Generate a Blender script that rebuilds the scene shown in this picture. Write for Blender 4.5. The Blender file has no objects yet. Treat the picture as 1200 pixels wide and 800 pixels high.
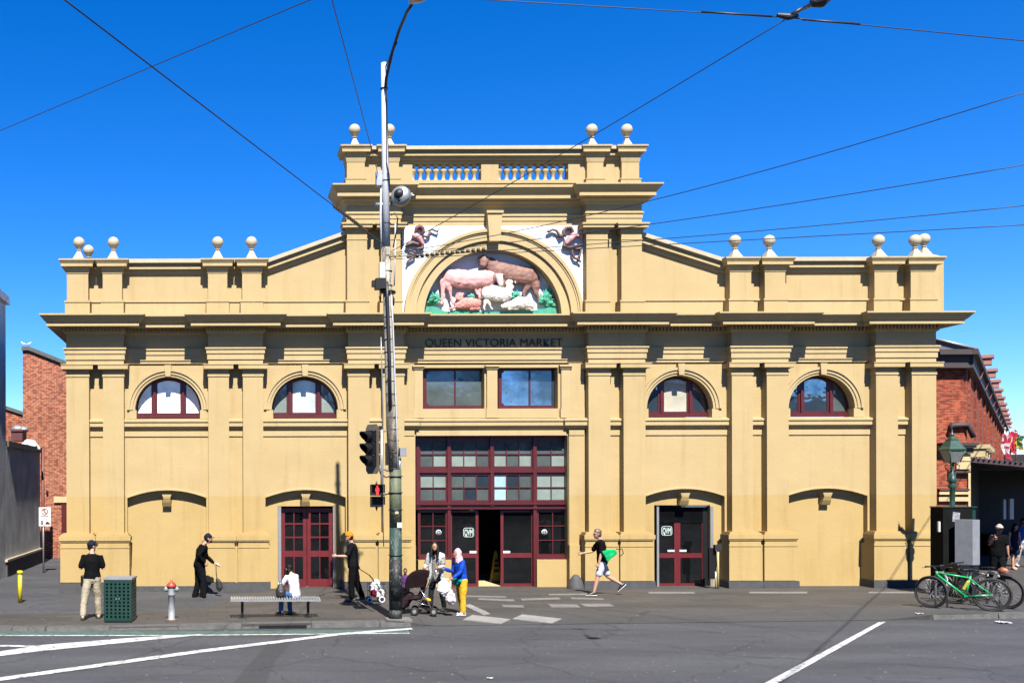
import bpy, bmesh, math, random
from mathutils import Vector, Matrix, noise, Euler
random.seed(7)
R = math.radians
PI = math.pi
SC = bpy.context.scene
COL = SC.collection

# ------------------------------------------------------------------ camera, sky, sun, exposure
D, F, XC, YH, HC = 30.0, 1200.0, 265.0, 570.0, 3.0
ROLL = 0.0028
cd = bpy.data.cameras.new("camera"); cam = bpy.data.objects.new("camera", cd); COL.objects.link(cam)
cd.sensor_width = 36; cd.lens = 36.0 * F / 1200.0
cd.shift_x = (600 - XC) / 1200.0; cd.shift_y = (YH - 400) / 1200.0
cd.clip_start = 0.1; cd.clip_end = 5000
cam.matrix_world = Matrix.Translation((0, -D, HC)) @ Matrix.Rotation(PI / 2, 4, 'X') @ Matrix.Rotation(-ROLL, 4, 'Z')
SC.camera = cam

SUN_EL, SUN_AZ = R(51.5), R(2.4)          # azimuth: degrees to the right of straight behind the camera
wd = bpy.data.worlds.new("World"); SC.world = wd; wd.use_nodes = True
wn, wl = wd.node_tree.nodes, wd.node_tree.links
bg = wn['Background']
sky = wn.new('ShaderNodeTexSky'); sky.sky_type = 'NISHITA'; sky.sun_disc = False
sky.sun_elevation = SUN_EL; sky.sun_rotation = PI - SUN_AZ
sky.altitude = 0; sky.air_density = 0.8; sky.dust_density = 0.0; sky.ozone_density = 8.0
hs = wn.new('ShaderNodeHueSaturation'); hs.inputs['Saturation'].default_value = 1.27; hs.inputs['Hue'].default_value = 0.510
wl.new(sky.outputs[0], hs.inputs['Color']); wl.new(hs.outputs[0], bg.inputs[0])
bg.inputs[1].default_value = 0.070
sl = bpy.data.lights.new("sun", 'SUN'); sl.energy = 5.0; sl.angle = R(0.5); sl.color = (1.0, 0.955, 0.88)
sun = bpy.data.objects.new("sun", sl); COL.objects.link(sun)
sdir = Vector((math.sin(SUN_AZ) * math.cos(SUN_EL), -math.cos(SUN_AZ) * math.cos(SUN_EL), math.sin(SUN_EL)))
sun.rotation_euler = sdir.to_track_quat('Z', 'Y').to_euler(); sun.location = (0, -20, 40)
SC.view_settings.view_transform = 'Standard'; SC.view_settings.look = 'None'
SC.view_settings.exposure = 1.62; SC.view_settings.gamma = 1.0; SC.view_settings.use_curve_mapping = False

# ------------------------------------------------------------------ photo pixel -> place
def unroll(px, py):
    return px + ROLL * (YH - py), py + ROLL * (px - XC)
def W(px, py, Y=0.0):
    px, py = unroll(px, py); s = F / (D + Y)
    return Vector(((px - XC) / s, Y, HC + (YH - py) / s))
def X(px, Y=0.0): return (px - XC) * (D + Y) / F
def H(py, Y=0.0, px=XC): return HC + (YH - (py + ROLL * (px - XC))) * (D + Y) / F
def sm(t): t = max(0, min(1, t)); return t * t * (3 - 2 * t)
def kerbY(x): return -7.8 + (x + 3.0) * 0.075
def ground(x, y):
    """height of the footpath surface"""
    g = -0.33 * sm((2.5 - x) / 6.0) * (0.12 + 0.88 * sm((y + 6.5) / 5.5))
    k = kerbY(x)
    ramp = sm((x - 3.6) / 1.2) * sm((16.6 - x) / 1.6)
    g -= 0.105 * ramp * sm(1 - (y - k) / 1.5)
    return g
def G(px, py):
    """point where the view ray through a photo pixel meets the ground"""
    px, py = unroll(px, py)
    g = 0.0
    for i in range(12):
        z = (HC - g) * F / (py - YH); x = (px - XC) * z / F; y = z - D
        g = ground(x, y) if y > kerbY(x) and x > -5.5 else -0.11
    return Vector((x, y, g))

# ------------------------------------------------------------------ object helpers
MW = {}
def link(o): COL.objects.link(o); return o
def thing(name, label, cat, loc=(0, 0, 0), rz=0.0, group=None, scale=1.0):
    o = link(bpy.data.objects.new(name, None)); o.empty_display_size = 0.3
    o.location = loc; o.rotation_euler = (0, 0, rz); o.scale = (scale,) * 3
    o['label'] = label; o['category'] = cat
    if group: o['group'] = group
    MW[o] = Matrix.LocRotScale(Vector(loc), Euler((0, 0, rz)), Vector((scale,) * 3))
    return o
def tag(o, label, cat, group=None):
    o['label'] = label; o['category'] = cat
    if group: o['group'] = group
    return o
def done(name, bm, mats, parent=None, world=True, smooth=False, kind=None, label=None):
    """link a bmesh as ONE mesh object; world=True: coordinates are world ones and are taken into the parent's frame"""
    if parent is not None and world:
        bm.transform(MW[parent].inverted())
    me = bpy.data.meshes.new(name); bmesh.ops.recalc_face_normals(bm, faces=bm.faces)
    if smooth:
        for f in bm.faces: f.smooth = True
    bm.to_mesh(me); bm.free()
    for m in (mats if isinstance(mats, (list, tuple)) else [mats]): me.materials.append(m)
    o = link(bpy.data.objects.new(name, me))
    if parent is not None:
        o.parent = parent; MW[o] = MW[parent]
    else: MW[o] = Matrix.Identity(4)
    if kind: o['kind'] = kind
    if label: o['label'] = label
    return o
def struct(name, bm, m, **k): return done(name, bm, m, None, kind='structure', **k)
def copy_tree(o, parent=None):
    c = o.copy(); link(c); MW[c] = MW.get(o, Matrix.Identity(4))
    if parent is not None: c.parent = parent
    for ch in list(o.children): copy_tree(ch, c)
    return c
def BM(): return bmesh.new()
def box(bm, x0, x1, y0, y1, z0, z1, mi=0, M=None):
    vs = [Vector((x, y, z)) for z in (z0, z1) for y in (y0, y1) for x in (x0, x1)]
    if M is not None: vs = [M @ v for v in vs]
    v = [bm.verts.new(p) for p in vs]
    for q in ((0, 2, 3, 1), (4, 5, 7, 6), (0, 1, 5, 4), (2, 6, 7, 3), (0, 4, 6, 2), (1, 3, 7, 5)):
        f = bm.faces.new([v[i] for i in q]); f.material_index = mi
    return v
def taper_box(bm, c0, sx0, sy0, z0, sx1, sy1, z1, mi=0):
    x, y = c0; v = []
    for (sx, sy, z) in ((sx0, sy0, z0), (sx1, sy1, z1)):
        for (a, b) in ((-1, -1), (1, -1), (1, 1), (-1, 1)): v.append(bm.verts.new((x + a * sx, y + b * sy, z)))
    for q in ((3, 2, 1, 0), (4, 5, 6, 7), (0, 1, 5, 4), (1, 2, 6, 5), (2, 3, 7, 6), (3, 0, 4, 7)):
        f = bm.faces.new([v[i] for i in q]); f.material_index = mi
def plate(bm, loops, y0, y1, mi=0, M=None):
    """flat polygon with holes in the XZ plane, thickness y0..y1"""
    es = []
    for lp in loops:
        vs = [bm.verts.new((x, y0, z)) for x, z in lp]
        es += [bm.edges.new((vs[i], vs[(i + 1) % len(vs)])) for i in range(len(vs))]
    r = bmesh.ops.triangle_fill(bm, edges=es, use_beauty=True, use_dissolve=False)
    fs = [g for g in r['geom'] if isinstance(g, bmesh.types.BMFace)]
    for f in fs: f.material_index = mi
    e = bmesh.ops.extrude_face_region(bm, geom=fs)
    nv = [g for g in e['geom'] if isinstance(g, bmesh.types.BMVert)]
    for v in nv: v.co.y += (y1 - y0)
    for f in bm.faces:
        if not f.is_valid: continue
    if mi:
        vset = set(nv)
        for v in nv:
            for f in v.link_faces: f.material_index = mi
    if M is not None:
        allv = set(nv)
        for v in nv:
            for ed in v.link_edges: allv.add(ed.other_vert(v))
        for v in allv: v.co = M @ v.co
def rect(x0, x1, z0, z1): return [(x0, z0), (x1, z0), (x1, z1), (x0, z1)]
def arc(cx, cz, r, a0, a1, n=28, rz=None):
    rz = rz or r
    return [(cx + r * math.cos(a0 + (a1 - a0) * i / n), cz + rz * math.sin(a0 + (a1 - a0) * i / n)) for i in range(n + 1)]
def tube(bm, pts, r, n=8, mi=0, caps=True, r1=None):
    pts = [Vector(p) for p in pts]; rings = []
    for i, p in enumerate(pts):
        d = (pts[min(i + 1, len(pts) - 1)] - pts[max(i - 1, 0)])
        if d.length < 1e-9: d = Vector((0, 0, 1))
        d.normalize()
        u = d.cross(Vector((0, 0, 1)) if abs(d.z) < 0.95 else Vector((0, 1, 0))).normalized(); v = d.cross(u)
        rr = r if r1 is None else r + (r1 - r) * i / (len(pts) - 1)
        if isinstance(r, (list, tuple)): rr = r[i]
        rings.append([bm.verts.new(p + (u * math.cos(2 * PI * k / n) + v * math.sin(2 * PI * k / n)) * rr) for k in range(n)])
    for a, b in zip(rings, rings[1:]):
        for k in range(n):
            f = bm.faces.new((a[k], a[(k + 1) % n], b[(k + 1) % n], b[k])); f.material_index = mi; f.smooth = True
    if caps:
        f = bm.faces.new(rings[0]); f.material_index = mi
        f = bm.faces.new(rings[-1]); f.material_index = mi
def lathe(bm, prof, c=(0, 0, 0), n=16, mi=0, M=None, smooth=True):
    c = Vector(c); rings = []
    for r, z in prof:
        ring = []
        for k in range(n):
            p = Vector((max(r, 1e-4) * math.cos(2 * PI * k / n), max(r, 1e-4) * math.sin(2 * PI * k / n), z))
            if M is not None: p = M @ p
            ring.append(bm.verts.new(p + c))
        rings.append(ring)
    for a, b in zip(rings, rings[1:]):
        for k in range(n):
            f = bm.faces.new((a[k], a[(k + 1) % n], b[(k + 1) % n], b[k])); f.material_index = mi; f.smooth = smooth
    for rg in (rings[0], rings[-1]):
        f = bm.faces.new(rg); f.material_index = mi
def ball(bm, c, r, mi=0, n=12, sc=(1, 1, 1)):
    M = Matrix.Translation(Vector(c)) @ Matrix.Diagonal(Vector((r * sc[0], r * sc[1], r * sc[2], 1)))
    g = bmesh.ops.create_uvsphere(bm, u_segments=n, v_segments=max(6, n * 2 // 3), radius=1, matrix=M)
    for v in g['verts']:
        for f in v.link_faces: f.smooth = True; f.material_index = mi
def torus(bm, c, Rr, r, ax, n=36, m=8, mi=0):
    q = Vector(ax).normalized().to_track_quat('Z', 'Y').to_matrix()
    vs = [[bm.verts.new(Vector(c) + q @ Vector(((Rr + r * math.cos(b)) * math.cos(a), (Rr + r * math.cos(b)) * math.sin(a), r * math.sin(b))))
           for b in [2 * PI * j / m for j in range(m)]] for a in [2 * PI * i / n for i in range(n)]]
    for i in range(n):
        for j in range(m):
            f = bm.faces.new((vs[i][j], vs[(i + 1) % n][j], vs[(i + 1) % n][(j + 1) % m], vs[i][(j + 1) % m])); f.smooth = True; f.material_index = mi
def sweep(bm, path, prof, closed_prof=True, mi=0):
    """moulding: profile of (outward, z) swept along a plan path; outward is to the right of travel"""
    n = len(path); rings = []
    def nrm(a, b):
        d = Vector((b[0] - a[0], b[1] - a[1])); d.normalize(); return Vector((d.y, -d.x))
    for i, p in enumerate(path):
        if i == 0: m = nrm(path[0], path[1])
        elif i == n - 1: m = nrm(path[-2], path[-1])
        else:
            a, b = nrm(path[i - 1], p), nrm(p, path[i + 1]); m = (a + b) / (1 + a.dot(b))
        rings.append([bm.verts.new((p[0] + m.x * o, p[1] + m.y * o, z)) for o, z in prof])
    k = len(prof)
    for a, b in zip(rings, rings[1:]):
        for j in range(k if closed_prof else k - 1):
            f = bm.faces.new((a[j], b[j], b[(j + 1) % k], a[(j + 1) % k])); f.material_index = mi
    bm.faces.new(rings[0]); bm.faces.new(list(reversed(rings[-1])))
def text_mesh(txt, size, depth, loc, name, mat, parent, align='CENTER', offset=0.0, width=None):
    cu = bpy.data.curves.new(name, 'FONT'); cu.body = txt; cu.size = size; cu.extrude = depth; cu.align_x = align; cu.offset = offset
    tmp = bpy.data.objects.new(name, cu); link(tmp)
    dg = bpy.context.evaluated_depsgraph_get()
    me = bpy.data.meshes.new_from_object(tmp.evaluated_get(dg)); bpy.data.objects.remove(tmp)
    bm = bmesh.new(); bm.from_mesh(me); bpy.data.meshes.remove(me)
    if width:
        xs = [v.co.x for v in bm.verts]; k = width / (max(xs) - min(xs))
        for v in bm.verts: v.co.x *= k
    bm.transform(Matrix.Translation(Vector(loc)) @ Matrix.Rotation(PI / 2, 4, 'X'))
    return done(name, bm, mat, parent)

# ------------------------------------------------------------------ materials
K_ = 0.61                                          # one albedo scale that goes with the exposure
def kc(c): return tuple(v * K_ for v in c[:3])
def mat(name, col, rough=0.7, var=0.12, scale=3.0, bump=0.0, bscale=40.0, metal=0.0, spec=0.5, fine=0.0, emit=None, estr=0.0, alpha=None, coat=0.0):
    m = bpy.data.materials.new(name); m.use_nodes = True
    n, l = m.node_tree.nodes, m.node_tree.links; b = n['Principled BSDF']
    b.inputs['Roughness'].default_value = rough; b.inputs['Metallic'].default_value = metal
    b.inputs['Specular IOR Level'].default_value = spec; b.inputs['Coat Weight'].default_value = coat
    ge = n.new('ShaderNodeNewGeometry')
    no = n.new('ShaderNodeTexNoise'); no.inputs['Scale'].default_value = scale; no.inputs['Detail'].default_value = 6; no.inputs['Roughness'].default_value = 0.6
    l.new(ge.outputs['Position'], no.inputs['Vector'])
    mr = n.new('ShaderNodeMapRange'); mr.inputs[1].default_value = 0.3; mr.inputs[2].default_value = 0.7
    mr.inputs[3].default_value = 1 - var; mr.inputs[4].default_value = 1 + var
    l.new(no.outputs['Fac'], mr.inputs[0])
    vm = n.new('ShaderNodeVectorMath'); vm.operation = 'SCALE'; vm.inputs[0].default_value = kc(col)
    l.new(mr.outputs[0], vm.inputs['Scale']); l.new(vm.outputs[0], b.inputs['Base Color'])
    if bump:
        n2 = n.new('ShaderNodeTexNoise'); n2.inputs['Scale'].default_value = bscale; n2.inputs['Detail'].default_value = 5
        l.new(ge.outputs['Position'], n2.inputs['Vector'])
        bp = n.new('ShaderNodeBump'); bp.inputs['Strength'].default_value = bump; bp.inputs['Distance'].default_value = 0.02
        l.new(n2.outputs['Fac'], bp.inputs['Height']); l.new(bp.outputs[0], b.inputs['Normal'])
    if emit: b.inputs['Emission Color'].default_value = (*emit, 1); b.inputs['Emission Strength'].default_value = estr
    return m
def mixrgb(n, l, fac, a, b, mode='MIX'):
    x = n.new('ShaderNodeMix'); x.data_type = 'RGBA'; x.blend_type = mode
    for s, v in ((x.inputs[0], fac), (x.inputs[6], a), (x.inputs[7], b)):
        if hasattr(v, 'node'): l.new(v, s)
        elif isinstance(v, (int, float)): s.default_value = v
        else: s.default_value = (*v[:3], 1)
    return x.outputs[2]
def noise_node(n, l, vec, scale, detail=5, rough=0.6, lo=0.35, hi=0.65, stretch=None):
    no = n.new('ShaderNodeTexNoise'); no.inputs['Scale'].default_value = scale; no.inputs['Detail'].default_value = detail; no.inputs['Roughness'].default_value = rough
    if stretch:
        mp = n.new('ShaderNodeMapping'); mp.inputs['Scale'].default_value = stretch; l.new(vec, mp.inputs[0]); vec = mp.outputs[0]
    l.new(vec, no.inputs['Vector'])
    mr = n.new('ShaderNodeMapRange'); mr.inputs[1].default_value = lo; mr.inputs[2].default_value = hi; l.new(no.outputs['Fac'], mr.inputs[0])
    return mr.outputs[0]
def stucco(name, upper, lower, split=2.72):
    m = bpy.data.materials.new(name); m.use_nodes = True; n, l = m.node_tree.nodes, m.node_tree.links; b = n['Principled BSDF']
    b.inputs['Roughness'].default_value = 0.75; b.inputs['Specular IOR Level'].default_value = 0.25
    ge = n.new('ShaderNodeNewGeometry'); P = ge.outputs['Position']
    sp = n.new('ShaderNodeSeparateXYZ'); l.new(P, sp.inputs[0])
    gt = n.new('ShaderNodeMath'); gt.operation = 'GREATER_THAN'; gt.inputs[1].default_value = split; l.new(sp.outputs['Z'], gt.inputs[0])
    c = mixrgb(n, l, gt.outputs[0], kc(lower), kc(upper))
    blot = noise_node(n, l, P, 0.7, 4)
    c = mixrgb(n, l, blot, c, mixrgb(n, l, 1.0, c, (0.94, 0.93, 0.90), 'MULTIPLY'))
    st = noise_node(n, l, P, 1.6, 6, 0.65, 0.52, 0.78, (2.2, 2.2, 0.16))
    c = mixrgb(n, l, st, c, mixrgb(n, l, 1.0, c, (0.85, 0.82, 0.77), 'MULTIPLY'))
    sp2 = noise_node(n, l, P, 5.0, 8, 0.75, 0.70, 0.76)
    c = mixrgb(n, l, sp2, c, mixrgb(n, l, 1.0, c, (0.8, 0.76, 0.70), 'MULTIPLY'))
    l.new(c, b.inputs['Base Color'])
    n2 = n.new('ShaderNodeTexNoise'); n2.inputs['Scale'].default_value = 28; n2.inputs['Detail'].default_value = 6; l.new(P, n2.inputs['Vector'])
    n3 = n.new('ShaderNodeTexNoise'); n3.inputs['Scale'].default_value = 1.3; n3.inputs['Detail'].default_value = 3; l.new(P, n3.inputs['Vector'])
    ad = n.new('ShaderNodeMath'); ad.operation = 'MULTIPLY_ADD'; ad.inputs[1].default_value = 4.0; l.new(n3.outputs['Fac'], ad.inputs[0]); l.new(n2.outputs['Fac'], ad.inputs[2])
    bp = n.new('ShaderNodeBump'); bp.inputs['Strength'].default_value = 0.35; bp.inputs['Distance'].default_value = 0.012
    l.new(ad.outputs[0], bp.inputs['Height']); l.new(bp.outputs[0], b.inputs['Normal'])
    return m
def brickmat(name, c1, c2, mortar, bw=0.235, bh=0.086, ms=0.012):
    m = bpy.data.materials.new(name); m.use_nodes = True; n, l = m.node_tree.nodes, m.node_tree.links; b = n['Principled BSDF']
    b.inputs['Roughness'].default_value = 0.85; b.inputs['Specular IOR Level'].default_value = 0.2
    tc = n.new('ShaderNodeTexCoord'); sp = n.new('ShaderNodeSeparateXYZ'); l.new(tc.outputs['Object'], sp.inputs[0])
    a = n.new('ShaderNodeMath'); a.operation = 'ADD'; l.new(sp.outputs['X'], a.inputs[0]); l.new(sp.outputs['Y'], a.inputs[1])
    cb = n.new('ShaderNodeCombineXYZ'); l.new(a.outputs[0], cb.inputs[0]); l.new(sp.outputs['Z'], cb.inputs[1])
    br = n.new('ShaderNodeTexBrick'); l.new(cb.outputs[0], br.inputs['Vector'])
    br.inputs['Scale'].default_value = 1; br.inputs['Brick Width'].default_value = bw; br.inputs['Row Height'].default_value = bh
    br.inputs['Mortar Size'].default_value = ms; br.inputs['Mortar Smooth'].default_value = 0.2; br.inputs['Bias'].default_value = -0.1
    br.inputs['Color1'].default_value = (*kc(c1), 1); br.inputs['Color2'].default_value = (*kc(c2), 1); br.inputs['Mortar'].default_value = (*kc(mortar), 1)
    ge = n.new('ShaderNodeNewGeometry')
    big = noise_node(n, l, ge.outputs['Position'], 0.8, 5)
    c = mixrgb(n, l, big, br.outputs['Color'], mixrgb(n, l, 1.0, br.outputs['Color'], (0.72, 0.70, 0.72), 'MULTIPLY'))
    cell = noise_node(n, l, tc.outputs['Object'], 1.0, 0, 0.5, 0.45, 0.6, (4.3, 4.3, 11.6))
    c = mixrgb(n, l, cell, c, mixrgb(n, l, 1.0, c, (0.6, 0.5, 0.5), 'MULTIPLY'))
    l.new(c, b.inputs['Base Color'])
    bp = n.new('ShaderNodeBump'); bp.inputs['Strength'].default_value = 0.8; bp.inputs['Distance'].default_value = 0.01; bp.invert = True
    l.new(br.outputs['Fac'], bp.inputs['Height']); l.new(bp.outputs[0], b.inputs['Normal'])
    return m
def asphalt(name, c, c2, patch=0.5, grain=60, tiles=None):
    m = bpy.data.materials.new(name); m.use_nodes = True; n, l = m.node_tree.nodes, m.node_tree.links; b = n['Principled BSDF']
    b.inputs['Roughness'].default_value = 0.8; b.inputs['Specular IOR Level'].default_value = 0.3
    ge = n.new('ShaderNodeNewGeometry'); P = ge.outputs['Position']
    f = noise_node(n, l, P, 0.45, 5, 0.6, 0.35, 0.65, (0.5, 1.6, 1))
    col = mixrgb(n, l, f, kc(c), kc(c2))
    g = noise_node(n, l, P, grain, 3, 0.7, 0.3, 0.7)
    col = mixrgb(n, l, g, mixrgb(n, l, 1.0, col, (0.72, 0.72, 0.72), 'MULTIPLY'), mixrgb(n, l, 1.0, col, (1.3, 1.3, 1.3), 'MULTIPLY'))
    g2 = noise_node(n, l, P, 9, 6, 0.75, 0.35, 0.7)
    col = mixrgb(n, l, g2, mixrgb(n, l, 1.0, col, (0.86, 0.86, 0.86), 'MULTIPLY'), mixrgb(n, l, 1.0, col, (1.15, 1.15, 1.13), 'MULTIPLY'))
    s = noise_node(n, l, P, 1.7, 7, 0.7, 0.62, 0.7)
    col = mixrgb(n, l, s, col, mixrgb(n, l, 1.0, col, (0.7, 0.7, 0.72), 'MULTIPLY'))
    wh = noise_node(n, l, P, 13, 2, 0.4, 0.755, 0.775)
    col = mixrgb(n, l, wh, col, (0.22, 0.21, 0.19))
    # cracks
    vo = n.new('ShaderNodeTexVoronoi'); vo.feature = 'DISTANCE_TO_EDGE'; vo.inputs['Scale'].default_value = 0.32
    wob = n.new('ShaderNodeTexNoise'); wob.inputs['Scale'].default_value = 1.2; wob.inputs['Detail'].default_value = 6; l.new(P, wob.inputs['Vector'])
    mm = n.new('ShaderNodeVectorMath'); mm.operation = 'MULTIPLY_ADD'; mm.inputs[1].default_value = (0.9, 0.9, 0); l.new(wob.outputs['Color'], mm.inputs[0]); l.new(P, mm.inputs[2])
    l.new(mm.outputs[0], vo.inputs['Vector'])
    cr = n.new('ShaderNodeMapRange'); cr.inputs[1].default_value = 0.0; cr.inputs[2].default_value = 0.012; cr.inputs[3].default_value = 0.55; cr.inputs[4].default_value = 0.0
    l.new(vo.outputs['Distance'], cr.inputs[0])
    if tiles:
        sp = n.new('ShaderNodeSeparateXYZ'); l.new(P, sp.inputs[0]); cb = n.new('ShaderNodeCombineXYZ'); l.new(sp.outputs['X'], cb.inputs[0]); l.new(sp.outputs['Y'], cb.inputs[1])
        br = n.new('ShaderNodeTexBrick'); l.new(cb.outputs[0], br.inputs['Vector']); br.inputs['Scale'].default_value = 1
        br.inputs['Brick Width'].default_value = tiles[0]; br.inputs['Row Height'].default_value = tiles[1]; br.inputs['Mortar Size'].default_value = 0.012
        br.inputs['Color1'].default_value = (0.88, 0.88, 0.88, 1); br.inputs['Color2'].default_value = (1.12, 1.1, 1.08, 1); br.inputs['Mortar'].default_value = (0.6, 0.6, 0.6, 1)
        col = mixrgb(n, l, 1.0, col, br.outputs['Color'], 'MULTIPLY')
    else:
        col = mixrgb(n, l, cr.outputs[0], col, (0.012, 0.012, 0.013))
    l.new(col, b.inputs['Base Color'])
    n2 = n.new('ShaderNodeTexNoise'); n2.inputs['Scale'].default_value = grain * 1.5; n2.inputs['Detail'].default_value = 3; l.new(P, n2.inputs['Vector'])
    bp = n.new('ShaderNodeBump'); bp.inputs['Strength'].default_value = 0.5; bp.inputs['Distance'].default_value = 0.008
    l.new(n2.outputs['Fac'], bp.inputs['Height']); l.new(bp.outputs[0], b.inputs['Normal'])
    return m
def worn_paint(name, col, under, wear=0.5):
    col, under = kc(col), kc(under)
    m = bpy.data.materials.new(name); m.use_nodes = True; n, l = m.node_tree.nodes, m.node_tree.links; b = n['Principled BSDF']
    b.inputs['Roughness'].default_value = 0.7
    ge = n.new('ShaderNodeNewGeometry'); P = ge.outputs['Position']
    f = noise_node(n, l, P, 7, 8, 0.8, wear, wear + 0.12)
    c2 = mixrgb(n, l, noise_node(n, l, P, 2, 4), col, tuple(c * 0.8 for c in col))
    l.new(mixrgb(n, l, f, c2, under), b.inputs['Base Color'])
    return m
def glass(name, tint, refl=0.12, diff=None, rough=0.03, wob=0.15):
    """pane: dark or painted back with a mirror-like face"""
    m = bpy.data.materials.new(name); m.use_nodes = True; n, l = m.node_tree.nodes, m.node_tree.links
    b = n['Principled BSDF']; b.inputs['Roughness'].default_value = 0.5 if diff else 0.06; b.inputs['Specular IOR Level'].default_value = 0.2
    ge = n.new('ShaderNodeNewGeometry'); P = ge.outputs['Position']
    v = noise_node(n, l, P, 2.2, 5, 0.6, 0.3, 0.7)
    l.new(mixrgb(n, l, v, tuple(c * 0.75 for c in tint), tuple(c * 1.2 for c in tint)), b.inputs['Base Color'])
    gl = n.new('ShaderNodeBsdfGlossy'); gl.inputs['Roughness'].default_value = rough; gl.inputs['Color'].default_value = (0.9, 0.95, 1, 1)
    no = n.new('ShaderNodeTexNoise'); no.inputs['Scale'].default_value = 2.5; l.new(P, no.inputs['Vector'])
    bp = n.new('ShaderNodeBump'); bp.inputs['Strength'].default_value = wob; bp.inputs['Distance'].default_value = 0.03; l.new(no.outputs['Fac'], bp.inputs['Height']); l.new(bp.outputs[0], gl.inputs['Normal'])
    mx = n.new('ShaderNodeMixShader')
    rv = n.new('ShaderNodeMapRange'); rv.inputs[3].default_value = refl * .3; rv.inputs[4].default_value = refl * 1.1; l.new(noise_node(n, l, P, 1.1, 4, .6, .38, .62), rv.inputs[0]); l.new(rv.outputs[0], mx.inputs[0])
    l.new(b.outputs[0], mx.inputs[1]); l.new(gl.outputs[0], mx.inputs[2]); l.new(mx.outputs[0], n['Material Output'].inputs[0])
    return m
YEL = (0.70, 0.50, 0.205)
M_wall = stucco('painted_stucco', (0.490, 0.366, 0.180), (0.475, 0.338, 0.138))
M_trim = stucco('painted_trim', (0.505, 0.384, 0.196), (0.475, 0.338, 0.138))
M_cope = mat('pale_coping', (0.50, 0.42, 0.29), 0.8, 0.1, 4, 0.3)
M_blue = mat('bluestone', (0.058, 0.058, 0.06), 0.8, 0.25, 5, 0.6, 30)
M_kerb = mat('kerb_bluestone', (0.085, 0.085, 0.08), 0.8, 0.3, 6, 0.7, 25)
M_road = asphalt('road_asphalt', (0.048, 0.050, 0.056), (0.074, 0.076, 0.084))
M_path = asphalt('footpath_asphalt', (0.054, 0.049, 0.044), (0.078, 0.071, 0.064), grain=90, tiles=(0.9, 0.6))
M_apron = asphalt('apron_asphalt', (0.055, 0.054, 0.053), (0.072, 0.070, 0.068), grain=90)
M_patch = asphalt('patched_asphalt', (0.040, 0.041, 0.044), (0.054, 0.055, 0.059))
M_white = worn_paint('white_road_paint', (0.62, 0.62, 0.60), (0.09, 0.09, 0.09), 0.5)
M_green_lane = worn_paint('green_road_paint', (0.07, 0.16, 0.12), (0.06, 0.065, 0.065), 0.46)
M_slab = worn_paint('pale_slab', (0.20, 0.195, 0.185), (0.10, 0.095, 0.09), 0.5)
M_maroon = mat('maroon_paint', (0.088, 0.0105, 0.012), 0.38, 0.15, 5, 0.1, 60)
M_maroon_d = mat('red_door_paint', (0.135, 0.0135, 0.0165), 0.38, 0.15, 5, 0.1, 60)
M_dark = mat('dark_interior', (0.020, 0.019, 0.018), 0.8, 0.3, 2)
M_white_panel = mat('white_relief_ground', (0.70, 0.76, 0.80), 0.8, 0.04, 3, 0.1)
M_glass = glass('dark_glass', (0.003, 0.0034, 0.0038), 0.018)
M_glass_g = glass('grey_glass', (0.055, 0.068, 0.066), 0.10)
M_glass_b = glass('sky_glass', (0.02, 0.03, 0.04), 0.34)
M_glass_w = glass('white_backed_glass', (0.80, 0.82, 0.80), 0.08, True)
M_glass_s = glass('pale_blue_glass', (0.22, 0.33, 0.38), 0.08, True)
M_glass_r = glass('ribbed_glass', (0.34, 0.38, 0.37), 0.08, True)
M_glass_n = glass('beige_backed_glass', (0.30, 0.28, 0.22), 0.08, True)
M_glass_p = glass('pale_green_glass', (0.15, 0.185, 0.165), 0.10, True)
M_brickL = brickmat('orange_brick', (0.52, 0.135, 0.052), (0.42, 0.10, 0.042), (0.50, 0.38, 0.28), 0.23, 0.088, 0.011)
M_brickR = brickmat('red_brick', (0.46, 0.095, 0.042), (0.34, 0.066, 0.034), (0.38, 0.17, 0.10))
M_grey = mat('grey_render', (0.80, 0.79, 0.77), 0.85, 0.28, 1.2, 0.4, 12)
M_steel = mat('galvanised_steel', (0.42, 0.43, 0.44), 0.45, 0.1, 8, 0, 0, 0.6)
M_black = mat('black_paint', (0.007, 0.007, 0.008), 0.5, 0.2, 5, spec=.3)
M_rubber = mat('black_rubber', (0.010, 0.010, 0.010), 0.75, 0.2, 5)
M_darkmetal = mat('dark_metal', (0.05, 0.05, 0.055), 0.45, 0.15, 5, 0, 0, 0.5)
M_wire = mat('wire', (0.03, 0.035, 0.05), 0.5, 0.1, 5, 0, 0, 0.3)
M_chrome = mat('chrome', (0.6, 0.6, 0.6), 0.25, 0.05, 5, 0, 0, 0.9)
M_cream = mat('cream_stone', (0.55, 0.43, 0.22), 0.8, 0.12, 3, 0.2)
M_tin = mat('purple_brown_tin', (0.075, 0.045, 0.055), 0.6, 0.3, 6)
M_signwhite = mat('sign_white', (0.75, 0.76, 0.76), 0.5, 0.03, 3)

# ================================================================== GROUND
bm = BM(); S = 3000
box(bm, -S, S, -S, S, -0.9, -0.135); struct('ground', bm, M_road)
bm = BM()                                           # road sheet, finer, with the lane and side street
gx = [-S, -200, -60] + [-40 + i * 4 for i in range(24)] + [120, S]
box(bm, -600, 600, -400, 600, -0.13, -0.11); struct('road', bm, M_road)
def sheet(name, poly, m, dz=0.0, z=None, thick=0.0, step=None, parent=None):
    """a thin sheet over the ground inside a plan polygon (no subdivision: flat road)"""
    bm = BM(); vs = [bm.verts.new((p[0], p[1], (z if z is not None else -0.11) + dz)) for p in poly]
    bm.faces.new(vs); bmesh.ops.triangulate(bm, faces=bm.faces)
    return done(name, bm, m, parent, kind='structure')
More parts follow.
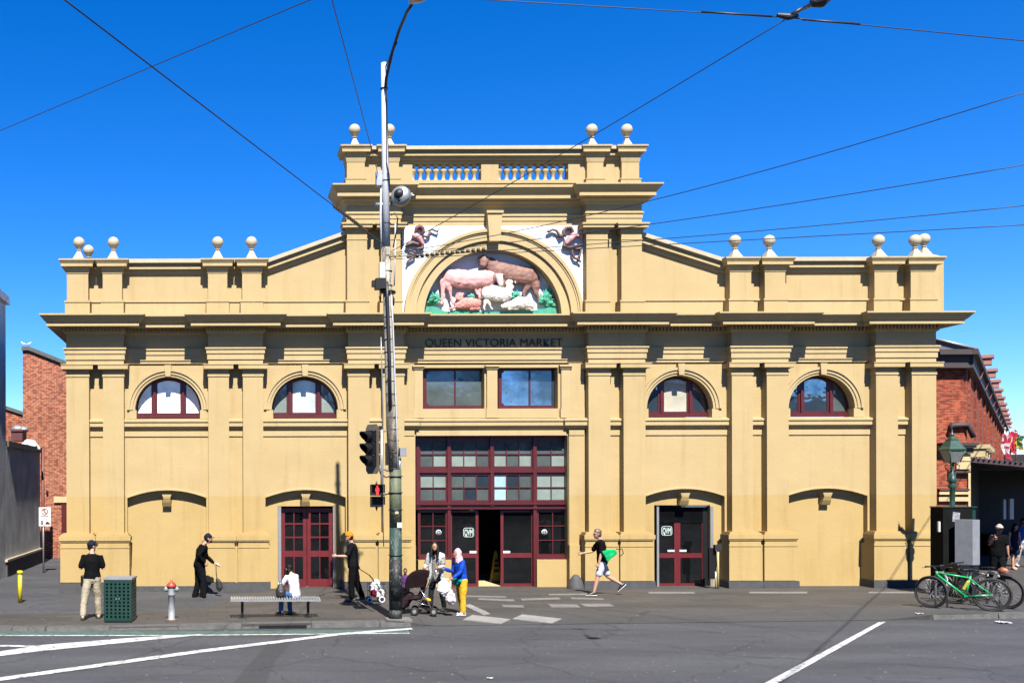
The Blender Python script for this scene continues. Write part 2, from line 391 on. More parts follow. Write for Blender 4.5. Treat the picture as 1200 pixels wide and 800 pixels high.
# footpath: grid of cells that follows the ground shape, edge along the kerb line
FX0 = -5.9
def path_edge(x):            # near edge of the footpath in plan
    k = kerbY(x)
    if x < -3.9: k += 1.35 * (1 - math.sqrt(max(0, 1 - ((-3.9 - x) / 2.0) ** 2)))
    return k
bm = BM()
xs = [FX0 + i * 0.4 for i in range(0, 200)]
ts = [0, 0.03, 0.06, 0.09, 0.12, 0.16, 0.2, 0.25, 0.32, 0.4, 0.5, 0.6, 0.7, 0.8, 0.9, 1.0]
grid = []
for x in xs:
    e = path_edge(x); back = 0.9 if x < 20.3 else 60.0
    grid.append([bm.verts.new((x, e + (back - e) * t, ground(x, e + (back - e) * t))) for t in ts])
for a, b in zip(grid, grid[1:]):
    for j in range(len(ts) - 1): bm.faces.new((a[j], b[j], b[j + 1], a[j + 1]))
for a, b in zip(grid, grid[1:]):                    # skirt under the near edge
    p, q = a[0], b[0]; u = bm.verts.new((p.co.x, p.co.y, -0.2)); v = bm.verts.new((q.co.x, q.co.y, -0.2)); bm.faces.new((p, u, v, q))
struct('footpath', bm, M_path, smooth=False)
# side lane on the left and the strip under the building
bm = BM()
n = 30; g2 = []
for i in range(n + 1):
    y = -6.4 + i * 55.0 / n
    g2.append([bm.verts.new((x, y, (ground(x, y) if y < 3 else -0.33) * (sm((y + 6.4) / 1.5)) + (-0.106) * (1 - sm((y + 6.4) / 1.5)) + (0.004 if x < -5.8 else 0.0))) for x in (-60, -9, -7.5, -6.6, -5.9, -5.3, -4.6)])
for a, b in zip(g2, g2[1:]):
    for j in range(len(a) - 1): bm.faces.new((a[j], a[j + 1], b[j + 1], b[j]))
struct('side_lane', bm, M_road)
bm = BM()                                            # paler asphalt apron of the dropped crossing
n = 60; rows = []
for i in range(n + 1):
    x = 4.4 + (20.5 - 4.4) * i / n
    rows.append([bm.verts.new((x, kerbY(x) + t, ground(x, kerbY(x) + max(t, 0)) + 0.005)) for t in (0.0, 0.3, 0.6, 0.9, 1.2, 1.4)])
for a, b in zip(rows, rows[1:]):
    for j in range(5): bm.faces.new((a[j], b[j], b[j + 1], a[j + 1]))
struct('crossing_apron', bm, M_apron)
# kerb: bluestone blocks, pieces of the setting
kerb_root = link(bpy.data.objects.new('kerb', None)); kerb_root['kind'] = 'structure'; MW[kerb_root] = Matrix.Identity(4)
def kerb_run(x0, x1, L=1.5):
    x = x0
    while x < x1 - 0.1:
        xe = min(x + L * random.uniform(0.9, 1.1), x1)
        bm = BM(); ya, yb = path_edge(x + .012), path_edge(xe - .012); za, zb = ground(x, ya) + .006, ground(xe, yb) + .006
        j = random.uniform(-0.012, 0.012)
        v = [bm.verts.new(p) for p in ((x + .012, ya - .03 + j, -.16), (xe - .012, yb - .03 + j, -.16), (xe - .012, yb + .3, -.16), (x + .012, ya + .3, -.16),
             (x + .012, ya + j, za), (xe - .012, yb + j, zb), (xe - .012, yb + .3, zb), (x + .012, ya + .3, za))]
        for q in ((3, 2, 1, 0), (4, 5, 6, 7), (0, 1, 5, 4), (1, 2, 6, 5), (2, 3, 7, 6), (3, 0, 4, 7)): bm.faces.new([v[i] for i in q])
        bmesh.ops.bevel(bm, geom=[e for e in bm.edges if min(e.verts[0].co.z, e.verts[1].co.z) > -0.15], offset=0.015, segments=1)
        done('kerb_stone', bm, M_kerb, kerb_root); x = xe
kerb_run(-5.85, -3.9, 0.4); kerb_run(-3.9, 4.1); kerb_run(16.3, 40.0)
# kerb inlet slot under the bench
a = G(306, 736)
bm = BM(); box(bm, a.x - .05, a.x + 1.0, kerbY(a.x) - .028, kerbY(a.x) + .2, -.10, -.045); struct('drain_slot', bm, M_black)
# painted markings, each one sheet above the road
def marking(name, pix, m, dz):
    pts = []
    for p in pix:
        x, y = unroll(*p); Z = (HC + 0.11) * F / (y - YH); pts.append(((x - XC) * Z / F, Z - D))
    return sheet(name, pts, m, dz)
marking('green_lane_paint', [(-40, 738.8), (200, 739.5), (478, 737.2), (480, 741), (200, 743.6), (-40, 743.6)], M_green_lane, .004)
marking('gutter_line', [(-40, 743.8), (200, 743.8), (480, 741.2), (480, 742.0), (200, 744.8), (-40, 744.8)], M_white, .006)
marking('white_taper', [(-60, 771), (0, 763), (50, 755.5), (150, 747.5), (235, 742.6), (238, 743.3), (150, 752.5), (50, 762.5), (0, 768.5), (-60, 778)], M_white, .008)
marking('white_branch', [(-40, 755.2), (48, 756), (48, 758), (-40, 756.8)], M_white, .007)
marking('white_edge_line', [(-60, 804), (0, 793.6), (233, 761.5), (400, 741.4), (482, 735.6), (484, 737.4), (400, 744), (233, 765), (0, 797.8), (-60, 809)], M_white, .010)
marking('white_lane_line', [(1030, 728.6), (1038, 728.4), (908, 802), (860, 830), (843, 830), (893, 802)], M_white, .008)
marking('asphalt_patch', [(318, 750), (344, 748), (322, 775), (300, 830), (250, 830), (285, 785)], M_patch, .002)
# pale paving slabs before the entrance
def pale(pix, name='paving_slab', m=None, dz=.006):
    bm = BM(); vs = []
    for p in pix:
        q = G(*p); vs.append(bm.verts.new((q.x, q.y, ground(q.x, q.y) + dz)))
    f = bm.faces.new(vs); e = bmesh.ops.extrude_face_region(bm, geom=[f])
    for v in e['geom']:
        if isinstance(v, bmesh.types.BMVert): v.co.z -= 0.02
    return done(name, bm, m or M_slab, None, kind='structure')
for pix in ([(543, 697.3), (592, 698.3), (594, 699.8), (543, 698.8)], [(562, 700.5), (602, 702), (603, 704), (560, 702.3)], [(588, 708.3), (613, 708.8), (614, 711.2), (590, 710.8)],
            [(610, 701), (655, 699.8), (657, 701.8), (612, 703)], [(668, 699.6), (706, 700.8), (708, 702.2), (670, 701.5)], [(642, 707.6), (676, 708), (680, 711.4), (646, 711)], [(680, 707.2), (714, 707.2), (720, 710), (686, 710.4)],
            [(643, 695.6), (690, 695), (690, 696.6), (643, 697)], [(760, 693.2), (814, 693.2), (814, 695), (760, 695)], [(878, 693), (946, 693), (946, 694.8), (878, 694.8)], [(1018, 693), (1076, 693), (1076, 694.6), (1018, 694.6)], [(148, 705.5), (180, 699), (240, 697), (240, 698.5), (180, 700.8), (148, 707)]):
    pale(pix)

# ================================================================== MARKET HALL
HALL = thing('market_hall', 'yellow stucco market hall with ball finials and livestock relief above the entrance', 'market hall', (X(587), 0.3, 0))
def P(name, bm, m=M_wall, **k): return done(name, bm, m, HALL, **k)
b1 = 0.3
ZG = -0.6
shafts = [(78, 104.6), (121, 145.4), (244.4, 268.6), (285, 308.6), (408.4, 433), (449, 474), (690, 715.5), (731, 756.6), (858, 882.5), (899, 924.4), (1027, 1052.5), (1069, 1097.5)]
pairs = [(78, 145.4), (244.4, 308.6), (408.4, 474), (690, 756.6), (858, 924.4), (1027, 1097.5)]
wins = [196.8, 358.4, 802.0, 969.6]
recs = [(148.0, 241.5), (311.5, 406.5), (760, 855), (927.5, 1024)]
doorL, doorR = (325.5, 392), (766.5, 832)
def zz(py): return H(py, b1)
s3 = F / (D + b1)
holes = []
zs = zz(480); 
for c in wins:
    cx = X(c); r = 39 / s3
    holes.append([(cx - r, zz(490.5)), (cx + r, zz(490.5))] + arc(cx, zs, r, 0, PI, 28))
xL, xR = X(78), X(1097.5)
outer = [(xL + .02, ZG)]
for a, b in recs[:2]:
    xa, xb = X(a), X(b); outer += [(xa, ZG), (xa, zz(583))]
    outer += [(xa + (xb - xa) * t, zz(583) + (zz(574) - zz(583)) * (1 - (2 * t - 1) ** 2)) for t in [i / 14 for i in range(1, 14)]]
    outer += [(xb, zz(583)), (xb, ZG)]
cx0, cx1 = X(489), X(669.5)
outer += [(cx0, ZG), (cx0, zz(511)), (cx1, zz(511)), (cx1, ZG)]
for a, b in recs[2:]:
    xa, xb = X(a), X(b); outer += [(xa, ZG), (xa, zz(583))]
    outer += [(xa + (xb - xa) * t, zz(583) + (zz(574) - zz(583)) * (1 - (2 * t - 1) ** 2)) for t in [i / 14 for i in range(1, 14)]]
    outer += [(xb, zz(583)), (xb, ZG)]
outer += [(xR - .02, ZG), (xR - .02, H(426, b1)), (xL + .02, H(426, b1))]
wA, wB = (496.5, 571), (584.5, 658)
for a, b in (wA, wB): holes.append(rect(X(a), X(b), zz(479.5), zz(431.5)))
bm = BM(); plate(bm, [outer] + holes, b1, b1 + 0.36); P('wall', bm)
# hood edge over each segmental recess (thin proud fillet)
for a, b in recs:
    xa, xb = X(a), X(b); n = 16; bm = BM(); vs = []
    for i in range(n + 1):
        t = i / n; x = xa + (xb - xa) * t; z = zz(583) + (zz(574) - zz(583)) * (1 - (2 * t - 1) ** 2)
        vs.append([bm.verts.new((x, y, z + dz)) for y, dz in ((b1 - .035, .0), (b1 - .035, .045), (b1 + .02, .06), (b1 + .02, .0))])
    for p, q in zip(vs, vs[1:]):
        for k in range(4): bm.faces.new((p[k], q[k], q[(k + 1) % 4], p[(k + 1) % 4]))
    bm.faces.new(vs[0]); bm.faces.new(vs[-1][::-1]); P('hood_mould', bm, M_trim)
    cx = (xa + xb) / 2; zt = zz(580)                  # keystone bracket
    bm = BM(); v = []
    for (hw, z, y) in ((.14, zt + .03, b1 - .07), (.10, zt - .08, b1 - .06), (.12, zt - .2, b1 - .02), (.13, zt - .31, b1 + .04), (.12, zt - .34, b1 + .06)):
        v.append([bm.verts.new((cx - hw, y, z)), bm.verts.new((cx + hw, y, z)), bm.verts.new((cx + hw, b1 + .2, z)), bm.verts.new((cx - hw, b1 + .2, z))])
    for p, q in zip(v, v[1:]):
        for k in range(4): bm.faces.new((p[k], p[(k + 1) % 4], q[(k + 1) % 4], q[k]))
    bm.faces.new(v[0]); bm.faces.new(v[-1][::-1]); P('keystone', bm, M_trim)
# recessed infill panels
for i, (a, b) in enumerate(recs):
    xa, xb = X(a) - .1, X(b) + .1; y0 = b1 + .19
    o = [(xa, ZG), (xb, ZG), (xb, zz(572)), (xa, zz(572))]
    if i in (1, 2):
        d = doorL if i == 1 else doorR
        o = [(xa, ZG), (X(d[0], y0), ZG), (X(d[0], y0), H(593, y0)), (X(d[1], y0), H(593, y0)), (X(d[1], y0), ZG), (xb, ZG), (xb, zz(572)), (xa, zz(572))]
    bm = BM(); plate(bm, [o], y0, y0 + .15); P('recess_panel', bm)
    if i == 0:
        bm = BM(); box(bm, xa, xb, y0 - .07, y0 + .02, ZG, H(686, y0)); P('plinth', bm, M_blue)
# building mass: sides, back, roof, floor
bm = BM()
box(bm, xL + .03, xL + .3, b1 + .36, 16, ZG, 7.9); P('side_wall', bm)
bm = BM(); box(bm, xR - .3, xR - .03, b1 + .36, 4.0, ZG, 7.9); P('side_wall', bm)
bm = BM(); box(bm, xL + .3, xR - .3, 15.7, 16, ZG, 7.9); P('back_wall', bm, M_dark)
bm = BM(); box(bm, xL + .32, xR - .32, b1 + .4, 15.7, 7.6, 7.8); P('roof', bm, M_steel)
bm = BM(); box(bm, xL + .32, xR - .32, b1 + .37, 15.7, -.5, 0.02); P('floor', bm, M_cream)
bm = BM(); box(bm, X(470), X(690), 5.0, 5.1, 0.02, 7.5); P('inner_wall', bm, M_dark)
# pilasters
def pilaster(a, b):
    xa, xb = X(a), X(b); bm = BM()
    box(bm, xa, xb, 0.0, b1 + .02, H(630), H(441))                       # shaft
    box(bm, xa - .02, xb + .02, -.02, b1 + .015, H(441), H(439.2))       # astragal
    box(bm, xa - .015, xb + .015, -.012, b1 + .016, H(436.5), H(439.2))
    box(bm, xa + .002, xb - .002, .002, b1 + .017, H(436.5) - .001, H(434))
    for k, (p, za, zb) in enumerate(((.03, 434, 432.4), (.13, 432.4, 427.6), (.145, 427.6, 426.6))):
        box(bm, xa - p, xb + p, -p, b1 + .018 + .001 * k, H(za), H(zb))
    P('pilaster', bm, M_wall)
    bm = BM(); e = .19
    for k, (p, za, zb) in enumerate(((.12, 625.6, 624.2), (.16, 627.4, 625.6), (.20, 632.5, 627.4), (.18, 634, 632.5), (.150, 638.5, 634))):
        box(bm, xa - p, xb + p, -p, b1 + .022 + k * .001, H(za), H(zb))
    box(bm, xa - .165, xb + .165, -.155, b1 + .19, H(681), H(638.5))
    box(bm, xa - .17, xb + .17, -.17, b1 + .191, H(641.2), H(640.2))
    P('pedestal', bm, M_wall)
    bm = BM(); box(bm, xa - .20, xb + .20, -.20, b1 + .2, ZG, H(681.6)); bmesh.ops.bevel(bm, geom=list(bm.edges), offset=.02, segments=1)
    P('plinth', bm, M_blue)
for a, b in shafts: pilaster(a, b)
# wall between the pilasters of a pair: base band + ledge strip
ledge = [(0, 504), (.05, 503), (.13, 499.6), (.13, 495.2), (.16, 494.4), (.16, 492.2), (0, 490.6)]
def ledge_run(path):
    bm = BM(); sweep(bm, path, [(o, zz(p)) for o, p in ledge]); P('ledge_moulding', bm, M_trim)
for k in range(0, 12):
    if k < 11 and k != 5:
        a, b = X(shafts[k][1]), X(shafts[k + 1][0])
        ledge_run([(a, b1), (b, b1)])
        bm = BM(); box(bm, a, b, b1 - .03, b1 + .01, zz(511), zz(505)); P('string_band', bm, M_trim)
        if k % 2 == 0:
            bm = BM(); box(bm, a, b, -.10 + .04, b1, ZG, H(639)); box(bm, a, b, -.04, b1, H(639), H(634)); P('pedestal_link', bm, M_trim)
            bm = BM(); box(bm, a, b, -.14, b1, ZG, H(682.4)); P('plinth', bm, M_blue)
# ---- arched windows
kx = (D + .6) / F
def wx(cx, dpx): return cx + dpx * kx
for i, c in enumerate(wins):
    cx = X(c)
    for (r0, r1, yf) in ((38.8, 41.5, b1 - .035), (41.5, 45.0, b1 - .065), (45.0, 48.2, b1 - .10)):
        bm = BM(); plate(bm, [arc(cx, zs, r1 / s3, 0, PI, 32) + arc(cx, zs, r0 / s3, PI, 0, 32)], yf, b1 + .002); 
        if r0 < 40: acc = bm
        else:
            tmp = bpy.data.meshes.new('t'); bm.to_mesh(tmp); acc.from_mesh(tmp); bm.free(); bpy.data.meshes.remove(tmp)
    P('archivolt', acc, M_trim)
    bm = BM(); v = [(-.10, zz(428)), (.10, zz(428)), (.075, zz(441.2)), (-.075, zz(441.2))]
    plate(bm, [[(cx + x, z) for x, z in v]], b1 - .15, b1 - .001); P('keystone', bm, M_trim)
    for sgn in (-1, 1):
        bm = BM(); xa, xb = sorted((cx + sgn * 37.2 / s3, cx + sgn * 49.5 / s3)); xa = max(xa, -99)
        box(bm, xa, xb, b1 - .045, b1 + .3, zz(490.6), zz(480.2)); P('impost_block', bm, M_trim)
    # frame with three lights
    yw = b1 + .28; r = 39.5 * kx; z0 = H(490, .6); zsp = H(480, .6)
    def half(x0, x1, zb, rr, n=10):
        pts = [(x0, zb), (x1, zb)]
        for k in range(n + 1):
            x = x1 + (x0 - x1) * k / n; pts.append((x, zsp + math.sqrt(max(rr * rr - x * x, 1e-6))))
        return pts
    hl = []
    mid = [(-13.3 * kx, H(483.6, .6)), (13.3 * kx, H(483.6, .6))] + [(13.3 * kx * (1 - 2 * k / 8), H(449 - 3.2 * (1 - (1 - 2 * k / 8) ** 2), .6)) for k in range(9)]
    lf = half(-36.0 * kx, -20.5 * kx, H(483.6, .6), 36.2 * kx); rt = half(20.5 * kx, 36.0 * kx, H(483.6, .6), 36.2 * kx)
    loops = [[(cx + x, z) for x, z in lp] for lp in (mid, lf, rt)]
    out = [(cx - r, z0), (cx + r, z0)] + arc(cx, zsp, r, 0, PI, 28)
    bm = BM(); plate(bm, [out] + loops, yw, yw + .07)
    for sx in (-16.9, 16.9): box(bm, cx + (sx - 1.3) * kx, cx + (sx + 1.3) * kx, yw - .05, yw + .001, z0 + .12, H(459, .6))
    box(bm, cx - r + .02, cx + r - .02, yw - .06, yw - .002, z0, z0 + .11)
    fr = P('window', bm, M_maroon)
    gm = ([M_glass_w] * 3, [M_glass_r, M_glass_p, M_glass_p], [M_glass_n, M_glass_b, M_glass_b], [M_glass_b, M_glass_b, M_glass_g])[i]
    for lp, g in zip(loops, gm):
        bm = BM(); plate(bm, [lp], yw + .03, yw + .045)
        done('pane', bm, g, fr)
# ---- grid windows
def grid_window(x0, x1, z0, z1, y, cols, rows, fw, bw, gl, name='window', th=.07, m=M_maroon, chamfer=0.0, skip=()):
    """frame mesh + one pane object per light, row 0 at the top"""
    cw, ch = (x1 - x0 - 2 * fw - (cols - 1) * bw) / cols, (z1 - z0 - 2 * fw - (rows - 1) * bw) / rows
    hs, ps = [], []
    for r_ in range(rows):
        for c_ in range(cols):
            a = x0 + fw + c_ * (cw + bw); t = z1 - fw - r_ * (ch + bw)
            lp = rect(a, a + cw, t - ch, t)
            if chamfer:
                k = chamfer; lp = [(a, t - ch), (a + cw, t - ch), (a + cw, t), (a, t)]
                if c_ == 0: lp = [(a + k, t - ch), (a + cw, t - ch), (a + cw, t), (a + k, t), (a + k * .7, t - k * .7), (a, t - k), (a, t - ch + k), (a + k * .7, t - ch + k * .7)]
                else: lp = [(a, t - ch), (a + cw - k, t - ch), (a + cw - k * .7, t - ch + k * .7), (a + cw, t - ch + k), (a + cw, t - k), (a + cw - k * .7, t - k * .7), (a + cw - k, t), (a, t)]
            hs.append(lp); ps.append((r_, c_, lp))
    bm = BM(); plate(bm, [rect(x0, x1, z0, z1)] + hs, y, y + th)
    fr = P(name, bm, m)
    for r_, c_, lp in ps:
        bm = BM(); plate(bm, [lp], y + th * .5, y + th * .5 + .012)
        g = gl(r_, c_) if callable(gl) else gl
        done('pane', bm, g, fr)
    return fr
y6 = b1 + .27
for a, b, g in ((496, 571.3, (M_glass_g, M_glass_g)), (584, 658.5, (M_glass_b, M_glass_b))):
    fr = grid_window(X(a, y6), X(b, y6), H(480, y6), H(431, y6), y6, 2, 1, .09, .045, lambda r_, c_: g[c_], chamfer=.10)
    bm = BM(); xa, xb = X(a, y6), X(b, y6); plate(bm, [rect(xa, xb, H(479.8, y6), H(431, y6)), rect(xa + .10, xb - .10, H(476, y6), H(435, y6))], y6 - .04, y6 - .002); done('sash', bm, M_maroon, fr)
# small pilasters between the upper windows
for a, b in ((486, 496), (571.3, 583.5), (658.5, 668.5)):
    xa, xb = X(a, .2), X(b, .2); bm = BM()
    box(bm, xa, xb, b1 - .08, b1 + .1, zz(480), zz(433.5)); box(bm, xa - .03, xb + .03, b1 - .11, b1 + .101, zz(433.5), zz(431)); box(bm, xa - .06, xb + .06, b1 - .15, b1 + .102, zz(431), zz(429))
    box(bm, xa - .03, xb + .03, b1 - .10, b1 + .103, zz(490.5), zz(480)); P('small_pilaster', bm, M_trim)
bm = BM(); box(bm, X(497), X(657), b1 - .05, b1 + .27, zz(490.5), zz(480.3)); P('sill', bm, M_trim)
for a, b in ((475, 487.5), (670, 688)):
    xa, xb = X(a), X(b); bm = BM(); box(bm, xa, xb, b1 - .07, b1, ZG, zz(511)); box(bm, xa, xb, b1 - .09, b1, zz(511), zz(504.5)); box(bm, xa, xb, b1 - .07, b1, zz(490.6), zz(427)); box(bm, xa - .01, xb + .01, b1 - .095, b1 + .001, zz(490.5), zz(480))
    box(bm, xa - .01, xb + .02, b1 - .13, b1 + .002, ZG, zz(639)); P('side_strip', bm, M_wall)
ledge_run([(X(474), b1), (X(474), b1 - .07), (X(488), b1 - .07), (X(488), b1), (X(669), b1), (X(669), b1 - .07), (X(689.5), b1 - .07), (X(689.5), b1)])
bm = BM(); box(bm, X(490), X(667), b1 - .05, b1 + .01, zz(511), zz(505)); P('string_band', bm, M_trim)
# ---- big entrance window
yb = b1 + .27; 
def XB(p): return X(p, yb)
def ZB(p): return H(p, yb, 578)
cols = [(489.5, 526, 2), (526, 576, 3), (576, 626, 3), (626, 666, 2)]
rnd = random.Random(3)
for j, (a, b, nc) in enumerate(cols):
    g1 = lambda r_, c_: M_glass_g if r_ == 0 else (M_glass_p if (j + c_) % 3 else M_glass_g)
    grid_window(XB(a) + .015, XB(b) - .015, ZB(549), ZB(515), yb, nc, 2, .075, .028, g1, 'transom_window')
    def g2_(r_, c_):
        if j == 2 and c_ == 0: return M_glass_s
        if j == 3 or (j == 0 and r_ == 0): return M_glass_p
        return M_glass_g if (r_ + c_ + j) % 3 else M_glass_b
    grid_window(XB(a) + .015, XB(b) - .015, ZB(588.5), ZB(553.5), yb, nc, 2, .075, .028, g2_, 'transom_window')
bm = BM()
for p in (489.3, 525.8, 576, 626.2, 666.5):
    box(bm, XB(p) - .05, XB(p) + .05, yb - .07, yb + .08, ZB(690) if p in (525.8, 626.2) else ZB(593), ZB(511))
P('mullion_post', bm, M_maroon)
bm = BM(); box(bm, XB(487), XB(668.5), yb - .05, yb + .081, ZB(553.5), ZB(549)); P('transom_bar', bm, M_maroon)
bm = BM(); box(bm, XB(487), XB(668.5), yb - .09, yb + .082, ZB(591), ZB(588.7)); box(bm, XB(487), XB(668.5), yb - .03, yb + .083, ZB(597), ZB(591)); box(bm, XB(487), XB(668.5), yb - .1, yb + .083, ZB(596), ZB(594.4)); P('transom_bar', bm, M_maroon)
bm = BM(); box(bm, XB(487), XB(668.5), yb - .02, yb + .084, ZB(515), zz(510.5)); P('head_rail', bm, M_maroon)
for a, b in ((489.5, 525), (628, 667)):
    fr = grid_window(XB(a), XB(b), ZB(652), ZB(597), yb, 2, 3, .08, .03, M_glass, 'side_window')
    bm = BM(); box(bm, XB(a), XB(b), yb - .09, yb + .05, ZB(655), ZB(651.5)); done('sill', bm, M_maroon, fr)
    bm = BM(); box(bm, XB(a) - .02, XB(b) + .06, yb - .16, yb + .1, ZG, ZB(655)); P('stall_riser', bm, M_trim)
    cxx = XB(514 if a < 500 else 638); cz = ZB(623.5)    # round sticker with a figure
    bm = BM(); Mr = Matrix.Rotation(PI / 2, 4, 'X'); lathe(bm, [(.0001, 0), (.085, 0), (.085, .004), (.0001, .004)], (cxx, yb + .02, cz), 20, 0, Mr)
    st = done('round_sticker', bm, M_signwhite, fr)
    bm = BM(); torus(bm, (cxx, yb + .014, cz), .052, .012, (0, 1, 0), 20, 6); box(bm, cxx - .03, cxx + .03, yb + .010, yb + .016, cz - .012, cz + .012)
    for v in bm.verts: pass
    done('sticker_ring', bm, M_black, fr)
def leaf_door(x0, x1, z0, z1, y, m, midz, name='sliding_door', stiles=(.06, .06), topdark=True):
    bm = BM(); plate(bm, [rect(x0, x1, z0, z1), rect(x0 + stiles[0], x1 - stiles[1], z0 + .13, midz - .07), rect(x0 + stiles[0], x1 - stiles[1], midz + .07, z1 - .05)], y, y + .05)
    d = P(name, bm, m)
    for zA, zB_ in ((z0 + .13, midz - .07), (midz + .07, z1 - .05)):
        bm = BM(); box(bm, x0 + stiles[0], x1 - stiles[1], y + .02, y + .03, zA, zB_); done('pane', bm, M_glass, d)
    return d
yd = yb + .05
dL = leaf_door(XB(528), XB(561), ZB(688.5), ZB(598), yd, M_maroon_d, ZB(650.5), stiles=(.05, .085))
dR = leaf_door(XB(587), XB(625), ZB(688.5), ZB(598), yd, M_maroon_d, ZB(650.5), stiles=(.085, .05))
bm = BM(); box(bm, XB(526), XB(627), yb - .05, yb + .5, ZG, ZB(689.5)); P('threshold', bm, M_cream)
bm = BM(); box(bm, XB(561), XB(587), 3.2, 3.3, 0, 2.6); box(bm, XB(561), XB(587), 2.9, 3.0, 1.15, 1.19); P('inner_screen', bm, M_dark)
for d, xa, xb in ((dL, 550.5, 558.5), (dR, 590, 598)):
    bm = BM(); box(bm, XB(xa), XB(xb), yd - .012, yd - .002, ZB(647.8), ZB(645.2)); done('push_label', bm, M_signwhite, d)
M_logo = mat('pale_green_decal', (0.50, 0.60, 0.55), 0.6, 0.03)
def market_logo(parent, cx, cz, y, w=.32, h=.28):
    def rr(w, h, r):
        pts = []
        for (sx, sz, a0) in ((1, -1, -PI / 2), (1, 1, 0), (-1, 1, PI / 2), (-1, -1, PI)):
            pts += [(cx + sx * (w / 2 - r) + r * math.cos(a0 + k * PI / 8), cz + sz * (h / 2 - r) + r * math.sin(a0 + k * PI / 8)) for k in range(5)]
        return pts
    bm = BM(); plate(bm, [rr(w, h, .07), rr(w - .035, h - .035, .055)], y - .006, y - .002)
    done('logo_border', bm, M_logo, parent)
    text_mesh('QVM', .25, .002, (cx, y - .004, cz - .085), 'logo_letters', M_logo, parent, width=w - .07, offset=.006)
market_logo(dL, XB(549.6), ZB(623.5), yd + .018)
# ---- left wing door
yD = b1 + .36
def XD(p): return X(p, yD)
def ZD(p, px=358): return H(p, yD, px)
bm = BM()
bm.free()
for a, b in ((325.5, 329), (389.5, 392.5)): bm = BM(); box(bm, XD(a), XD(b), yD - .16, yD + .1, ZG, ZD(593)); P('door_jamb', bm, M_steel)
for (a, b) in ((329.5, 359.2), (359.8, 389.3)):
    z0, z1 = ZD(688), ZD(595)
    xa, xb = XD(a), XD(b); cwi = .26; xm = (xa + xb) / 2; hls = []
    rowsz = [(600, 612.5), (614.3, 628.3), (630, 645), (652, 678)]
    for ra, rb in rowsz:
        for s_ in (-1, 1):
            hls.append(rect(*sorted((xm + s_ * .015, xm + s_ * .27)), ZD(rb), ZD(ra)))
    bm = BM(); plate(bm, [rect(xa, xb, z0, z1)] + hls, yD, yD + .05); d = P('panelled_door', bm, M_maroon_d)
    for lp in hls:
        bm = BM(); plate(bm, [lp], yD + .02, yD + .032); done('pane', bm, M_glass, d)
bm = BM(); box(bm, XD(323), XD(395), yD - .25, yD + .1, ZG, ZD(688.3)); P('threshold', bm, M_cope)
# ---- right wing door
for a, b in ((766.5, 769), (829, 832.3)): bm = BM(); box(bm, XD(a), XD(b), yD - .19, yD + .1, ZG, ZD(593, 800)); P('door_jamb', bm, M_steel)
d1 = leaf_door(XD(769), XD(793.5), ZD(688, 800), ZD(594, 800), yD, M_maroon_d, ZD(650.5, 800), 'glass_door', stiles=(.02, .09))
d2 = leaf_door(XD(793.6), XD(823), ZD(688, 800), ZD(594, 800), yD, M_maroon_d, ZD(650.5, 800), 'glass_door', stiles=(.09, .02))
bm = BM(); box(bm, XD(823.1), XD(829), yD - .02, yD + .05, ZD(688, 800), ZD(594, 800)); P('door_side_panel', bm, M_black)
bm = BM(); box(bm, XD(769), XD(829), yD - .012, yD + .055, ZD(612, 800), ZD(594, 800)); P('dark_transom', bm, M_glass)
market_logo(d1, XD(781.5), ZD(621.5, 800), yD + .018)
for d, xa, xb in ((d1, 782, 790), (d2, 796, 804)):
    bm = BM(); box(bm, XD(xa), XD(xb), yD - .012, yD - .002, ZD(646, 800), ZD(643.8, 800)); done('push_label', bm, M_signwhite, d)
bm = BM(); box(bm, XD(765), XD(834), yD - .25, yD + .1, ZG, ZD(688.6, 800)); P('threshold', bm, M_cope)
# ---- architrave, frieze and cornice, breaking forward over every pair
path = [(xL, 9.0), (xL, 0)]
for k, (a, b) in enumerate(pairs):
    if k: path += [(X(a), b1), (X(a), 0)]
    path += [(X(b), 0)] + ([(X(b), b1)] if k < 5 else [])
path += [(xR, 4.0)]
def seg_sweep(prof, name, m): bm = BM(); sweep(bm, path, prof); return P(name, bm, m)
arch = [(-.04, H(426.6)), (.0, H(426.6)), (.0, H(421)), (.03, H(421)), (.03, H(414.6)), (.055, H(414.2)), (.055, H(409.5)), (.085, H(409)), (.085, H(407.2)), (.0, H(406.6)), (-.04, H(406.6))]
seg_sweep(arch, 'architrave', M_trim)
fz = [(-.04, H(406.6)), (0, H(406.6)), (0, H(391)), (-.04, H(391))]
seg_sweep(fz, 'frieze', M_wall)
zc = {391: H(391), 388.5: H(388.5), 383.5: H(383.5)}
cor = [(-.04, H(391)), (0, H(391)), (.05, H(389.5)), (.07, H(388.4)), (.07, H(383)), (.12, H(382.6)), (.16, 7.66), (.49, 7.64), (.49, 7.745), (.51, 7.75), (.56, 7.80), (.61, 7.865), (.67, 7.93), (.67, 7.975), (.0, 8.0), (-.04, 8.0)]
seg_sweep(cor, 'cornice', M_trim)
bm = BM()
for k, (a, b) in enumerate(zip(path, path[1:])):
    if abs(a[1] - b[1]) > 1e-6: continue
    x = a[0] - (.07 if a[1] == 0 else -.1); xe = b[0] + (.07 if a[1] == 0 else -.1); y = a[1] - .07
    while x < xe - .05:
        box(bm, x, x + .055, y - .075, y + .01, H(388.2), H(383.2)); x += .105
P('dentils', bm, M_trim, kind='stuff')
bm = BM()
for a, b in pairs: box(bm, X(a) + .03, X(b) - .03, .03, b1 + .015, H(426), 7.97)
box(bm, xL + .04, xR - .04, b1 + .016, b1 + .36, H(426, b1) + .002, 7.97)
P('entablature_core', bm, M_wall)
M_letter = mat('dark_lettering', (0.012, 0.010, 0.009), 0.6, 0.1)
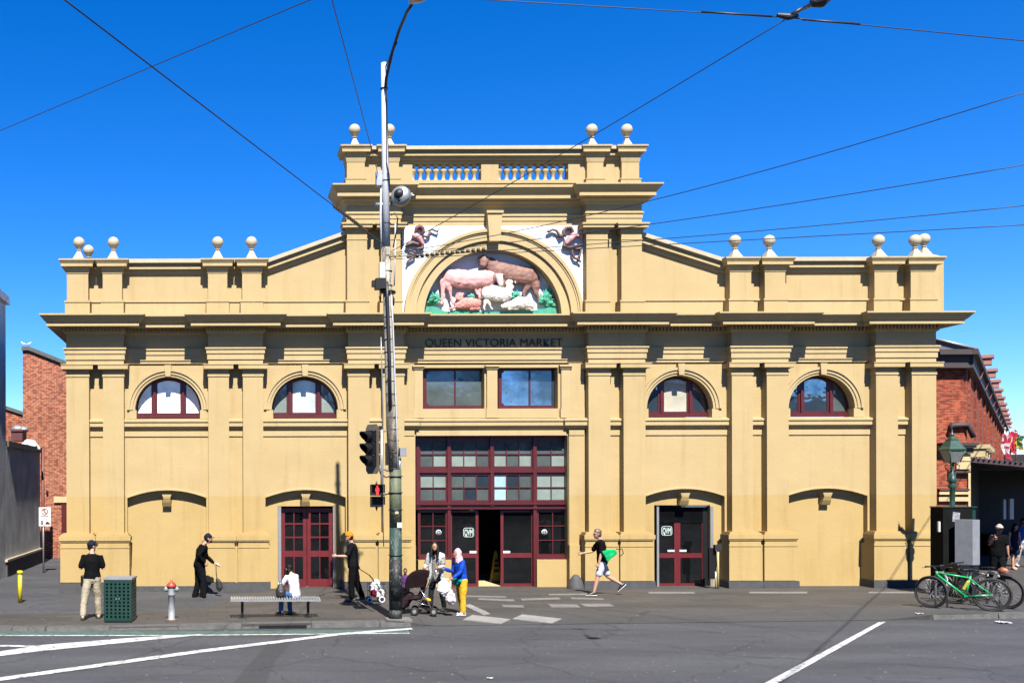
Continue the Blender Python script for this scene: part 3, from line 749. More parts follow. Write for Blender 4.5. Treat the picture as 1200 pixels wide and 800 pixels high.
text_mesh('QUEEN VICTORIA MARKET', .345, .02, ((X(498.5, b1) + X(659, b1)) / 2, b1 - .02, H(406.2, b1, 578)), 'lettering', M_letter, HALL, width=X(659, b1) - X(498.5, b1), offset=-.006)
# ---- attic storey
zt = 7.98
def ha(py, Y=0.0, px=XC): return H(py, Y, px)
zcop = H(303.3, .1)
def slope_poly(side):
    if side < 0: return [(X(79), zcop), (X(315), zcop), (X(407), H(270.5, .1, 400) )]
    return [(X(754), H(272, .1, 757)), (X(848), zcop), (X(1097), zcop)]
def attic(side):
    pl = slope_poly(side)
    bm = BM(); plate(bm, [[(pl[0][0], zt - .1)] + [(pl[-1][0], zt - .1)] + [(x, z - .12) for x, z in reversed(pl)]], b1, b1 + .35); P('attic_wall', bm)
    bm = BM(); box(bm, pl[0][0], pl[-1][0], b1 - .03, b1, zt - .1, H(354.2, b1)); box(bm, pl[0][0], pl[-1][0], b1 - .06, b1 + .001, H(354.2, b1), H(352.2, b1)); P('attic_base', bm, M_trim)
    for nm, z0, z1, yf, m in (('coping', 0.0, -.115, .05, M_cope), ('coping_moulding', -.115, -.21, .17, M_trim), ('coping_fascia', -.21, -.285, .14, M_trim), ('coping_bed', -.285, -.40, .235, M_trim)):
        bm = BM(); yb_ = .78 if nm == 'coping' else b1 + .34
        for p, q in zip(pl, pl[1:]):
            plate(bm, [[(p[0], p[1] + z1), (q[0], q[1] + z1), (q[0], q[1] + z0), (p[0], p[1] + z0)]], yf, yb_)
        P(nm, bm, m)
attic(-1); attic(1)
def finial(cx, cy, z, s=1.0, broad=1.0, name='finial', par=HALL):
    """flared base, little pyramid, neck; the ball is a part of it"""
    bm = BM()
    for (w0, za, w1, zb_) in ((.30, 0, .27, .03), (.27, .03, .17, .085), (.17, .085, .155, .10), (.155, .10, .045, .33), (.045, .33, .04, .345)):
        taper_box(bm, (cx, cy), w0 * broad * s, w0 * broad * s, z + za * s, w1 * broad * s, w1 * broad * s, z + zb_ * s)
    lathe(bm, [(.045, .34), (.075, .355), (.075, .375), (.045, .39), (.06, .405), (.10, .43)], (cx, cy, z), 16)
    f = done(name, bm, M_cope, par)
    bm = BM(); ball(bm, (cx, cy, z + .585 * s), .168 * s, 0, 20); done('ball', bm, M_cope, f)
    return f
def attic_pier(a, b, first=False):
    xa, xb = X(a), X(b); bm = BM()
    box(bm, xa, xb, 0.0, b1 + .3, zt - .05, H(312)); box(bm, xa - .05, xb + .05, -.05, b1 + .02, zt - .06, H(354)); box(bm, xa - .07, xb + .07, -.07, b1 + .021, H(354), H(352.2)); box(bm, xa - .03, xb + .03, -.03, b1 + .022, H(352.2), H(351.4))
    P('attic_pier', bm, M_wall)
    bm = BM(); cx, cy, w = (xa + xb) / 2, .33, (xb - xa) / 2
    for (p0, za, p1, zb_) in ((.015, 320, .03, 317), (.03, 317, .05, 312.6), (.15, 312.6, .15, 309.6), (.15, 309.6, .205, 306), (.21, 306, .21, 304.2)):
        taper_box(bm, (cx, cy), w + p0, .33 + p0, H(za), w + p1, .33 + p1, H(zb_))
    taper_box(bm, (cx, cy), w + .03, .36, H(313.6), w + .03, .36, H(312.6))
    P('pier_cap', bm, M_trim)
    finial(cx, cy, H(304.2), 1.0, 1.0)
AP = [(79, 104), (121, 143.6), (244.4, 267), (284.5, 307), (856, 881), (897, 921), (1025.5, 1051.5), (1068, 1096)]
for a, b in AP: attic_pier(a, b)
finial(X(104.5, 1.9), 1.9, H(315, 1.9), 1.0, 1.0); finial(X(1083.5, 1.0), 1.0, H(303, 1.0, 1083), 1.0)
for px, yy in ((104.5, 1.9), (1083.5, 1.0)):
    bm = BM(); cx = X(px, yy); box(bm, cx - .35, cx + .35, yy - .35, yy + .35, 7.9, H(315 if px < 200 else 303, yy, px)); P('rear_pier', bm, M_trim)
# ---- central block
def HX(py, Y=0.0, px=580): return H(py, Y, px)
UP = [(407.5, 431), (447.5, 470), (688, 713), (729, 753)]
arc_cx, arc_z = X(577.8, b1), zt + .02
rk = (D + b1) / F
bm = BM()
o = [(X(407), zt - .1), (arc_cx - 81 * rk, zt - .1)] + arc(arc_cx, arc_z, 81 * rk, PI, 0, 48, 78.5 * rk) + [(arc_cx + 81 * rk, zt - .1), (X(753), zt - .1), (X(753), HX(261)), (X(407), HX(261))]
plate(bm, [o], b1, b1 + .34); P('upper_wall', bm)
bm = BM()
o = [(X(472, b1), zt), (arc_cx - 100 * rk, zt)] + arc(arc_cx, arc_z, 100 * rk, PI, 0, 48, 97 * rk) + [(arc_cx + 100 * rk, zt), (X(687, b1), zt), (X(687, b1), HX(264.6, b1)), (X(472, b1), HX(264.6, b1))]
plate(bm, [o], b1 - .03, b1 - .001); P('spandrel_ground', bm, M_white_panel)
for k, (r0, r1, yf) in enumerate(((80.5, 88.5, .26), (88.5, 91, .34 - .06), (91, 99, .19), (99, 101, .165), (101, 104.5, .13))):
    bm = BM(); f = 0.972
    plate(bm, [arc(arc_cx, arc_z, r1 * rk, 0, PI, 48, r1 * rk * f) + arc(arc_cx, arc_z, r0 * rk, PI, 0, 48, r0 * rk * f)], yf, b1 + (.3 if k == 0 else .0)); P('arch_ring', bm, M_trim)
bm = BM(); plate(bm, [[(arc_cx + a * rk, HX(p, .1)) for a, p in ((-8.6, 248.5), (9.0, 248.5), (6.4, 283), (-6.2, 283))]], 0.02, b1); box(bm, arc_cx - 9.6 * rk, arc_cx + 10 * rk, -.02, b1, HX(249.5), HX(246.5)); P('keystone', bm, M_trim)
for a, b in UP:
    xa, xb = X(a), X(b); pxx = (a + b) / 2; h = lambda p: H(p, 0, pxx); bm = BM()
    box(bm, xa, xb, 0, b1 + .02, zt - .05, h(275)); box(bm, xa - .05, xb + .05, -.05, b1 + .021, zt - .06, h(354)); box(bm, xa - .07, xb + .07, -.07, b1 + .022, h(354), h(352))
    box(bm, xa - .015, xb + .015, -.015, b1 + .023, h(281), h(279.8)); box(bm, xa + .001, xb - .001, .001, b1 + .0235, h(275.1), h(273))
    for k, (p, za, zb_) in enumerate(((.03, 273, 267.6), (.14, 267.6, 264), (.17, 264, 262))):
        box(bm, xa - p, xb + p, -p, b1 + .024 + .001 * k, h(za), h(zb_))
    P('upper_pilaster', bm, M_wall)
up_pairs = [(407, 470.5), (688, 753)]
path2 = [(X(407), .9), (X(407), 0), (X(470.5), 0), (X(470.5), b1), (X(688), b1), (X(688), 0), (X(753), 0), (X(753), .9)]
h = HX
def sw2(prof, nm, m): bm = BM(); sweep(bm, path2, prof); P(nm, bm, m)
sw2([(-.04, h(262.3)), (.0, h(262.3)), (.0, h(256)), (.02, h(256)), (.02, h(251.5)), (.05, h(250.5)), (.05, h(249)), (0, h(248)), (-.04, h(248))], 'upper_architrave', M_trim)
sw2([(-.04, h(248)), (0, h(248)), (0, h(240)), (-.04, h(240))], 'upper_frieze', M_wall)
sw2([(-.04, h(240)), (0, h(240)), (.05, h(238.5)), (.06, h(237)), (.15, h(234.6)), (.15, h(233)), (.30, h(232.6)), (.30, h(228.7)), (.31, h(228.4)), (.38, h(225)), (.455, h(221.2)), (.455, h(219.5)), (0, h(218.6)), (-.04, h(218.6))], 'upper_cornice', M_trim)
bm = BM()
for a, b in up_pairs: box(bm, X(a) + .03, X(b) - .03, .03, b1 + .015, h(262), h(219))
box(bm, X(407) + .04, X(753) - .04, b1 + .016, .88, h(261) + .002, h(219.2)); P('entablature_core', bm, M_wall)
bm = BM(); box(bm, X(407) + .05, X(753) - .05, b1 + .34, .89, 7.5, h(262)); P('upper_mass', bm, M_wall)
# parapet with balustrade
ztp = h(219); Yp = .14
hb = lambda p: H(p, Yp, 575)
bm = BM(); plate(bm, [rect(X(424, Yp), X(735, Yp), ztp - .05, hb(188)), rect(X(484.3, Yp), X(565, Yp), hb(211), hb(191)), rect(X(585.3, Yp), X(667, Yp), hb(211), hb(191))], Yp, Yp + .32); P('parapet', bm)
bm = BM(); box(bm, X(424), X(735), Yp - .05, Yp + .02, ztp - .05, hb(215.6)); box(bm, X(424), X(735), Yp - .08, Yp + .021, hb(215.6), hb(214.6)); P('parapet_base', bm, M_trim)
for nm, za, zb_, yf, m in (('coping', 178, 174, -.12, M_cope), ('coping_moulding', 181.3, 178, 0.02, M_trim), ('coping_fascia', 184.3, 181.3, -.03, M_trim), ('coping_bed', 188, 184.3, .07, M_trim)):
    bm = BM(); box(bm, X(424), X(735), yf, Yp + .34 + (.06 if nm == 'coping' else 0), hb(za), hb(zb_)); P(nm, bm, m)
bal_prof = [(.10, 0), (.10, .025), (.07, .04), (.05, .09), (.046, .14), (.056, .20), (.082, .26), (.106, .31), (.106, .34), (.07, .37), (.05, .41), (.06, .44), (.095, .465), (.10, .51)]
bm = BM(); lathe(bm, bal_prof, (0, 0, 0), 12); me_o = P('baluster', bm, M_trim)
me_o.location = MW[HALL].inverted() @ Vector((0, 0, 0)); first = True
kk = 1.02 * (hb(191) - hb(211)) / .51
bal_me = me_o.data; bal_me.transform(MW[HALL])
sites = [484.5 + 9.0 * i for i in range(10)] + [585.5 + 9.05 * i for i in range(10)]
for i, px in enumerate(sites):
    o_ = me_o if i == 0 else link(me_o.copy())
    if i: o_.parent = HALL
    o_.location = MW[HALL].inverted() @ Vector((X(px, Yp + .16), Yp + .16, hb(211.2))); o_.scale = (1, 1, kk)
for a, b in ((407.5, 428.5), (455.5, 468.5), (689, 708), (729.6, 750)):
    if a > 450 and a < 460: a, b = 449.5, 468.5
    xa, xb = X(a), X(b); pxx = (a + b) / 2; hh = lambda p: H(p, 0, pxx); bm = BM()
    box(bm, xa, xb, 0, .55, ztp - .05, hh(186)); box(bm, xa - .04, xb + .04, -.04, .56, ztp - .05, hh(210.5)); box(bm, xa - .055, xb + .055, -.055, .565, hh(210.5), hh(209.3))
    P('parapet_pier', bm, M_wall)
    bm = BM(); cx, cy, w = (xa + xb) / 2, .28, (xb - xa) / 2
    for (p0, za, p1, zb_) in ((.01, 190, .03, 186), (.03, 186, .05, 179.4), (.15, 179.4, .15, 176.6), (.15, 176.6, .19, 173.6), (.20, 173.6, .20, 171.8)):
        taper_box(bm, (cx, cy), w + p0, .28 + p0, hh(za), w + p1, .28 + p1, hh(zb_))
    taper_box(bm, (cx, cy), w + .04, .31, hh(180.1), w + .04, .31, hh(179.3)); P('pier_cap', bm, M_trim)
    finial(cx, cy, hh(171.8), 1.0, 0.86)

# ---- blobs: lofted limbs merged into one continuous skin
def loft(bm, pts, rads, ref=(1, 0, 0), n=12):
    """closed limb through pts with (a, b) half-widths; a lies along ref"""
    pts = [Vector(p) for p in pts]; rads = [r if isinstance(r, (tuple, list)) else (r, r) for r in rads]
    ref = Vector(ref); rings = []
    def frame(d):
        u = ref - d * ref.dot(d)
        if u.length < 1e-3: u = Vector((0, 1, 0)) - d * d.y
        u.normalize(); return u, d.cross(u)
    def ring(p, d, ra, rb):
        u, v = frame(d); return [bm.verts.new(p + u * ra * math.cos(2 * PI * k / n) + v * rb * math.sin(2 * PI * k / n)) for k in range(n)]
    dirs = []
    for i in range(len(pts)):
        d = pts[min(i + 1, len(pts) - 1)] - pts[max(i - 1, 0)]
        dirs.append(d.normalized() if d.length > 1e-9 else Vector((0, 0, 1)))
    r0 = min(rads[0])
    for t, k in ((-.9, .35), (-.6, .75)): rings.append(ring(pts[0] + dirs[0] * r0 * t * .8, dirs[0], rads[0][0] * k, rads[0][1] * k))
    for p, d, r in zip(pts, dirs, rads): rings.append(ring(p, d, *r))
    r1 = min(rads[-1])
    for t, k in ((.6, .75), (.9, .35)): rings.append(ring(pts[-1] + dirs[-1] * r1 * t * .8, dirs[-1], rads[-1][0] * k, rads[-1][1] * k))
    for a, b in zip(rings, rings[1:]):
        for k in range(n): bm.faces.new((a[k], a[(k + 1) % n], b[(k + 1) % n], b[k]))
    bm.faces.new(rings[0]); bm.faces.new(rings[-1])
def skin(bm, voxel=.012, smooth_it=2, fold=0.0, fscale=9.0, wool=0.0):
    """voxel-remesh a bmesh of overlapping closed shapes into one smooth surface; returns a bmesh"""
    bmesh.ops.recalc_face_normals(bm, faces=bm.faces)
    me = bpy.data.meshes.new('tmp'); bm.to_mesh(me); bm.free()
    o = bpy.data.objects.new('tmp', me); link(o)
    md = o.modifiers.new('r', 'REMESH'); md.mode = 'VOXEL'; md.voxel_size = voxel
    if smooth_it: ms = o.modifiers.new('s', 'SMOOTH'); ms.iterations = smooth_it; ms.factor = 0.5
    dg = bpy.context.evaluated_depsgraph_get()
    m2 = bpy.data.meshes.new_from_object(o.evaluated_get(dg)); bpy.data.objects.remove(o); bpy.data.meshes.remove(me)
    out = bmesh.new(); out.from_mesh(m2); bpy.data.meshes.remove(m2)
    if fold or wool:
        out.normal_update()
        for v in out.verts:
            p = v.co
            if fold: v.co = p + v.normal * fold * (noise.noise(Vector((p.x * fscale, p.y * fscale, p.z * fscale * .55))) + .5 * noise.noise(p * fscale * 2.3))
            if wool: v.co = p + v.normal * wool * abs(noise.noise(p * 16))
    for f in out.faces: f.smooth = True
    return out

# ================================================================== RELIEF IN THE ARCH
YT = b1 + .33
bm = BM(); plate(bm, [[(arc_cx - 82 * rk, zt - .08)] + arc(arc_cx, arc_z, 82 * rk, PI, 0, 40, 80 * rk) + [(arc_cx + 82 * rk, zt - .08)]], YT - .02, YT + .0); P('tympanum', bm, M_white_panel)
yR = YT - .02
def RP(cx_, cy_, d=0.0):       # coordinates in the enlarged crop of the relief: 6.667 per photo pixel, origin (500, 280)
    return W(500 + cx_ / 6.667, 280 + cy_ / 6.667, yR) + Vector((0, -d, 0))
rs = (D + yR) / F / 6.667
def relief(name, m, parts, squash=.55, depth=.1, **k):
    bm = BM()
    for pts, rads in parts:
        loft(bm, [RP(p[0], p[1], depth + (p[2] if len(p) > 2 else 0)) for p in pts], [(r * rs, r * rs * squash) if not isinstance(r, tuple) else (r[0] * rs, r[1] * rs) for r in rads], ref=(0, 0, 1) if abs(pts[-1][0] - pts[0][0]) > abs(pts[-1][1] - pts[0][1]) else (1, 0, 0))
    k.setdefault('fold', .022); k.setdefault('fscale', 5); return P(name, skin(bm, .02, 1, **k), m)
M_bull = mat('relief_brown', (0.24, 0.115, 0.085), 0.7, 0.25, 6)
M_cow = mat('relief_pink', (0.72, 0.36, 0.34), 0.7, 0.15, 5)
M_cowhead = mat('relief_pale_pink', (0.75, 0.58, 0.54), 0.7, 0.2, 9)
M_sheepP = mat('relief_salmon', (0.66, 0.27, 0.23), 0.8, 0.2, 9)
M_sheepW = mat('relief_white_wool', (0.74, 0.71, 0.66), 0.8, 0.12, 9)
M_reliefgreen = mat('relief_green', (0.035, 0.32, 0.19), 0.7, 0.3, 6)
b_ = relief('bull', M_bull, [
    ([(500, 235), (560, 262), (650, 282), (740, 292), (805, 300), (835, 312)], [56, 78, 75, 73, 74, 54]),
    ([(470, 180), (500, 210), (545, 255)], [44, 56, 66]), ([(445, 155, .05), (436, 185, .09), (424, 222, .12)], [36, 33, 25]),
    ([(560, 300), (590, 350), (600, 385)], [58, 48, 26]),
    ([(820, 320), (845, 380), (850, 430), (875, 470), (875, 500)], [42, 34, 17, 14, 12]),
    ([(780, 340), (775, 385), (750, 430), (755, 465)], [38, 26, 15, 12]),
    ([(850, 265), (872, 300), (868, 360), (862, 400)], [7, 8, 8, 12]),
    ([(476, 158), (494, 168)], [10, 8]), ([(410, 150), (396, 158)], [9, 7]), ([(560, 330), (540, 300), (500, 250)], [22, 30, 34])], depth=.10)
bm = BM(); 
for c in ((415, 165), (452, 165)): ball(bm, RP(c[0], c[1], .20), .022)
P('bull_eye', bm, M_black, kind='stuff')
relief('cow', M_cow, [
    ([(150, 300), (230, 318), (330, 326), (430, 322), (500, 314)], [58, 74, 73, 70, 60]),
    ([(490, 300), (530, 310), (548, 330)], [44, 36, 28]),
    ([(150, 320), (160, 370), (175, 420), (180, 460), (198, 515)], [40, 32, 16, 12, 13]),
    ([(128, 330), (118, 400), (112, 460), (108, 515)], [22, 16, 13, 14]),
    ([(400, 350), (405, 400), (400, 440), (404, 470)], [24, 15, 12, 12]), ([(370, 350), (374, 400), (385, 440)], [20, 13, 11]),
    ([(112, 285), (98, 340), (105, 400), (128, 440), (125, 470)], [7, 7, 7, 9, 13])], depth=.16)
relief('cow_head', M_cowhead, [([(544, 300), (552, 335), (560, 378)], [31, 28, 20]), ([(520, 292), (575, 292)], [8, 7])], depth=.30, fold=.006)
relief('cow_ear', M_bull, [([(520, 290), (508, 318), (515, 345)], [9, 15, 8]), ([(575, 296), (592, 292)], [8, 6])], depth=.27)
relief('lying_sheep', M_sheepP, [([(215, 530), (280, 510), (340, 505), (400, 512)], [18, 38, 40, 30]), ([(245, 480), (250, 450), (240, 435)], [30, 26, 20]), ([(238, 440), (220, 465)], [20, 11]), ([(268, 432), (280, 440)], [8, 6]), ([(210, 545), (160, 555)], [10, 8]), ([(330, 552), (410, 550)], [10, 9])], depth=.16, wool=.03)
relief('standing_sheep', M_sheepW, [([(430, 430), (480, 430), (540, 440), (600, 450), (630, 440)], [40, 58, 60, 52, 38]), ([(625, 410), (640, 375)], [30, 30]), ([(640, 360), (620, 352), (600, 360)], [30, 22, 12]), ([(450, 490), (432, 540), (436, 565)], [14, 8, 9]), ([(465, 500), (482, 540), (500, 560)], [13, 8, 9]), ([(668, 345), (680, 360)], [9, 7])], depth=.24, wool=.03)
relief('resting_sheep', M_sheepW, [([(640, 525), (700, 505), (770, 505), (815, 530)], [30, 42, 44, 24]), ([(640, 520), (600, 525), (570, 540)], [26, 22, 12]), ([(620, 553), (700, 556)], [9, 8]), ([(760, 555), (820, 552)], [9, 8])], depth=.22, wool=.03)
# painted grass: ground mound and tufts of blades
bm = BM()
base = [(arc_cx - 79 * rk, arc_z), (arc_cx + 79 * rk, arc_z)]
top = []
for i in range(41):
    t = 1 - i / 40; x = arc_cx + (-76 + 152 * t) * rk; top.append((x, arc_z + rk * (7.5 + 4 * noise.noise(Vector((t * 9, 1, 0))) + 6 * abs(2 * t - 1) ** 3)))
plate(bm, [base + top], yR - .10, yR); P('relief_ground', bm, M_reliefgreen)
def tuft(cx_, cy_, n, h, name='relief_bush'):
    bm = BM(); c = RP(cx_, cy_, .06); rr = random.Random(int(cx_))
    for i in range(n):
        a = R(-62 + 124 * i / (n - 1)) + rr.uniform(-.1, .1); L = h * (1 - .35 * abs(i / (n - 1) * 2 - 1)) * rr.uniform(.8, 1.1)
        tip = c + Vector((math.sin(a) * L, rr.uniform(-.1, 0), math.cos(a) * L)); w = .05
        b0, b1_ = c + Vector((-w, .0, 0)), c + Vector((w, .0, 0)); mdp = (c + tip) / 2 + Vector((0, -.05, 0))
        vs = [bm.verts.new(p) for p in (b0, b1_, mdp + Vector((w, 0, 0)), mdp - Vector((w, 0, 0)), tip)]
        bm.faces.new((vs[0], vs[1], vs[2], vs[3])); bm.faces.new((vs[3], vs[2], vs[4]))
        vs2 = [bm.verts.new(v.co + Vector((0, .03, 0))) for v in vs]; bm.faces.new((vs2[3], vs2[2], vs2[1], vs2[0])); bm.faces.new((vs2[4], vs2[2], vs2[3]))
    P(name, bm, M_reliefgreen)
tuft(40, 520, 13, .42); tuft(60, 500, 11, .36); tuft(930, 500, 13, .50); tuft(905, 520, 11, .34); tuft(340, 470, 9, .22); tuft(690, 475, 13, .30); tuft(960, 540, 9, .3)
# curling ornaments in the spandrels: crop 11.43 per pixel
def ornament(ox, oy, parts, depth=.09):
    k = 11.43; sc_ = (D + b1) / F / k
    for m, pts, rads in parts:
        bm = BM()
        loft(bm, [W(ox + p[0] / k, oy + p[1] / k, b1 - .03) + Vector((0, -depth - (p[2] if len(p) > 2 else 0), 0)) for p in pts], [(r * sc_ * 1.4, r * sc_ * 1.1) for r in rads], ref=(0, 1, 0), n=10)
        P('spandrel_ornament', skin(bm, .018, 1), m)
M_orn = mat('ornament_brown', (0.13, 0.06, 0.055), 0.6, 0.3, 8); M_ornp = mat('ornament_pink', (0.66, 0.33, 0.34), 0.6, 0.15, 8)
ornament(460, 255, [(M_orn, [(300, 200), (315, 155), (355, 130), (395, 155), (405, 205), (385, 235)], [18, 26, 28, 26, 22, 14]), (M_orn, [(400, 250), (450, 270), (485, 235), (490, 185), (520, 165), (560, 185), (595, 200), (605, 165)], [12, 18, 18, 13, 12, 12, 14, 8]),
    (M_ornp, [(270, 250), (300, 260), (345, 290), (400, 370)], [26, 44, 44, 22]), (M_orn, [(330, 370), (260, 350), (195, 375), (170, 400)], [26, 30, 26, 14]), (M_orn, [(400, 390), (385, 425), (320, 430)], [20, 24, 14]), (M_orn, [(200, 470), (240, 450), (290, 470), (290, 530), (240, 560), (200, 590), (180, 635)], [16, 18, 16, 15, 15, 14, 11])])
ornament(630, 255, [(M_orn, [(110, 195), (130, 200), (190, 170), (240, 185), (270, 230), (290, 270), (320, 250), (330, 195), (370, 150), (430, 145), (455, 190), (445, 235)], [9, 18, 14, 14, 18, 22, 16, 20, 22, 22, 20, 12]), (M_orn, [(345, 180), (335, 230), (360, 262)], [18, 18, 14]),
    (M_ornp, [(370, 360), (420, 300), (470, 250), (510, 245)], [22, 42, 40, 24]), (M_ornp, [(500, 250), (560, 255), (600, 300)], [24, 20, 9]), (M_orn, [(350, 330), (330, 390), (400, 410), (480, 400), (570, 380)], [14, 20, 24, 26, 16]), (M_orn, [(450, 430), (450, 490), (480, 550), (530, 570), (560, 600)], [14, 16, 16, 14, 13]), (M_orn, [(565, 430), (560, 490), (520, 560)], [14, 14, 12]), (M_orn, [(450, 410), (510, 430), (565, 420)], [16, 16, 16])])

# ================================================================== NEIGHBOURS
# left: grey rendered building with lower yard wall
XG = -7.65
GB = thing('grey_building', 'tall grey rendered building cut by the left edge of the picture', 'building', (XG - 2, 0, -.3))
bm = BM(); box(bm, XG - 12, XG, -8.0, 5.6, -.6, 9.35); done('wall', bm, M_grey, GB)
bm = BM(); box(bm, XG - 12, XG + .12, -8.1, 5.75, 9.35, 9.62); done('coping', bm, M_grey, GB)
bm = BM(); box(bm, XG - .002, XG + .05, 3.9, 4.5, 6.2, 8.6); done('metal_panel', bm, M_steel, GB)
GW = thing('yard_wall', 'low grey rendered wall with a stone foot running back from the grey building', 'wall', (XG, 9, -.35))
bm = BM(); box(bm, XG - .35, XG, 5.62, 12.1, -.6, 4.42); done('render', bm, M_grey, GW)
bm = BM(); box(bm, XG - .42, XG + .07, 5.76, 12.2, 4.42, 4.62); done('coping', bm, M_kerb, GW)
bm = BM(); box(bm, XG - .3, XG + .06, 5.5, 12.15, -.6, .42); done('stone_foot', bm, M_blue, GW)
bm = BM(); box(bm, XG + .001, XG + .09, 5.4, 12.15, .42, .5); done('foot_ledge', bm, M_cope, GW)
bm = BM(); tube(bm, [(XG + .08, 12.3, -.3), (XG + .08, 12.3, 4.6)], .07, 8); done('drain_pipe', bm, mat('rust_brown', (0.16, 0.05, 0.035), .7), GW)
bm = BM(); box(bm, -12, XG + .25, -10, 12.4, -.34, -.23); struct('lane_kerb', bm, M_kerb)
tk = tag(done('roof_tank', (lambda b: (box(b, X(15, 12), X(28, 12), 11.7, 12.6, H(516, 12), H(505, 12)), box(b, X(14.2, 12), X(28.8, 12), 11.65, 12.65, H(505, 12), H(503, 12)), b)[-1])(BM()), mat('dark_red_tin', (0.10, 0.02, 0.025), .6)), 'dark red metal tank above the low grey yard wall', 'tank')
bm = BM(); ball(bm, (X(20, 12), 12.2, H(501.5, 12)), .28, 0, 14, (1.0, .8, .55)); ball(bm, (X(26, 12), 12.2, H(502, 12)), .2, 0, 12, (1.2, .8, .6)); tag(done('roof_vent', bm, M_steel), 'round silver vent cap on the dark red tank', 'vent')
bm = BM(); loft(bm, [(X(28, 11.5), 11.3, H(521, 11.5)), (X(34, 11.5), 11.3, H(519, 11.5)), (X(40, 11.5), 11.3, H(521.5, 11.5)), (X(46, 11.5), 11.4, H(525, 11.5))], [(.2, .1), (.25, .2), (.25, .2), (.15, .1)], (0, 1, 0)); tag(done('tarpaulin', skin(bm, .04, 1, fold=.08, fscale=4), M_signwhite), 'crumpled white tarpaulin lying on the yard wall coping', 'tarpaulin')
# left: brick building
YB = 15.0
BL = thing('brick_building', 'orange brick building with sloping pale parapet left of the yellow hall', 'building', (X(50, YB), YB, -.4))
bm = BM(); hB = lambda p: H(p, YB)
plate(bm, [[(X(27, YB), -.8), (X(100, YB), -.8), (X(100, YB), hB(436)), (X(34, YB), hB(410)), (X(27, YB), hB(410))]], YB, YB + 6); done('wall', bm, M_brickL, BL)
bm = BM(); plate(bm, [[(X(26.2, YB), hB(410)), (X(34.5, YB), hB(410)), (X(100, YB), hB(436)), (X(100, YB), hB(431.5)), (X(35, YB), hB(405.5)), (X(26.2, YB), hB(405.5))]], YB - .12, YB + .5); done('parapet_coping', bm, M_kerb, BL)
bm = BM(); box(bm, X(63.5, YB), X(82, YB), YB - .09, YB + .02, hB(588), hB(581)); done('lintel', bm, M_cream, BL)
bm = BM(); box(bm, X(72, YB), X(82, YB), YB - .04, YB + .02, hB(690), hB(588)); done('door', bm, M_maroon, BL)
bm = BM(); box(bm, X(54.5, YB), X(56.8, YB), YB - .1, YB + .0, hB(578), hB(574)); done('wall_lamp', bm, M_black, BL)
bm = BM(); box(bm, X(46, YB), X(90, YB), YB - .3, YB - .001, -.8, hB(667)); done('plinth', bm, M_blue, BL)
BF = thing('rear_brick_wall', 'lower brick wall with sloping pale coping behind the yard wall', 'wall', (X(15, 18), 18, -.4))
bm = BM(); hF = lambda p: H(p, 18.0); plate(bm, [[(X(-60, 18), -.8), (X(30, 18), -.8), (X(30, 18), hF(486)), (X(8, 18), hF(479)), (X(-60, 18), hF(459))]], 18, 22); done('wall', bm, M_brickL, BF)
bm = BM(); plate(bm, [[(X(-60, 18), hF(459)), (X(8, 18), hF(479)), (X(29, 18), hF(486)), (X(29, 18), hF(482)), (X(8, 18), hF(475)), (X(-60, 18), hF(455))]], 17.9, 18.4); done('parapet_coping', bm, M_kerb, BF)
def bird(px, py, Y, lab, d=1, sc=.55):
    t = thing('seagull', lab, 'bird', tuple(W(px, py, Y)), 0, 'seagulls on the brick parapet')
    bm = BM(); s = sc; loft(bm, [(-.2 * d * s, 0, .11 * s), (-.08 * d * s, 0, .13 * s), (.05 * d * s, 0, .17 * s), (.12 * d * s, 0, .24 * s)], [(.03 * s, .03 * s), (.08 * s, .07 * s), (.085 * s, .075 * s), (.05 * s, .05 * s)], (0, 1, 0)); ball(bm, (.14 * d * s, 0, .28 * s), .05 * s)
    done('body', skin(bm, .015, 1), M_signwhite, t, world=False)
    bm = BM(); tube(bm, [(.18 * d * s, 0, .28 * s), (.25 * d * s, 0, .265 * s)], .014, 6, r1=.003); done('beak', bm, M_cream, t, world=False)
    for y in (-.03, .03):
        bm = BM(); tube(bm, [(0, y, .1 * s), (0, y, 0)], .009, 5); done('leg', bm, M_cream, t, world=False)
    pass
bird(27.5, 405, YB, 'white seagull on the outer corner of the brick parapet', -1); bird(34, 405.2, YB, 'white seagull walking on the sloping brick parapet', 1)
# right: red brick building set back on the angled side street
CY, CXr = 4.5, X(1133, 4.5)
aZ = math.atan2(.7866, .6175)                        # direction of the side street front
BR = thing('corner_building', 'red brick building with bracketed eaves receding right of the yellow hall', 'building', (CXr, CY, 0), aZ)
Minv = MW[BR].inverted()
def FR(px, py, Y=CY): return Minv @ W(px, py, Y)
eave = H(432, CY, 1120)
# front face (towards the photographer): built in world frame, own object for brick coordinates
bm = BM(); box(bm, X(1092, CY), CXr, CY, CY + .4, -.5, eave)
bm.transform(Matrix.Translation((-CXr, -CY, 0))); fw = done('front_wall', bm, M_brickR, BR, world=False); fw.rotation_euler = (0, 0, -aZ)
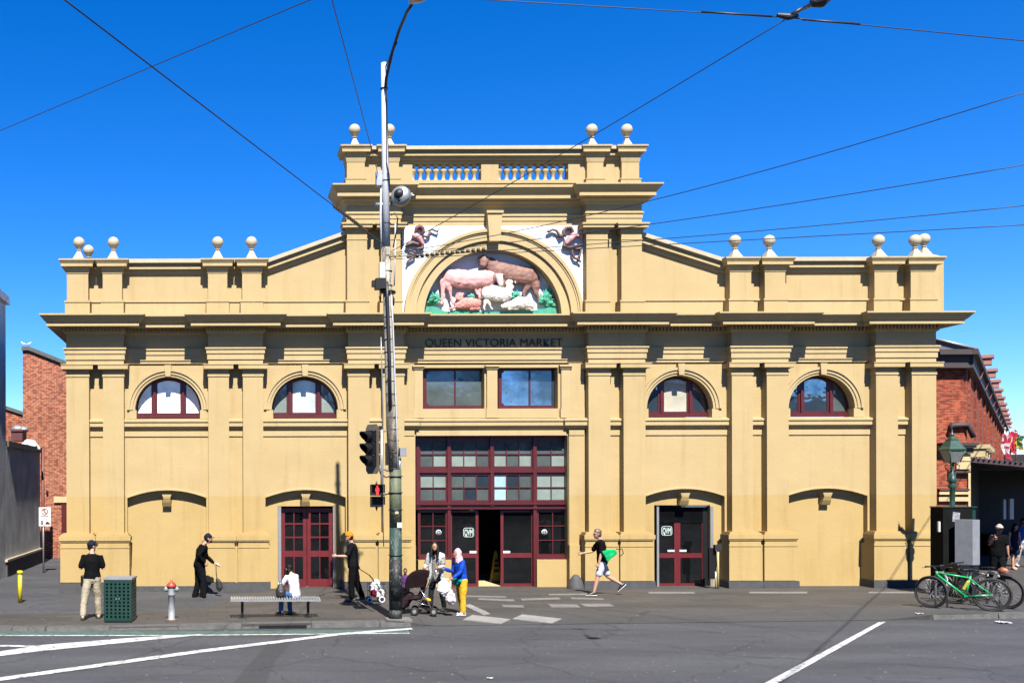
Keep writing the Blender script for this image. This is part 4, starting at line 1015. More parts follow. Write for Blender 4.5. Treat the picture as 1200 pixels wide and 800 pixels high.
# side wall in local coordinates: local x runs along the street, local -y faces the street
L = 62.0
bm = BM(); plate(bm, [[(0, 4.0), (L, 4.0), (L, eave), (0, eave)]], 0.0, .4); done('side_wall', bm, M_brickR, BR, world=False)
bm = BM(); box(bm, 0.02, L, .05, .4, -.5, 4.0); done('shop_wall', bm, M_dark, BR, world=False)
for k in range(12):
    x = 1.2 + k * 5.0
    bm = BM(); box(bm, x - .25, x + .25, -.07, -.001, 4.0, eave - .05); done('brick_pier', bm, M_brickR, BR, world=False)
M_eave = mat('eave_dark_brown', (0.045, 0.030, 0.028), .7); M_bracket = mat('bracket_terracotta', (0.42, 0.17, 0.13), .7)
bm = BM(); box(bm, -.5, L, -.34, .3, eave + .42, eave + .60); box(bm, -.3, L, -.2, .3, eave, eave + .42); done('eave', bm, M_eave, BR, world=False)
bm = BM(); x0e = X(1090, CY)
for (y_, za, zb_) in ((CY - .50, .42, .6), (CY - .3, .0, .42)): box(bm, x0e, CXr - .02, y_, CY + .3, eave + za + .003, eave + zb_ - .003)
done('front_eave', bm, M_eave, BR)
nb = 10
for k in range(nb):
    x = 5.7 + k * 5.8
    bm = BM(); taper_box(bm, (x, -.12), .12, .10, eave + .1, .14, .2, eave + .4); box(bm, x - .24, x + .24, -.55, -.1, eave + .61, eave + .86); box(bm, x - .30, x + .30, -.62, -.05, eave + .861, eave + .98); done('eave_bracket', bm, M_bracket, BR, world=False)
bm = BM(); v = [bm.verts.new(p) for p in (tuple(W(1092, 396, CY)), tuple(W(1146, 409.5, CY - .5)), tuple(W(1146, 411.5, CY - .5)), tuple(W(1092, 412, CY)), (X(1092, 9), 9, H(398, 9, 1100)), (X(1150, 9), 9, H(416, 9, 1150)))]
bm.faces.new((v[0], v[3], v[2], v[1])); bm.faces.new((v[0], v[1], v[5], v[4])); done('roof', bm, mat('slate', (0.11, 0.11, 0.13), .6), BR)
bm = BM(); tube(bm, [W(1092, 396, CY - .05), W(1146, 409, CY - .55)], .05, 6); done('roof_flashing', bm, M_steel, BR)
# cream string courses and quoins on the corner
fy = CY
def FB(px0, px1, py0, py1, pr, m, nm):
    bm = BM(); box(bm, X(px0, fy), X(px1, fy), fy - pr, fy + .1, H(py1, fy, 1115), H(py0, fy, 1115)); done(nm, bm, m, BR)
FB(1098, 1138.5, 519, 522, .35, M_eave, 'cornice_course'); FB(1098, 1137.5, 522, 525, .28, M_cream, 'cornice_course'); FB(1098, 1136.5, 525, 531, .18, M_eave, 'cornice_course')
for a, b in ((531.6, 540), (541, 549.5)): FB(1119, 1135.3, a, b, .09, M_cream, 'quoin')
FB(1110, 1133.5, 551.5, 554, .16, M_eave, 'string_course')
FB(1098, 1133, 572.5, 575, .14, M_eave, 'string_course'); FB(1098, 1133, 576, 579, .12, M_cream, 'string_course'); FB(1098, 1133, 582, 587, .10, M_cream, 'string_course')
FB(1133.6, 1136.3, 550, 690, .05, M_cream, 'quoin')
for k, (xx, zz_) in enumerate(((.1, 530), (1.3, 530), (2.6, 530))):
    bm = BM(); z = H(522, fy, 1140) - .1; box(bm, xx * 2, xx * 2 + 1.2, -.5, 0, z - .28 , z); box(bm, xx * 2 - .05, xx * 2 + 1.25, -.62, 0, z, z + .14); done('cream_bracket', bm, M_cream, BR, world=False)
bm = BM(); hoodp = [(1112, 507), (1113, 496.5), (1135, 496.5), (1143, 512)]     # dark hood label mould
tube(bm, [W(p[0], p[1], fy - .12) for p in ((1114, 504), (1115, 497.5), (1134, 497.5), (1141, 512))], .09, 6); done('hood_mould', bm, M_eave, BR)
# veranda: skillion roof sloping away from the wall, posts, dark soffit
VR = thing('veranda', 'dark purple brown street veranda roof on the corner building', 'veranda', (CXr, CY, 0), aZ)
za = H(536, CY, 1137)
bm = BM(); n = 60
v = [bm.verts.new(p) for p in ((0, 0, za), (0, -2.7, za - .34), (L, -2.7, za - .34), (L, 0, za), (0, 0, za - .14), (0, -2.7, za - .49), (L, -2.7, za - .49), (L, 0, za - .14))]
for q in ((0, 3, 2, 1), (4, 5, 6, 7), (0, 1, 5, 4), (1, 2, 6, 5), (2, 3, 7, 6), (3, 0, 4, 7)): bm.faces.new([v[i] for i in q])
done('roof_sheet', bm, M_tin, VR, world=False)
for k in range(19):                                 # corrugation ribs on the near end
    y = -.07 - k * .14; z = za + y * .125
    bm = BM(); tube(bm, [(-.05, y, z + .012), (20.0, y, z + .012)], .035, 6); done('roof_rib', bm, M_tin, VR, world=False)
for k in range(1, 8):
    bm = BM(); tube(bm, [(k * 6.0 - 2.0, -2.5, -.1), (k * 6.0 - 2.0, -2.5, za - .5)], .07, 8); done('post', bm, M_black, VR, world=False)
bm = BM(); box(bm, .1, L, -2.6, -2.4, za - .75, za - .51); done('beam', bm, M_black, VR, world=False)
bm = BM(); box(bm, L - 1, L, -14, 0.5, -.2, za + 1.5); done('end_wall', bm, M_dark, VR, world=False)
# dark market interior behind the veranda (stall back wall) and white strips standing in for far lit windows
for (pa, pb, py0, py1) in ((1176, 1179, 585, 608), (1183.5, 1188, 584, 608)):
    bm = BM(); box(bm, X(pa, 13.0), X(pb, 13.0), 13.0, 13.1, H(py1, 13, 1180), H(py0, 13, 1180))
    tag(done('far_window_strip', bm, M_signwhite), ('narrow' if pa < 1180 else 'wider') + ' white upright strip coloured as a far lit window in the dark shop entrance', 'window strip')
SHOP = thing('market_shop', 'dark open shop front under the veranda', 'shop', (X(1190, 14), 14, 0))
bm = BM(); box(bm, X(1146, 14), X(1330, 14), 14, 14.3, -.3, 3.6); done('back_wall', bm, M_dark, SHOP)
bm = BM(); box(bm, X(1146, 14), X(1330, 14), 13.2, 14, 0, .9); done('counter', bm, M_black, SHOP)
# row of shops across the road, behind the photographer; the windows mirror it
rr = random.Random(11)
M_opp = [mat('opposite_render', (0.30, 0.27, 0.23), .85), mat('opposite_brick', (0.24, 0.11, 0.08), .85), mat('opposite_grey', (0.18, 0.18, 0.18), .85)]
x = -50.0; k = 0
while x < 62:
    w = rr.uniform(9, 13); hgt = rr.uniform(9, 12.5)
    if True:
        t = thing('shop_building', ['tall', 'plain', 'narrow', 'wide', 'low', 'old', 'stepped', 'flat', 'square', 'end', 'corner', 'last', 'next'][k % 13] + ' two storey shop across the road behind the viewer', 'shop building', (x + w / 2, -62, 0), 0, 'shops across the road')
        hl = [rect(x + w * f, x + w * f + 1.2, 4.6, 6.9) for f in (.15, .42, .69)]
        bm = BM(); plate(bm, [rect(x, x + w - .15, -.2, hgt)] + hl, -62, -61.6); box(bm, x + .01, x + w - .16, -70, -62.01, -.2, hgt - .3); done('wall', bm, M_opp[k % 3], t)
        for lp in hl: bm = BM(); plate(bm, [lp], -61.9, -61.85); done('window', bm, M_glass_g, t)
        bm = BM(); box(bm, x, x + w - .15, -61.6, -58.5, 3.3, 3.5); done('awning', bm, M_opp[2], t)
    x += w; k += 1

# ================================================================== UTILITY POLE
YP = -7.0
base = G(463.5, 725); YP = base.y
def PP(px, py, dy=0.0): return W(px, py, YP + dy)
sP = F / (D + YP)
def worn3(name, a, b_, c_, sc=3.0, st=(1, 1, .3), rough=.6):
    m = bpy.data.materials.new(name); m.use_nodes = True; n, l = m.node_tree.nodes, m.node_tree.links; b = n['Principled BSDF']; b.inputs['Roughness'].default_value = rough; b.inputs['Specular IOR Level'].default_value = .3
    P = n.new('ShaderNodeNewGeometry').outputs['Position']
    c1 = mixrgb(n, l, noise_node(n, l, P, sc, 6, .7, .42, .58, st), kc(a), kc(b_)); c2 = mixrgb(n, l, noise_node(n, l, P, sc * 2.7, 8, .8, .55, .62, st), c1, kc(c_)); l.new(c2, b.inputs['Base Color'])
    n2 = n.new('ShaderNodeTexNoise'); n2.inputs['Scale'].default_value = 16; l.new(P, n2.inputs['Vector']); bp = n.new('ShaderNodeBump'); bp.inputs['Strength'].default_value = .5; bp.inputs['Distance'].default_value = .02; l.new(n2.outputs['Fac'], bp.inputs['Height']); l.new(bp.outputs[0], b.inputs['Normal'])
    return m
M_poleg = worn3('green_steel_pole', (0.022, 0.060, 0.048), (0.012, 0.022, 0.02), (0.16, 0.16, 0.12)); M_poleo = worn3('olive_steel_pole', (0.11, 0.13, 0.075), (0.06, 0.085, 0.055), (0.20, 0.16, 0.10))
M_polew = worn3('weathered_pole', (0.44, 0.40, 0.33), (0.14, 0.115, 0.09), (0.035, 0.028, 0.02), 4.0, (1, 1, .25), .85)
M_poleb = worn3('black_pole_band', (0.008, 0.009, 0.009), (0.014, 0.02, 0.018), (0.20, 0.20, 0.18), 6.0, (1, 1, .6))
M_poletop = mat('pale_pole_top', (0.50, 0.52, 0.54), 0.6, 0.15, 3, 0.2)
PO = thing('utility_pole', 'tall weathered utility pole with green steel foot and a long lamp arm', 'utility pole', tuple(base))
bm = BM(); tube(bm, [base - Vector((0, 0, .1)), PP(463.6, 618)], 7.6 / sP, 20, r1=7.3 / sP); done('steel_foot', bm, M_poleg, PO)
bm = BM(); tube(bm, [PP(463.6, 618), PP(463.2, 550)], 7.3 / sP, 20, r1=7.1 / sP); done('steel_sleeve', bm, M_poleo, PO)
bm = BM(); tube(bm, [PP(463.5, 703), PP(463.6, 655)], 7.75 / sP, 20); tube(bm, [PP(463.4, 727), PP(463.5, 714)], 7.8 / sP, 20); done('black_band', bm, M_poleb, PO)
bm = BM(); box(bm, base.x - .22, base.x + .34, YP - .22, YP + .22, base.z - .1, base.z + .02); done('concrete_pad', bm, M_slab, PO)
bm = BM(); tube(bm, [PP(462, 552), PP(459, 500), PP(455.5, 380), PP(452.5, 290)], [6.6 / sP, 6.4 / sP, 5.8 / sP, 5.0 / sP], 16); done('timber_shaft', bm, M_polew, PO)
bm = BM(); tube(bm, [PP(452.5, 290), PP(451.6, 200), PP(449.8, 74)], [5.0 / sP, 4.2 / sP, 3.2 / sP], 16); done('pale_top', bm, M_poletop, PO)
M_cable = mat('black_cable', (0.015, 0.015, 0.016), 0.5)
bm = BM(); tube(bm, [PP(457.5, 478, -.14), PP(456.5, 420, -.15), PP(454.0, 350, -.14), PP(453.2, 330, -.14)], .038, 8); done('cable_guard', bm, M_cable, PO)
bm = BM(); tube(bm, [PP(466.5, 560, -.1), PP(465, 500, -.12), PP(460.5, 380, -.12), PP(458.5, 345, -.12)], .018, 6); done('conduit', bm, M_poletop, PO)
bm = BM(); tube(bm, [PP(447, 292, -.05), PP(446, 250, -.06), PP(447.0, 205, -.05)], .022, 6); done('conduit', bm, M_signwhite, PO)
bm = BM(); tube(bm, [PP(449.5, 640, -.02), PP(449, 600), PP(449, 480), PP(447, 420), PP(446.5, 395)], .012, 6); done('conduit', bm, M_steel, PO)
for py in (372, 384, 398, 413, 430, 447, 462, 475, 489, 503, 516, 530, 549, 558, 577, 597, 650, 212, 262, 104, 300, 318, 335):
    cxp = 463.5 if py > 549 else (462 + (py - 552) * .042 if py > 380 else 455.5 + (py - 380) * .022); rr_ = (7.8 if py > 549 else 6.6 - (549 - py) * .0068) / sP
    bm = BM(); c = PP(cxp, py); torus(bm, c, rr_, .014, (0, 0, 1), 20, 6); done('band', bm, M_darkmetal, PO)
# lamp arm and lantern
bm = BM(); tube(bm, [PP(451.5, 106), PP(452.5, 92, -.2), PP(460, 60, -.7), PP(468, 35, -1.3), PP(477, 14, -1.9), PP(486, 0, -2.4)], .035, 8); done('lamp_arm', bm, M_darkmetal, PO)
bm = BM(); tube(bm, [PP(451.5, 79), PP(457, 66, -.45), PP(465, 50, -1.0)], .018, 6); done('arm_brace', bm, M_darkmetal, PO)
bm = BM(); ball(bm, PP(451.6, 104), .06); done('arm_bracket', bm, M_darkmetal, PO)
bm = BM(); loft(bm, [PP(482, 2.5, -2.3), PP(490, -2.5, -2.5), PP(500, -5, -2.6)], [(.08, .05), (.16, .09), (.10, .05)], (0, 1, 0)); done('lantern', skin(bm, .02, 1), M_steel, PO)
# drum floodlight on the pole
c = PP(471, 231, -.1)
FL = PO
Mx = Matrix.Rotation(R(60), 4, 'Z') @ Matrix.Rotation(R(78), 4, 'X')
bm = BM(); lathe(bm, [(.02, -.12), (.12, -.11), (.205, -.04), (.225, .04), (.22, .10), (.20, .16), (.03, .20)], c, 24, 0, Matrix.Rotation(R(-30), 4, 'Z') @ Matrix.Rotation(R(82), 4, 'X')); done('floodlight_drum', bm, M_steel, PO)
bm = BM(); ball(bm, c + Vector((-.07, -.13, .03)), .135, 0, 16, (1, .7, .9)); ball(bm, c + Vector((.05, -.15, .06)), .07, 0, 10); ball(bm, c + Vector((-.06, -.10, -.10)), .09, 0, 10); done('floodlight_lens', bm, M_black, PO)
bm = BM(); tube(bm, [PP(440, 240), PP(459, 240)], .05, 8); tube(bm, [PP(458, 238), c], .035, 8); done('floodlight_bracket', bm, M_steel, PO)
bm = BM(); tube(bm, [c + Vector((.2, 0, .03)), c + Vector((.28, -.02, .03))], .03, 8); done('floodlight_stub', bm, M_steel, PO)
bm = BM(); box(bm, *[PP(439.8, 0).x, PP(446.5, 0).x], YP - .12, YP + .06, PP(0, 220).z, PP(0, 203).z); bmesh.ops.bevel(bm, geom=list(bm.edges), offset=.015, segments=1); done('meter_box', bm, M_steel, PO)
bm = BM(); tube(bm, [PP(451, 105, -.1), PP(452.6, 120, -.1), PP(452.8, 190, -.1), PP(456, 205, -.14), PP(457, 225, -.1)], .012, 5); done('lamp_cable', bm, M_cable, PO)
bm = BM(); tube(bm, [PP(458, 252, -.1), PP(463, 250, -.2), PP(466, 256, -.2), PP(465, 268, -.15), PP(461, 290, -.1)], .016, 6); done('drip_loop', bm, M_cable, PO)
bm = BM(); tube(bm, [PP(463.5, 262, -.1), PP(463, 300, -.1), PP(462, 335, -.1)], .016, 6); done('riser_cable', bm, M_signwhite, PO)
bm = BM(); box(bm, PP(443, 0).x, PP(449, 0).x, YP - .14, YP + .0, PP(0, 328).z, PP(0, 310).z); done('white_box', bm, M_signwhite, PO)
bm = BM(); box(bm, PP(438, 0).x, PP(450, 0).x, YP - .2, YP + .05, PP(0, 341).z, PP(0, 329).z); box(bm, PP(434.3, 0).x, PP(438.5, 0).x, YP - .14, YP + .0, PP(0, 338).z, PP(0, 331).z); done('black_box', bm, M_black, PO)
bm = BM(); torus(bm, PP(454.5, 342), 8 / sP, .03, (.1, 0, 1), 20, 6); tube(bm, [PP(448, 342, -.1), PP(445, 348, -.15), PP(446, 354, -.1)], .02, 6); tube(bm, [PP(460, 343, -.1), PP(461.5, 350, -.15), PP(461, 358, -.1)], .02, 6); done('cable_clamp', bm, M_cable, PO)
bm = BM(); box(bm, PP(466, 0).x, PP(473.5, 0).x, YP - .16, YP + .0, PP(0, 536).z, PP(0, 526).z); bmesh.ops.bevel(bm, geom=list(bm.edges), offset=.02, segments=1); tube(bm, [PP(468.5, 536, -.05), PP(468, 556, -.05)], .03, 6); done('junction_box', bm, M_steel, PO)
bm = BM(); box(bm, PP(451, 0).x, PP(454.5, 0).x, YP - .05, YP + .15, PP(0, 546).z, PP(0, 520).z); done('controller_box', bm, M_black, PO)
for (pa, pb, pc, pd, m) in ((462.5, 468, 613, 619, M_signwhite), (460, 464, 600, 603, M_cope)):
    bm = BM(); box(bm, PP(pa, 0).x, PP(pb, 0).x, YP - 7.9 / sP, YP - 7.2 / sP, PP(0, pd).z, PP(0, pc).z); done('pole_label', bm, m, PO)
# traffic light
def tl():
    c = PP(436, 526); t = thing('traffic_light', 'black three lamp traffic light facing left on the utility pole', 'traffic light', tuple(PP(436, 552)))
    rz = R(-52); Mz = Matrix.Translation(c) @ Matrix.Rotation(rz, 4, 'Z')
    def T(bm): bm.transform(Mz); return bm
    k = 1.0 / sP; s52 = k
    bm = BM(); plate(bm, [[(-10 * k, -25 * k), (-7 * k, -29 * k), (7 * k, -29 * k), (10 * k, -25 * k), (10 * k, 25 * k), (7 * k, 29 * k), (-7 * k, 29 * k), (-10 * k, 25 * k)]], .0, .02); done('backing_board', T(bm), mat('dull_brown_board', (0.12, 0.10, 0.07), .7), t)
    for i, dz in enumerate((15, 1, -13)):
        bm = BM(); box(bm, -7 * k, 7 * k, -.1, .12, (dz - 6.5) * k, (dz + 6.5) * k); bmesh.ops.bevel(bm, geom=list(bm.edges), offset=.02, segments=1); done('lamp_housing', T(bm), M_black, t)
        bm = BM(); n = 16; rings = []
        for (yy, zoff) in ((-.10, 0), (-.36, -.015)):
            rings.append([bm.verts.new((6.0 * k * math.cos(a), yy + (0.12 * (1 - math.sin(a)) if yy < -.2 else 0), dz * k + zoff + 6.0 * k * math.sin(a))) for a in [R(-50) + R(280) * j / n for j in range(n + 1)]])
        for j in range(n): bm.faces.new((rings[0][j], rings[0][j + 1], rings[1][j + 1], rings[1][j]))
        bmesh.ops.solidify(bm, geom=list(bm.faces), thickness=.006); done('visor', T(bm), M_darkmetal, t)
        bm = BM(); ball(bm, (0, -.1, dz * k), 5.4 * k, 0, 14, (1, .3, 1)); done('lens', T(bm), mat('lens_' + 'red amber green'.split()[i], ((.06, .006, .006), (.07, .035, .004), (.006, .05, .03))[i], .2), t)
    bm = BM(); tube(bm, [PP(447.5, 503), PP(447.5, 590)], .03, 8); tube(bm, [PP(443, 505), PP(452, 505)], .02, 6); tube(bm, [PP(443, 546), PP(455, 552)], .02, 6); done('mounting_post', bm, M_steel, t)
    bm = BM(); tube(bm, [PP(443, 545), PP(446, 555), PP(452, 559), PP(457, 558)], .016, 6); done('loop_cable', bm, M_black, t)
tl()
def ped():
    t = thing('pedestrian_signal', 'small black pedestrian signal showing a red standing figure', 'pedestrian signal', tuple(PP(440, 597)))
    x0, x1 = PP(432.8, 0).x, PP(446.5, 0).x
    for nm, pa, pb in (('red_housing', 569, 581.5), ('green_housing', 583, 595)):
        bm = BM(); box(bm, x0, x1, YP - .12, YP + .12, PP(0, pb).z, PP(0, pa).z); bmesh.ops.bevel(bm, geom=list(bm.edges), offset=.015, segments=1); done(nm, bm, M_black, t)
        bm = BM(); box(bm, x0 - .02, x1 + .02, YP - .26, YP - .12, PP(0, pa + .3).z, PP(0, pa - .6).z); box(bm, x0 - .02, x0 - .005, YP - .26, YP - .12, PP(0, pb - 3).z, PP(0, pa).z); box(bm, x1 + .005, x1 + .02, YP - .26, YP - .12, PP(0, pb - 3).z, PP(0, pa).z); done('hood', bm, M_black, t)
    cx = (x0 + x1) / 2; mr = mat('red_signal_glow', (0.3, 0, 0), .5, emit=(1.0, 0.03, 0.03), estr=1.0)
    bm = BM(); z = PP(0, 581).z; s = (PP(0, 569.5).z - z); yy = YP - .127
    ball(bm, (cx, yy, z + .86 * s), .10 * s, 0, 10, (1, .2, 1)); plate(bm, [[(cx - .17 * s, z + .72 * s), (cx - .19 * s, z + .38 * s), (cx - .11 * s, z + .38 * s), (cx - .10 * s, z + .05 * s), (cx - .015 * s, z + .05 * s), (cx, z + .33 * s), (cx + .015 * s, z + .05 * s), (cx + .10 * s, z + .05 * s), (cx + .11 * s, z + .38 * s), (cx + .19 * s, z + .38 * s), (cx + .17 * s, z + .72 * s)]], yy - .004, yy + .01)
    done('red_figure', bm, mr, t)
    bm = BM(); lathe(bm, [(.03, 0), (.022, .03), (.001, .09)], (cx, YP, PP(0, 569).z), 8); lathe(bm, [(.001, -.1), (.022, -.04), (.03, 0)], (cx, YP, PP(0, 595).z), 8); tube(bm, [(x1, YP, PP(0, 581).z), (PP(457, 0).x, YP, PP(0, 579).z)], .018, 6); done('bracket', bm, M_black, t)
ped()
# ================================================================== OVERHEAD WIRES
def wire(p0, p1, lab, sag=.0, r=.008, n=14, name='overhead_wire'):
    p0, p1 = Vector(p0), Vector(p1); pts = []
    for i in range(n + 1):
        t = i / n; p = p0.lerp(p1, t); p.z -= sag * 4 * t * (1 - t); pts.append(p)
    bm = BM(); tube(bm, pts, r, 5); o = done(name, bm, M_wire); tag(o, lab, 'wire'); return o
def far(a, b, t): return (a[0] + (b[0] - a[0]) * t, a[1] + (b[1] - a[1]) * t)
att = PP(455, 292, -.12)
def coil(parent, pa, pb, n, m, r=.035):
    pa, pb = Vector(pa), Vector(pb)
    for i in range(n):
        c = pa.lerp(pb, (i + .5) / n); d = (pb - pa).normalized(); bm = BM()
        tube(bm, [c - d * (pb - pa).length / n * .28, c + d * (pb - pa).length / n * .28], r, 6); done('insulator_disc', bm, m, parent)
M_ins = mat('brown_insulator', (0.06, 0.035, 0.02), .5, .3, 8)
# A: pole to upper left
e = W(60, -12, -19.0); a1 = PP(452, 288)
w = wire(a1, e, 'thick wire dropping from the upper left sky to the pole with a beaded brown insulator', .0, .010)
k1, k2 = PP(432, 274).lerp(e, 0.0), None
def on(w0, w1, t): return Vector(w0).lerp(Vector(w1), t)
def t_at(w0, w1, px):
    lo, hi = 0.0, 1.0
    for i in range(40):
        m_ = (lo + hi) / 2; p = on(w0, w1, m_); q = XC + p.x * F / (D + p.y)
        a0 = XC + w0[0] * F / (D + w0[1]); 
        if (q - px) * (a0 - px) > 0: lo = m_
        else: hi = m_
    return lo
ta, tb = t_at(a1, e, 431), t_at(a1, e, 392); coil(w, on(a1, e, ta), on(a1, e, tb), 15, M_ins, .035)
# B: upper left crossing wire
wire(W(-30, 166, -8), W(385, -9, -16), 'thin wire climbing from the left edge across the upper left sky')
# C: steep wire to the meter box
wire(W(381, -30, -17), PP(443, 204), 'steep wire running down from the top edge to the meter box on the pole')
# D: pole to upper right junction
jn = W(924, 21, -15.5)
wD = wire(PP(456, 296), jn, 'long wire rising from the pole over the parapet to the upper right junction', .05)
wire(jn, W(985, -12, -17.5), 'short wire from the upper right junction to the lamp fitting')
ww = wire(W(480, -5, -15.2), W(700, 7.5, -15.4), 'left half of the span wire along the top edge'); bpy.data.objects.remove(ww)
span = wire(W(470, -6, -15.0), jn, 'span wire entering along the top edge towards the junction', .0, .008)
span2 = wire(jn, W(1230, 51, -15.8), 'span wire leaving the junction to the right edge', .0, .008)
bm = BM(); tube(bm, [W(822, 14.0, -15.4), W(905, 19.5, -15.5)], .015, 6); done('insulator_rod', bm, M_darkmetal, span)
bm = BM(); tube(bm, [W(940, 23, -15.5), W(1008, 28.6, -15.6)], .015, 6); done('insulator_rod', bm, M_darkmetal, span2)
bm = BM(); loft(bm, [W(912, 18, -15.5), W(924, 20, -15.5), W(934, 19, -15.5)], [.03, .05, .03], (0, 0, 1)); tube(bm, [W(924, 20, -15.5), W(940, 10, -15.6)], .03, 6); done('junction_clamp', bm, M_darkmetal, span)
t = thing('hanging_lamp', 'dark lamp fitting at the top edge beside the wire junction', 'lamp', tuple(W(963, 0, -16.6)))
bm = BM(); loft(bm, [W(954, 3, -16.6), W(961, 0, -16.6), W(970, -5, -16.6)], [.07, .11, .08], (0, 1, 0)); done('housing', skin(bm, .015, 1), M_darkmetal, t)
bm = BM(); tube(bm, [W(943, 10, -16.2), W(955, 3, -16.6)], .03, 6); done('stem', bm, M_darkmetal, t)
# E..H wires to the right edge
wire(PP(458, 297), W(1230, 99, -16), 'wire from the pole to the right edge, highest of the four crossing the parapet', .25)
wire(PP(458, 299), W(1230, 188, -15), 'wire from the pole to the right edge, second highest of four', .12)
wire(PP(458, 301), W(1230, 238, -14), 'wire from the pole to the right edge, third of four', .08)
wH = wire(PP(456, 304), W(1230, 262, -14), 'lowest wire from the pole to the right edge with a striped insulator across the arch', .0)
w0, w1 = PP(456, 304), W(1230, 262, -14)
t1_, t2_ = t_at(w0, w1, 486), t_at(w0, w1, 570); pa, pb = PP(486, 300, -.2), PP(570, 292, -.9)
coil(wH, pa, pb, 14, M_ins, .045)
bm = BM(); tube(bm, [PP(456, 300, -.1), pa, pb], .018, 6); done('stay_rope', bm, mat('yellow_rope', (0.5, 0.4, 0.15), .7), wH)
# ================================================================== STREET FURNITURE
M_bin = mat('bin_green', (0.004, 0.038, 0.027), .4, .15, 6, coat=.2)
g = G(141, 727)
t = thing('litter_bin', 'dark green perforated square litter bin on the left footpath', 'bin', (g.x, g.y, g.z), R(-5))
w_, h_ = .315, 1.0
bm = BM(); box(bm, -w_ + .03, w_ - .03, -w_ + .04, w_ - .03, .06, h_ - .05); done('liner', bm, mat('bin_dark', (0.004, 0.012, 0.010), .8), t, world=False)
for rot in (0, 90, 180, 270):
    Mr = Matrix.Rotation(R(rot), 4, 'Z'); hl = []
    for i in range(6):
        for j in range(10):
            xx = -w_ + .075 + i * (2 * w_ - .15) / 5; z = .13 + j * (h_ - .27) / 9; q = .023; hl.append([(xx - q, z - q), (xx + q, z - q), (xx + q, z + q), (xx - q, z + q)])
    bm = BM(); plate(bm, [rect(-w_, w_, .03, h_ - .04)] + hl, -w_, -w_ + .012, M=Mr); done('perforated_panel', bm, M_bin, t, world=False)
bm = BM(); box(bm, -w_ - .015, w_ + .015, -w_ - .015, w_ + .015, h_ - .04, h_); bmesh.ops.bevel(bm, geom=list(bm.edges), offset=.01, segments=1); done('lid', bm, M_steel, t, world=False)
bm = BM(); box(bm, -w_ + .02, w_ - .02, -w_ + .02, w_ - .02, 0, .05); done('foot', bm, M_black, t, world=False)
for sx in (-.035, .035):
    bm = BM(); ball(bm, (sx, -w_ - .01, .53), .018, 0, 8); done('lock_knob', bm, M_chrome, t, world=False)
# hydrant
g = G(201, 726)
t = thing('fire_hydrant', 'grey hydrant post with red cap between the bin and the bench', 'hydrant', tuple(g))
M_hyd = mat('hydrant_grey', (0.27, 0.275, 0.28), .5, .25, 9, .2, 30); M_hred = mat('hydrant_red', (0.42, 0.05, 0.02), .5, .3, 9)
bm = BM(); lathe(bm, [(.10, 0), (.10, .02), (.075, .03), (.072, .55), (.085, .56), (.085, .60), (.07, .62), (.08, .70), (.085, .74)], (0, 0, 0), 20); done('barrel', bm, M_hyd, t, world=False)
for sx in (-1, 1):
    bm = BM(); Mo = Matrix.Rotation(R(90 * sx), 4, 'Y'); lathe(bm, [(.05, .02), (.05, .10), (.065, .105), (.065, .15), (.02, .155), (.02, .18)], (0, 0, .70), 12, 0, Mo); done('outlet', bm, M_hyd, t, world=False)
bm = BM(); lathe(bm, [(.10, .745), (.115, .76), (.11, .80), (.07, .85), (.03, .87), (.028, .91), (.001, .915)], (0, 0, 0), 16); done('cap', bm, M_hred, t, world=False)
bm = BM(); lathe(bm, [(.16, 0), (.15, .012), (.001, .013)], (0, 0, .001), 16); done('base_plate', bm, mat('rust', (0.13, 0.05, 0.03), .8), t, world=False)
# bench
gl_, gr_ = G(284, 724), G(362, 724)
bx = (gl_.x + gr_.x) / 2; by = gl_.y + .12; bz = gl_.z
t = thing('bench', 'backless bench of grey metal slats on thin dark legs', 'bench', (bx, by, bz))
hwb = (gr_.x - gl_.x) / 2 + .27; hh = .45
bm = BM(); 
for y in (-.22, .22): box(bm, -hwb, hwb, y - .02, y + .02, hh - .05, hh - .012)
done('side_rail', bm, M_steel, t, world=False) if False else bm.free()
for y in (-.23, .23):
    bm = BM(); box(bm, -hwb, hwb, y - .015, y + .015, hh - .055, hh - .014); done('rail', bm, M_steel, t, world=False)
ns = 34; sl_me = None
for i in range(ns):
    xx = -hwb + .03 + i * (2 * hwb - .06) / (ns - 1)
    if sl_me is None:
        bm = BM(); box(bm, -.016, .016, -.245, .245, -.012, .012); s0 = done('slat', bm, mat('bench_slat_metal', (0.46, 0.45, 0.42), .45, .15, 8, metal=.3), t, world=False); sl_me = s0
        s0.location = (xx, 0, hh)
    else:
        s1 = link(s0.copy()); s1.parent = t; s1.location = (xx, 0, hh)
for sx in (-hwb + .27, hwb - .27):
    for sy in (-.0,):
        bm = BM(); box(bm, sx - .03, sx + .03, -.03, .03, 0, hh - .06); box(bm, sx - .035, sx + .035, -.22, .22, hh - .075, hh - .056); box(bm, sx - .09, sx + .09, -.1, .1, 0, .012); done('leg', bm, M_black, t, world=False)
BENCH = Vector((bx, by, bz))
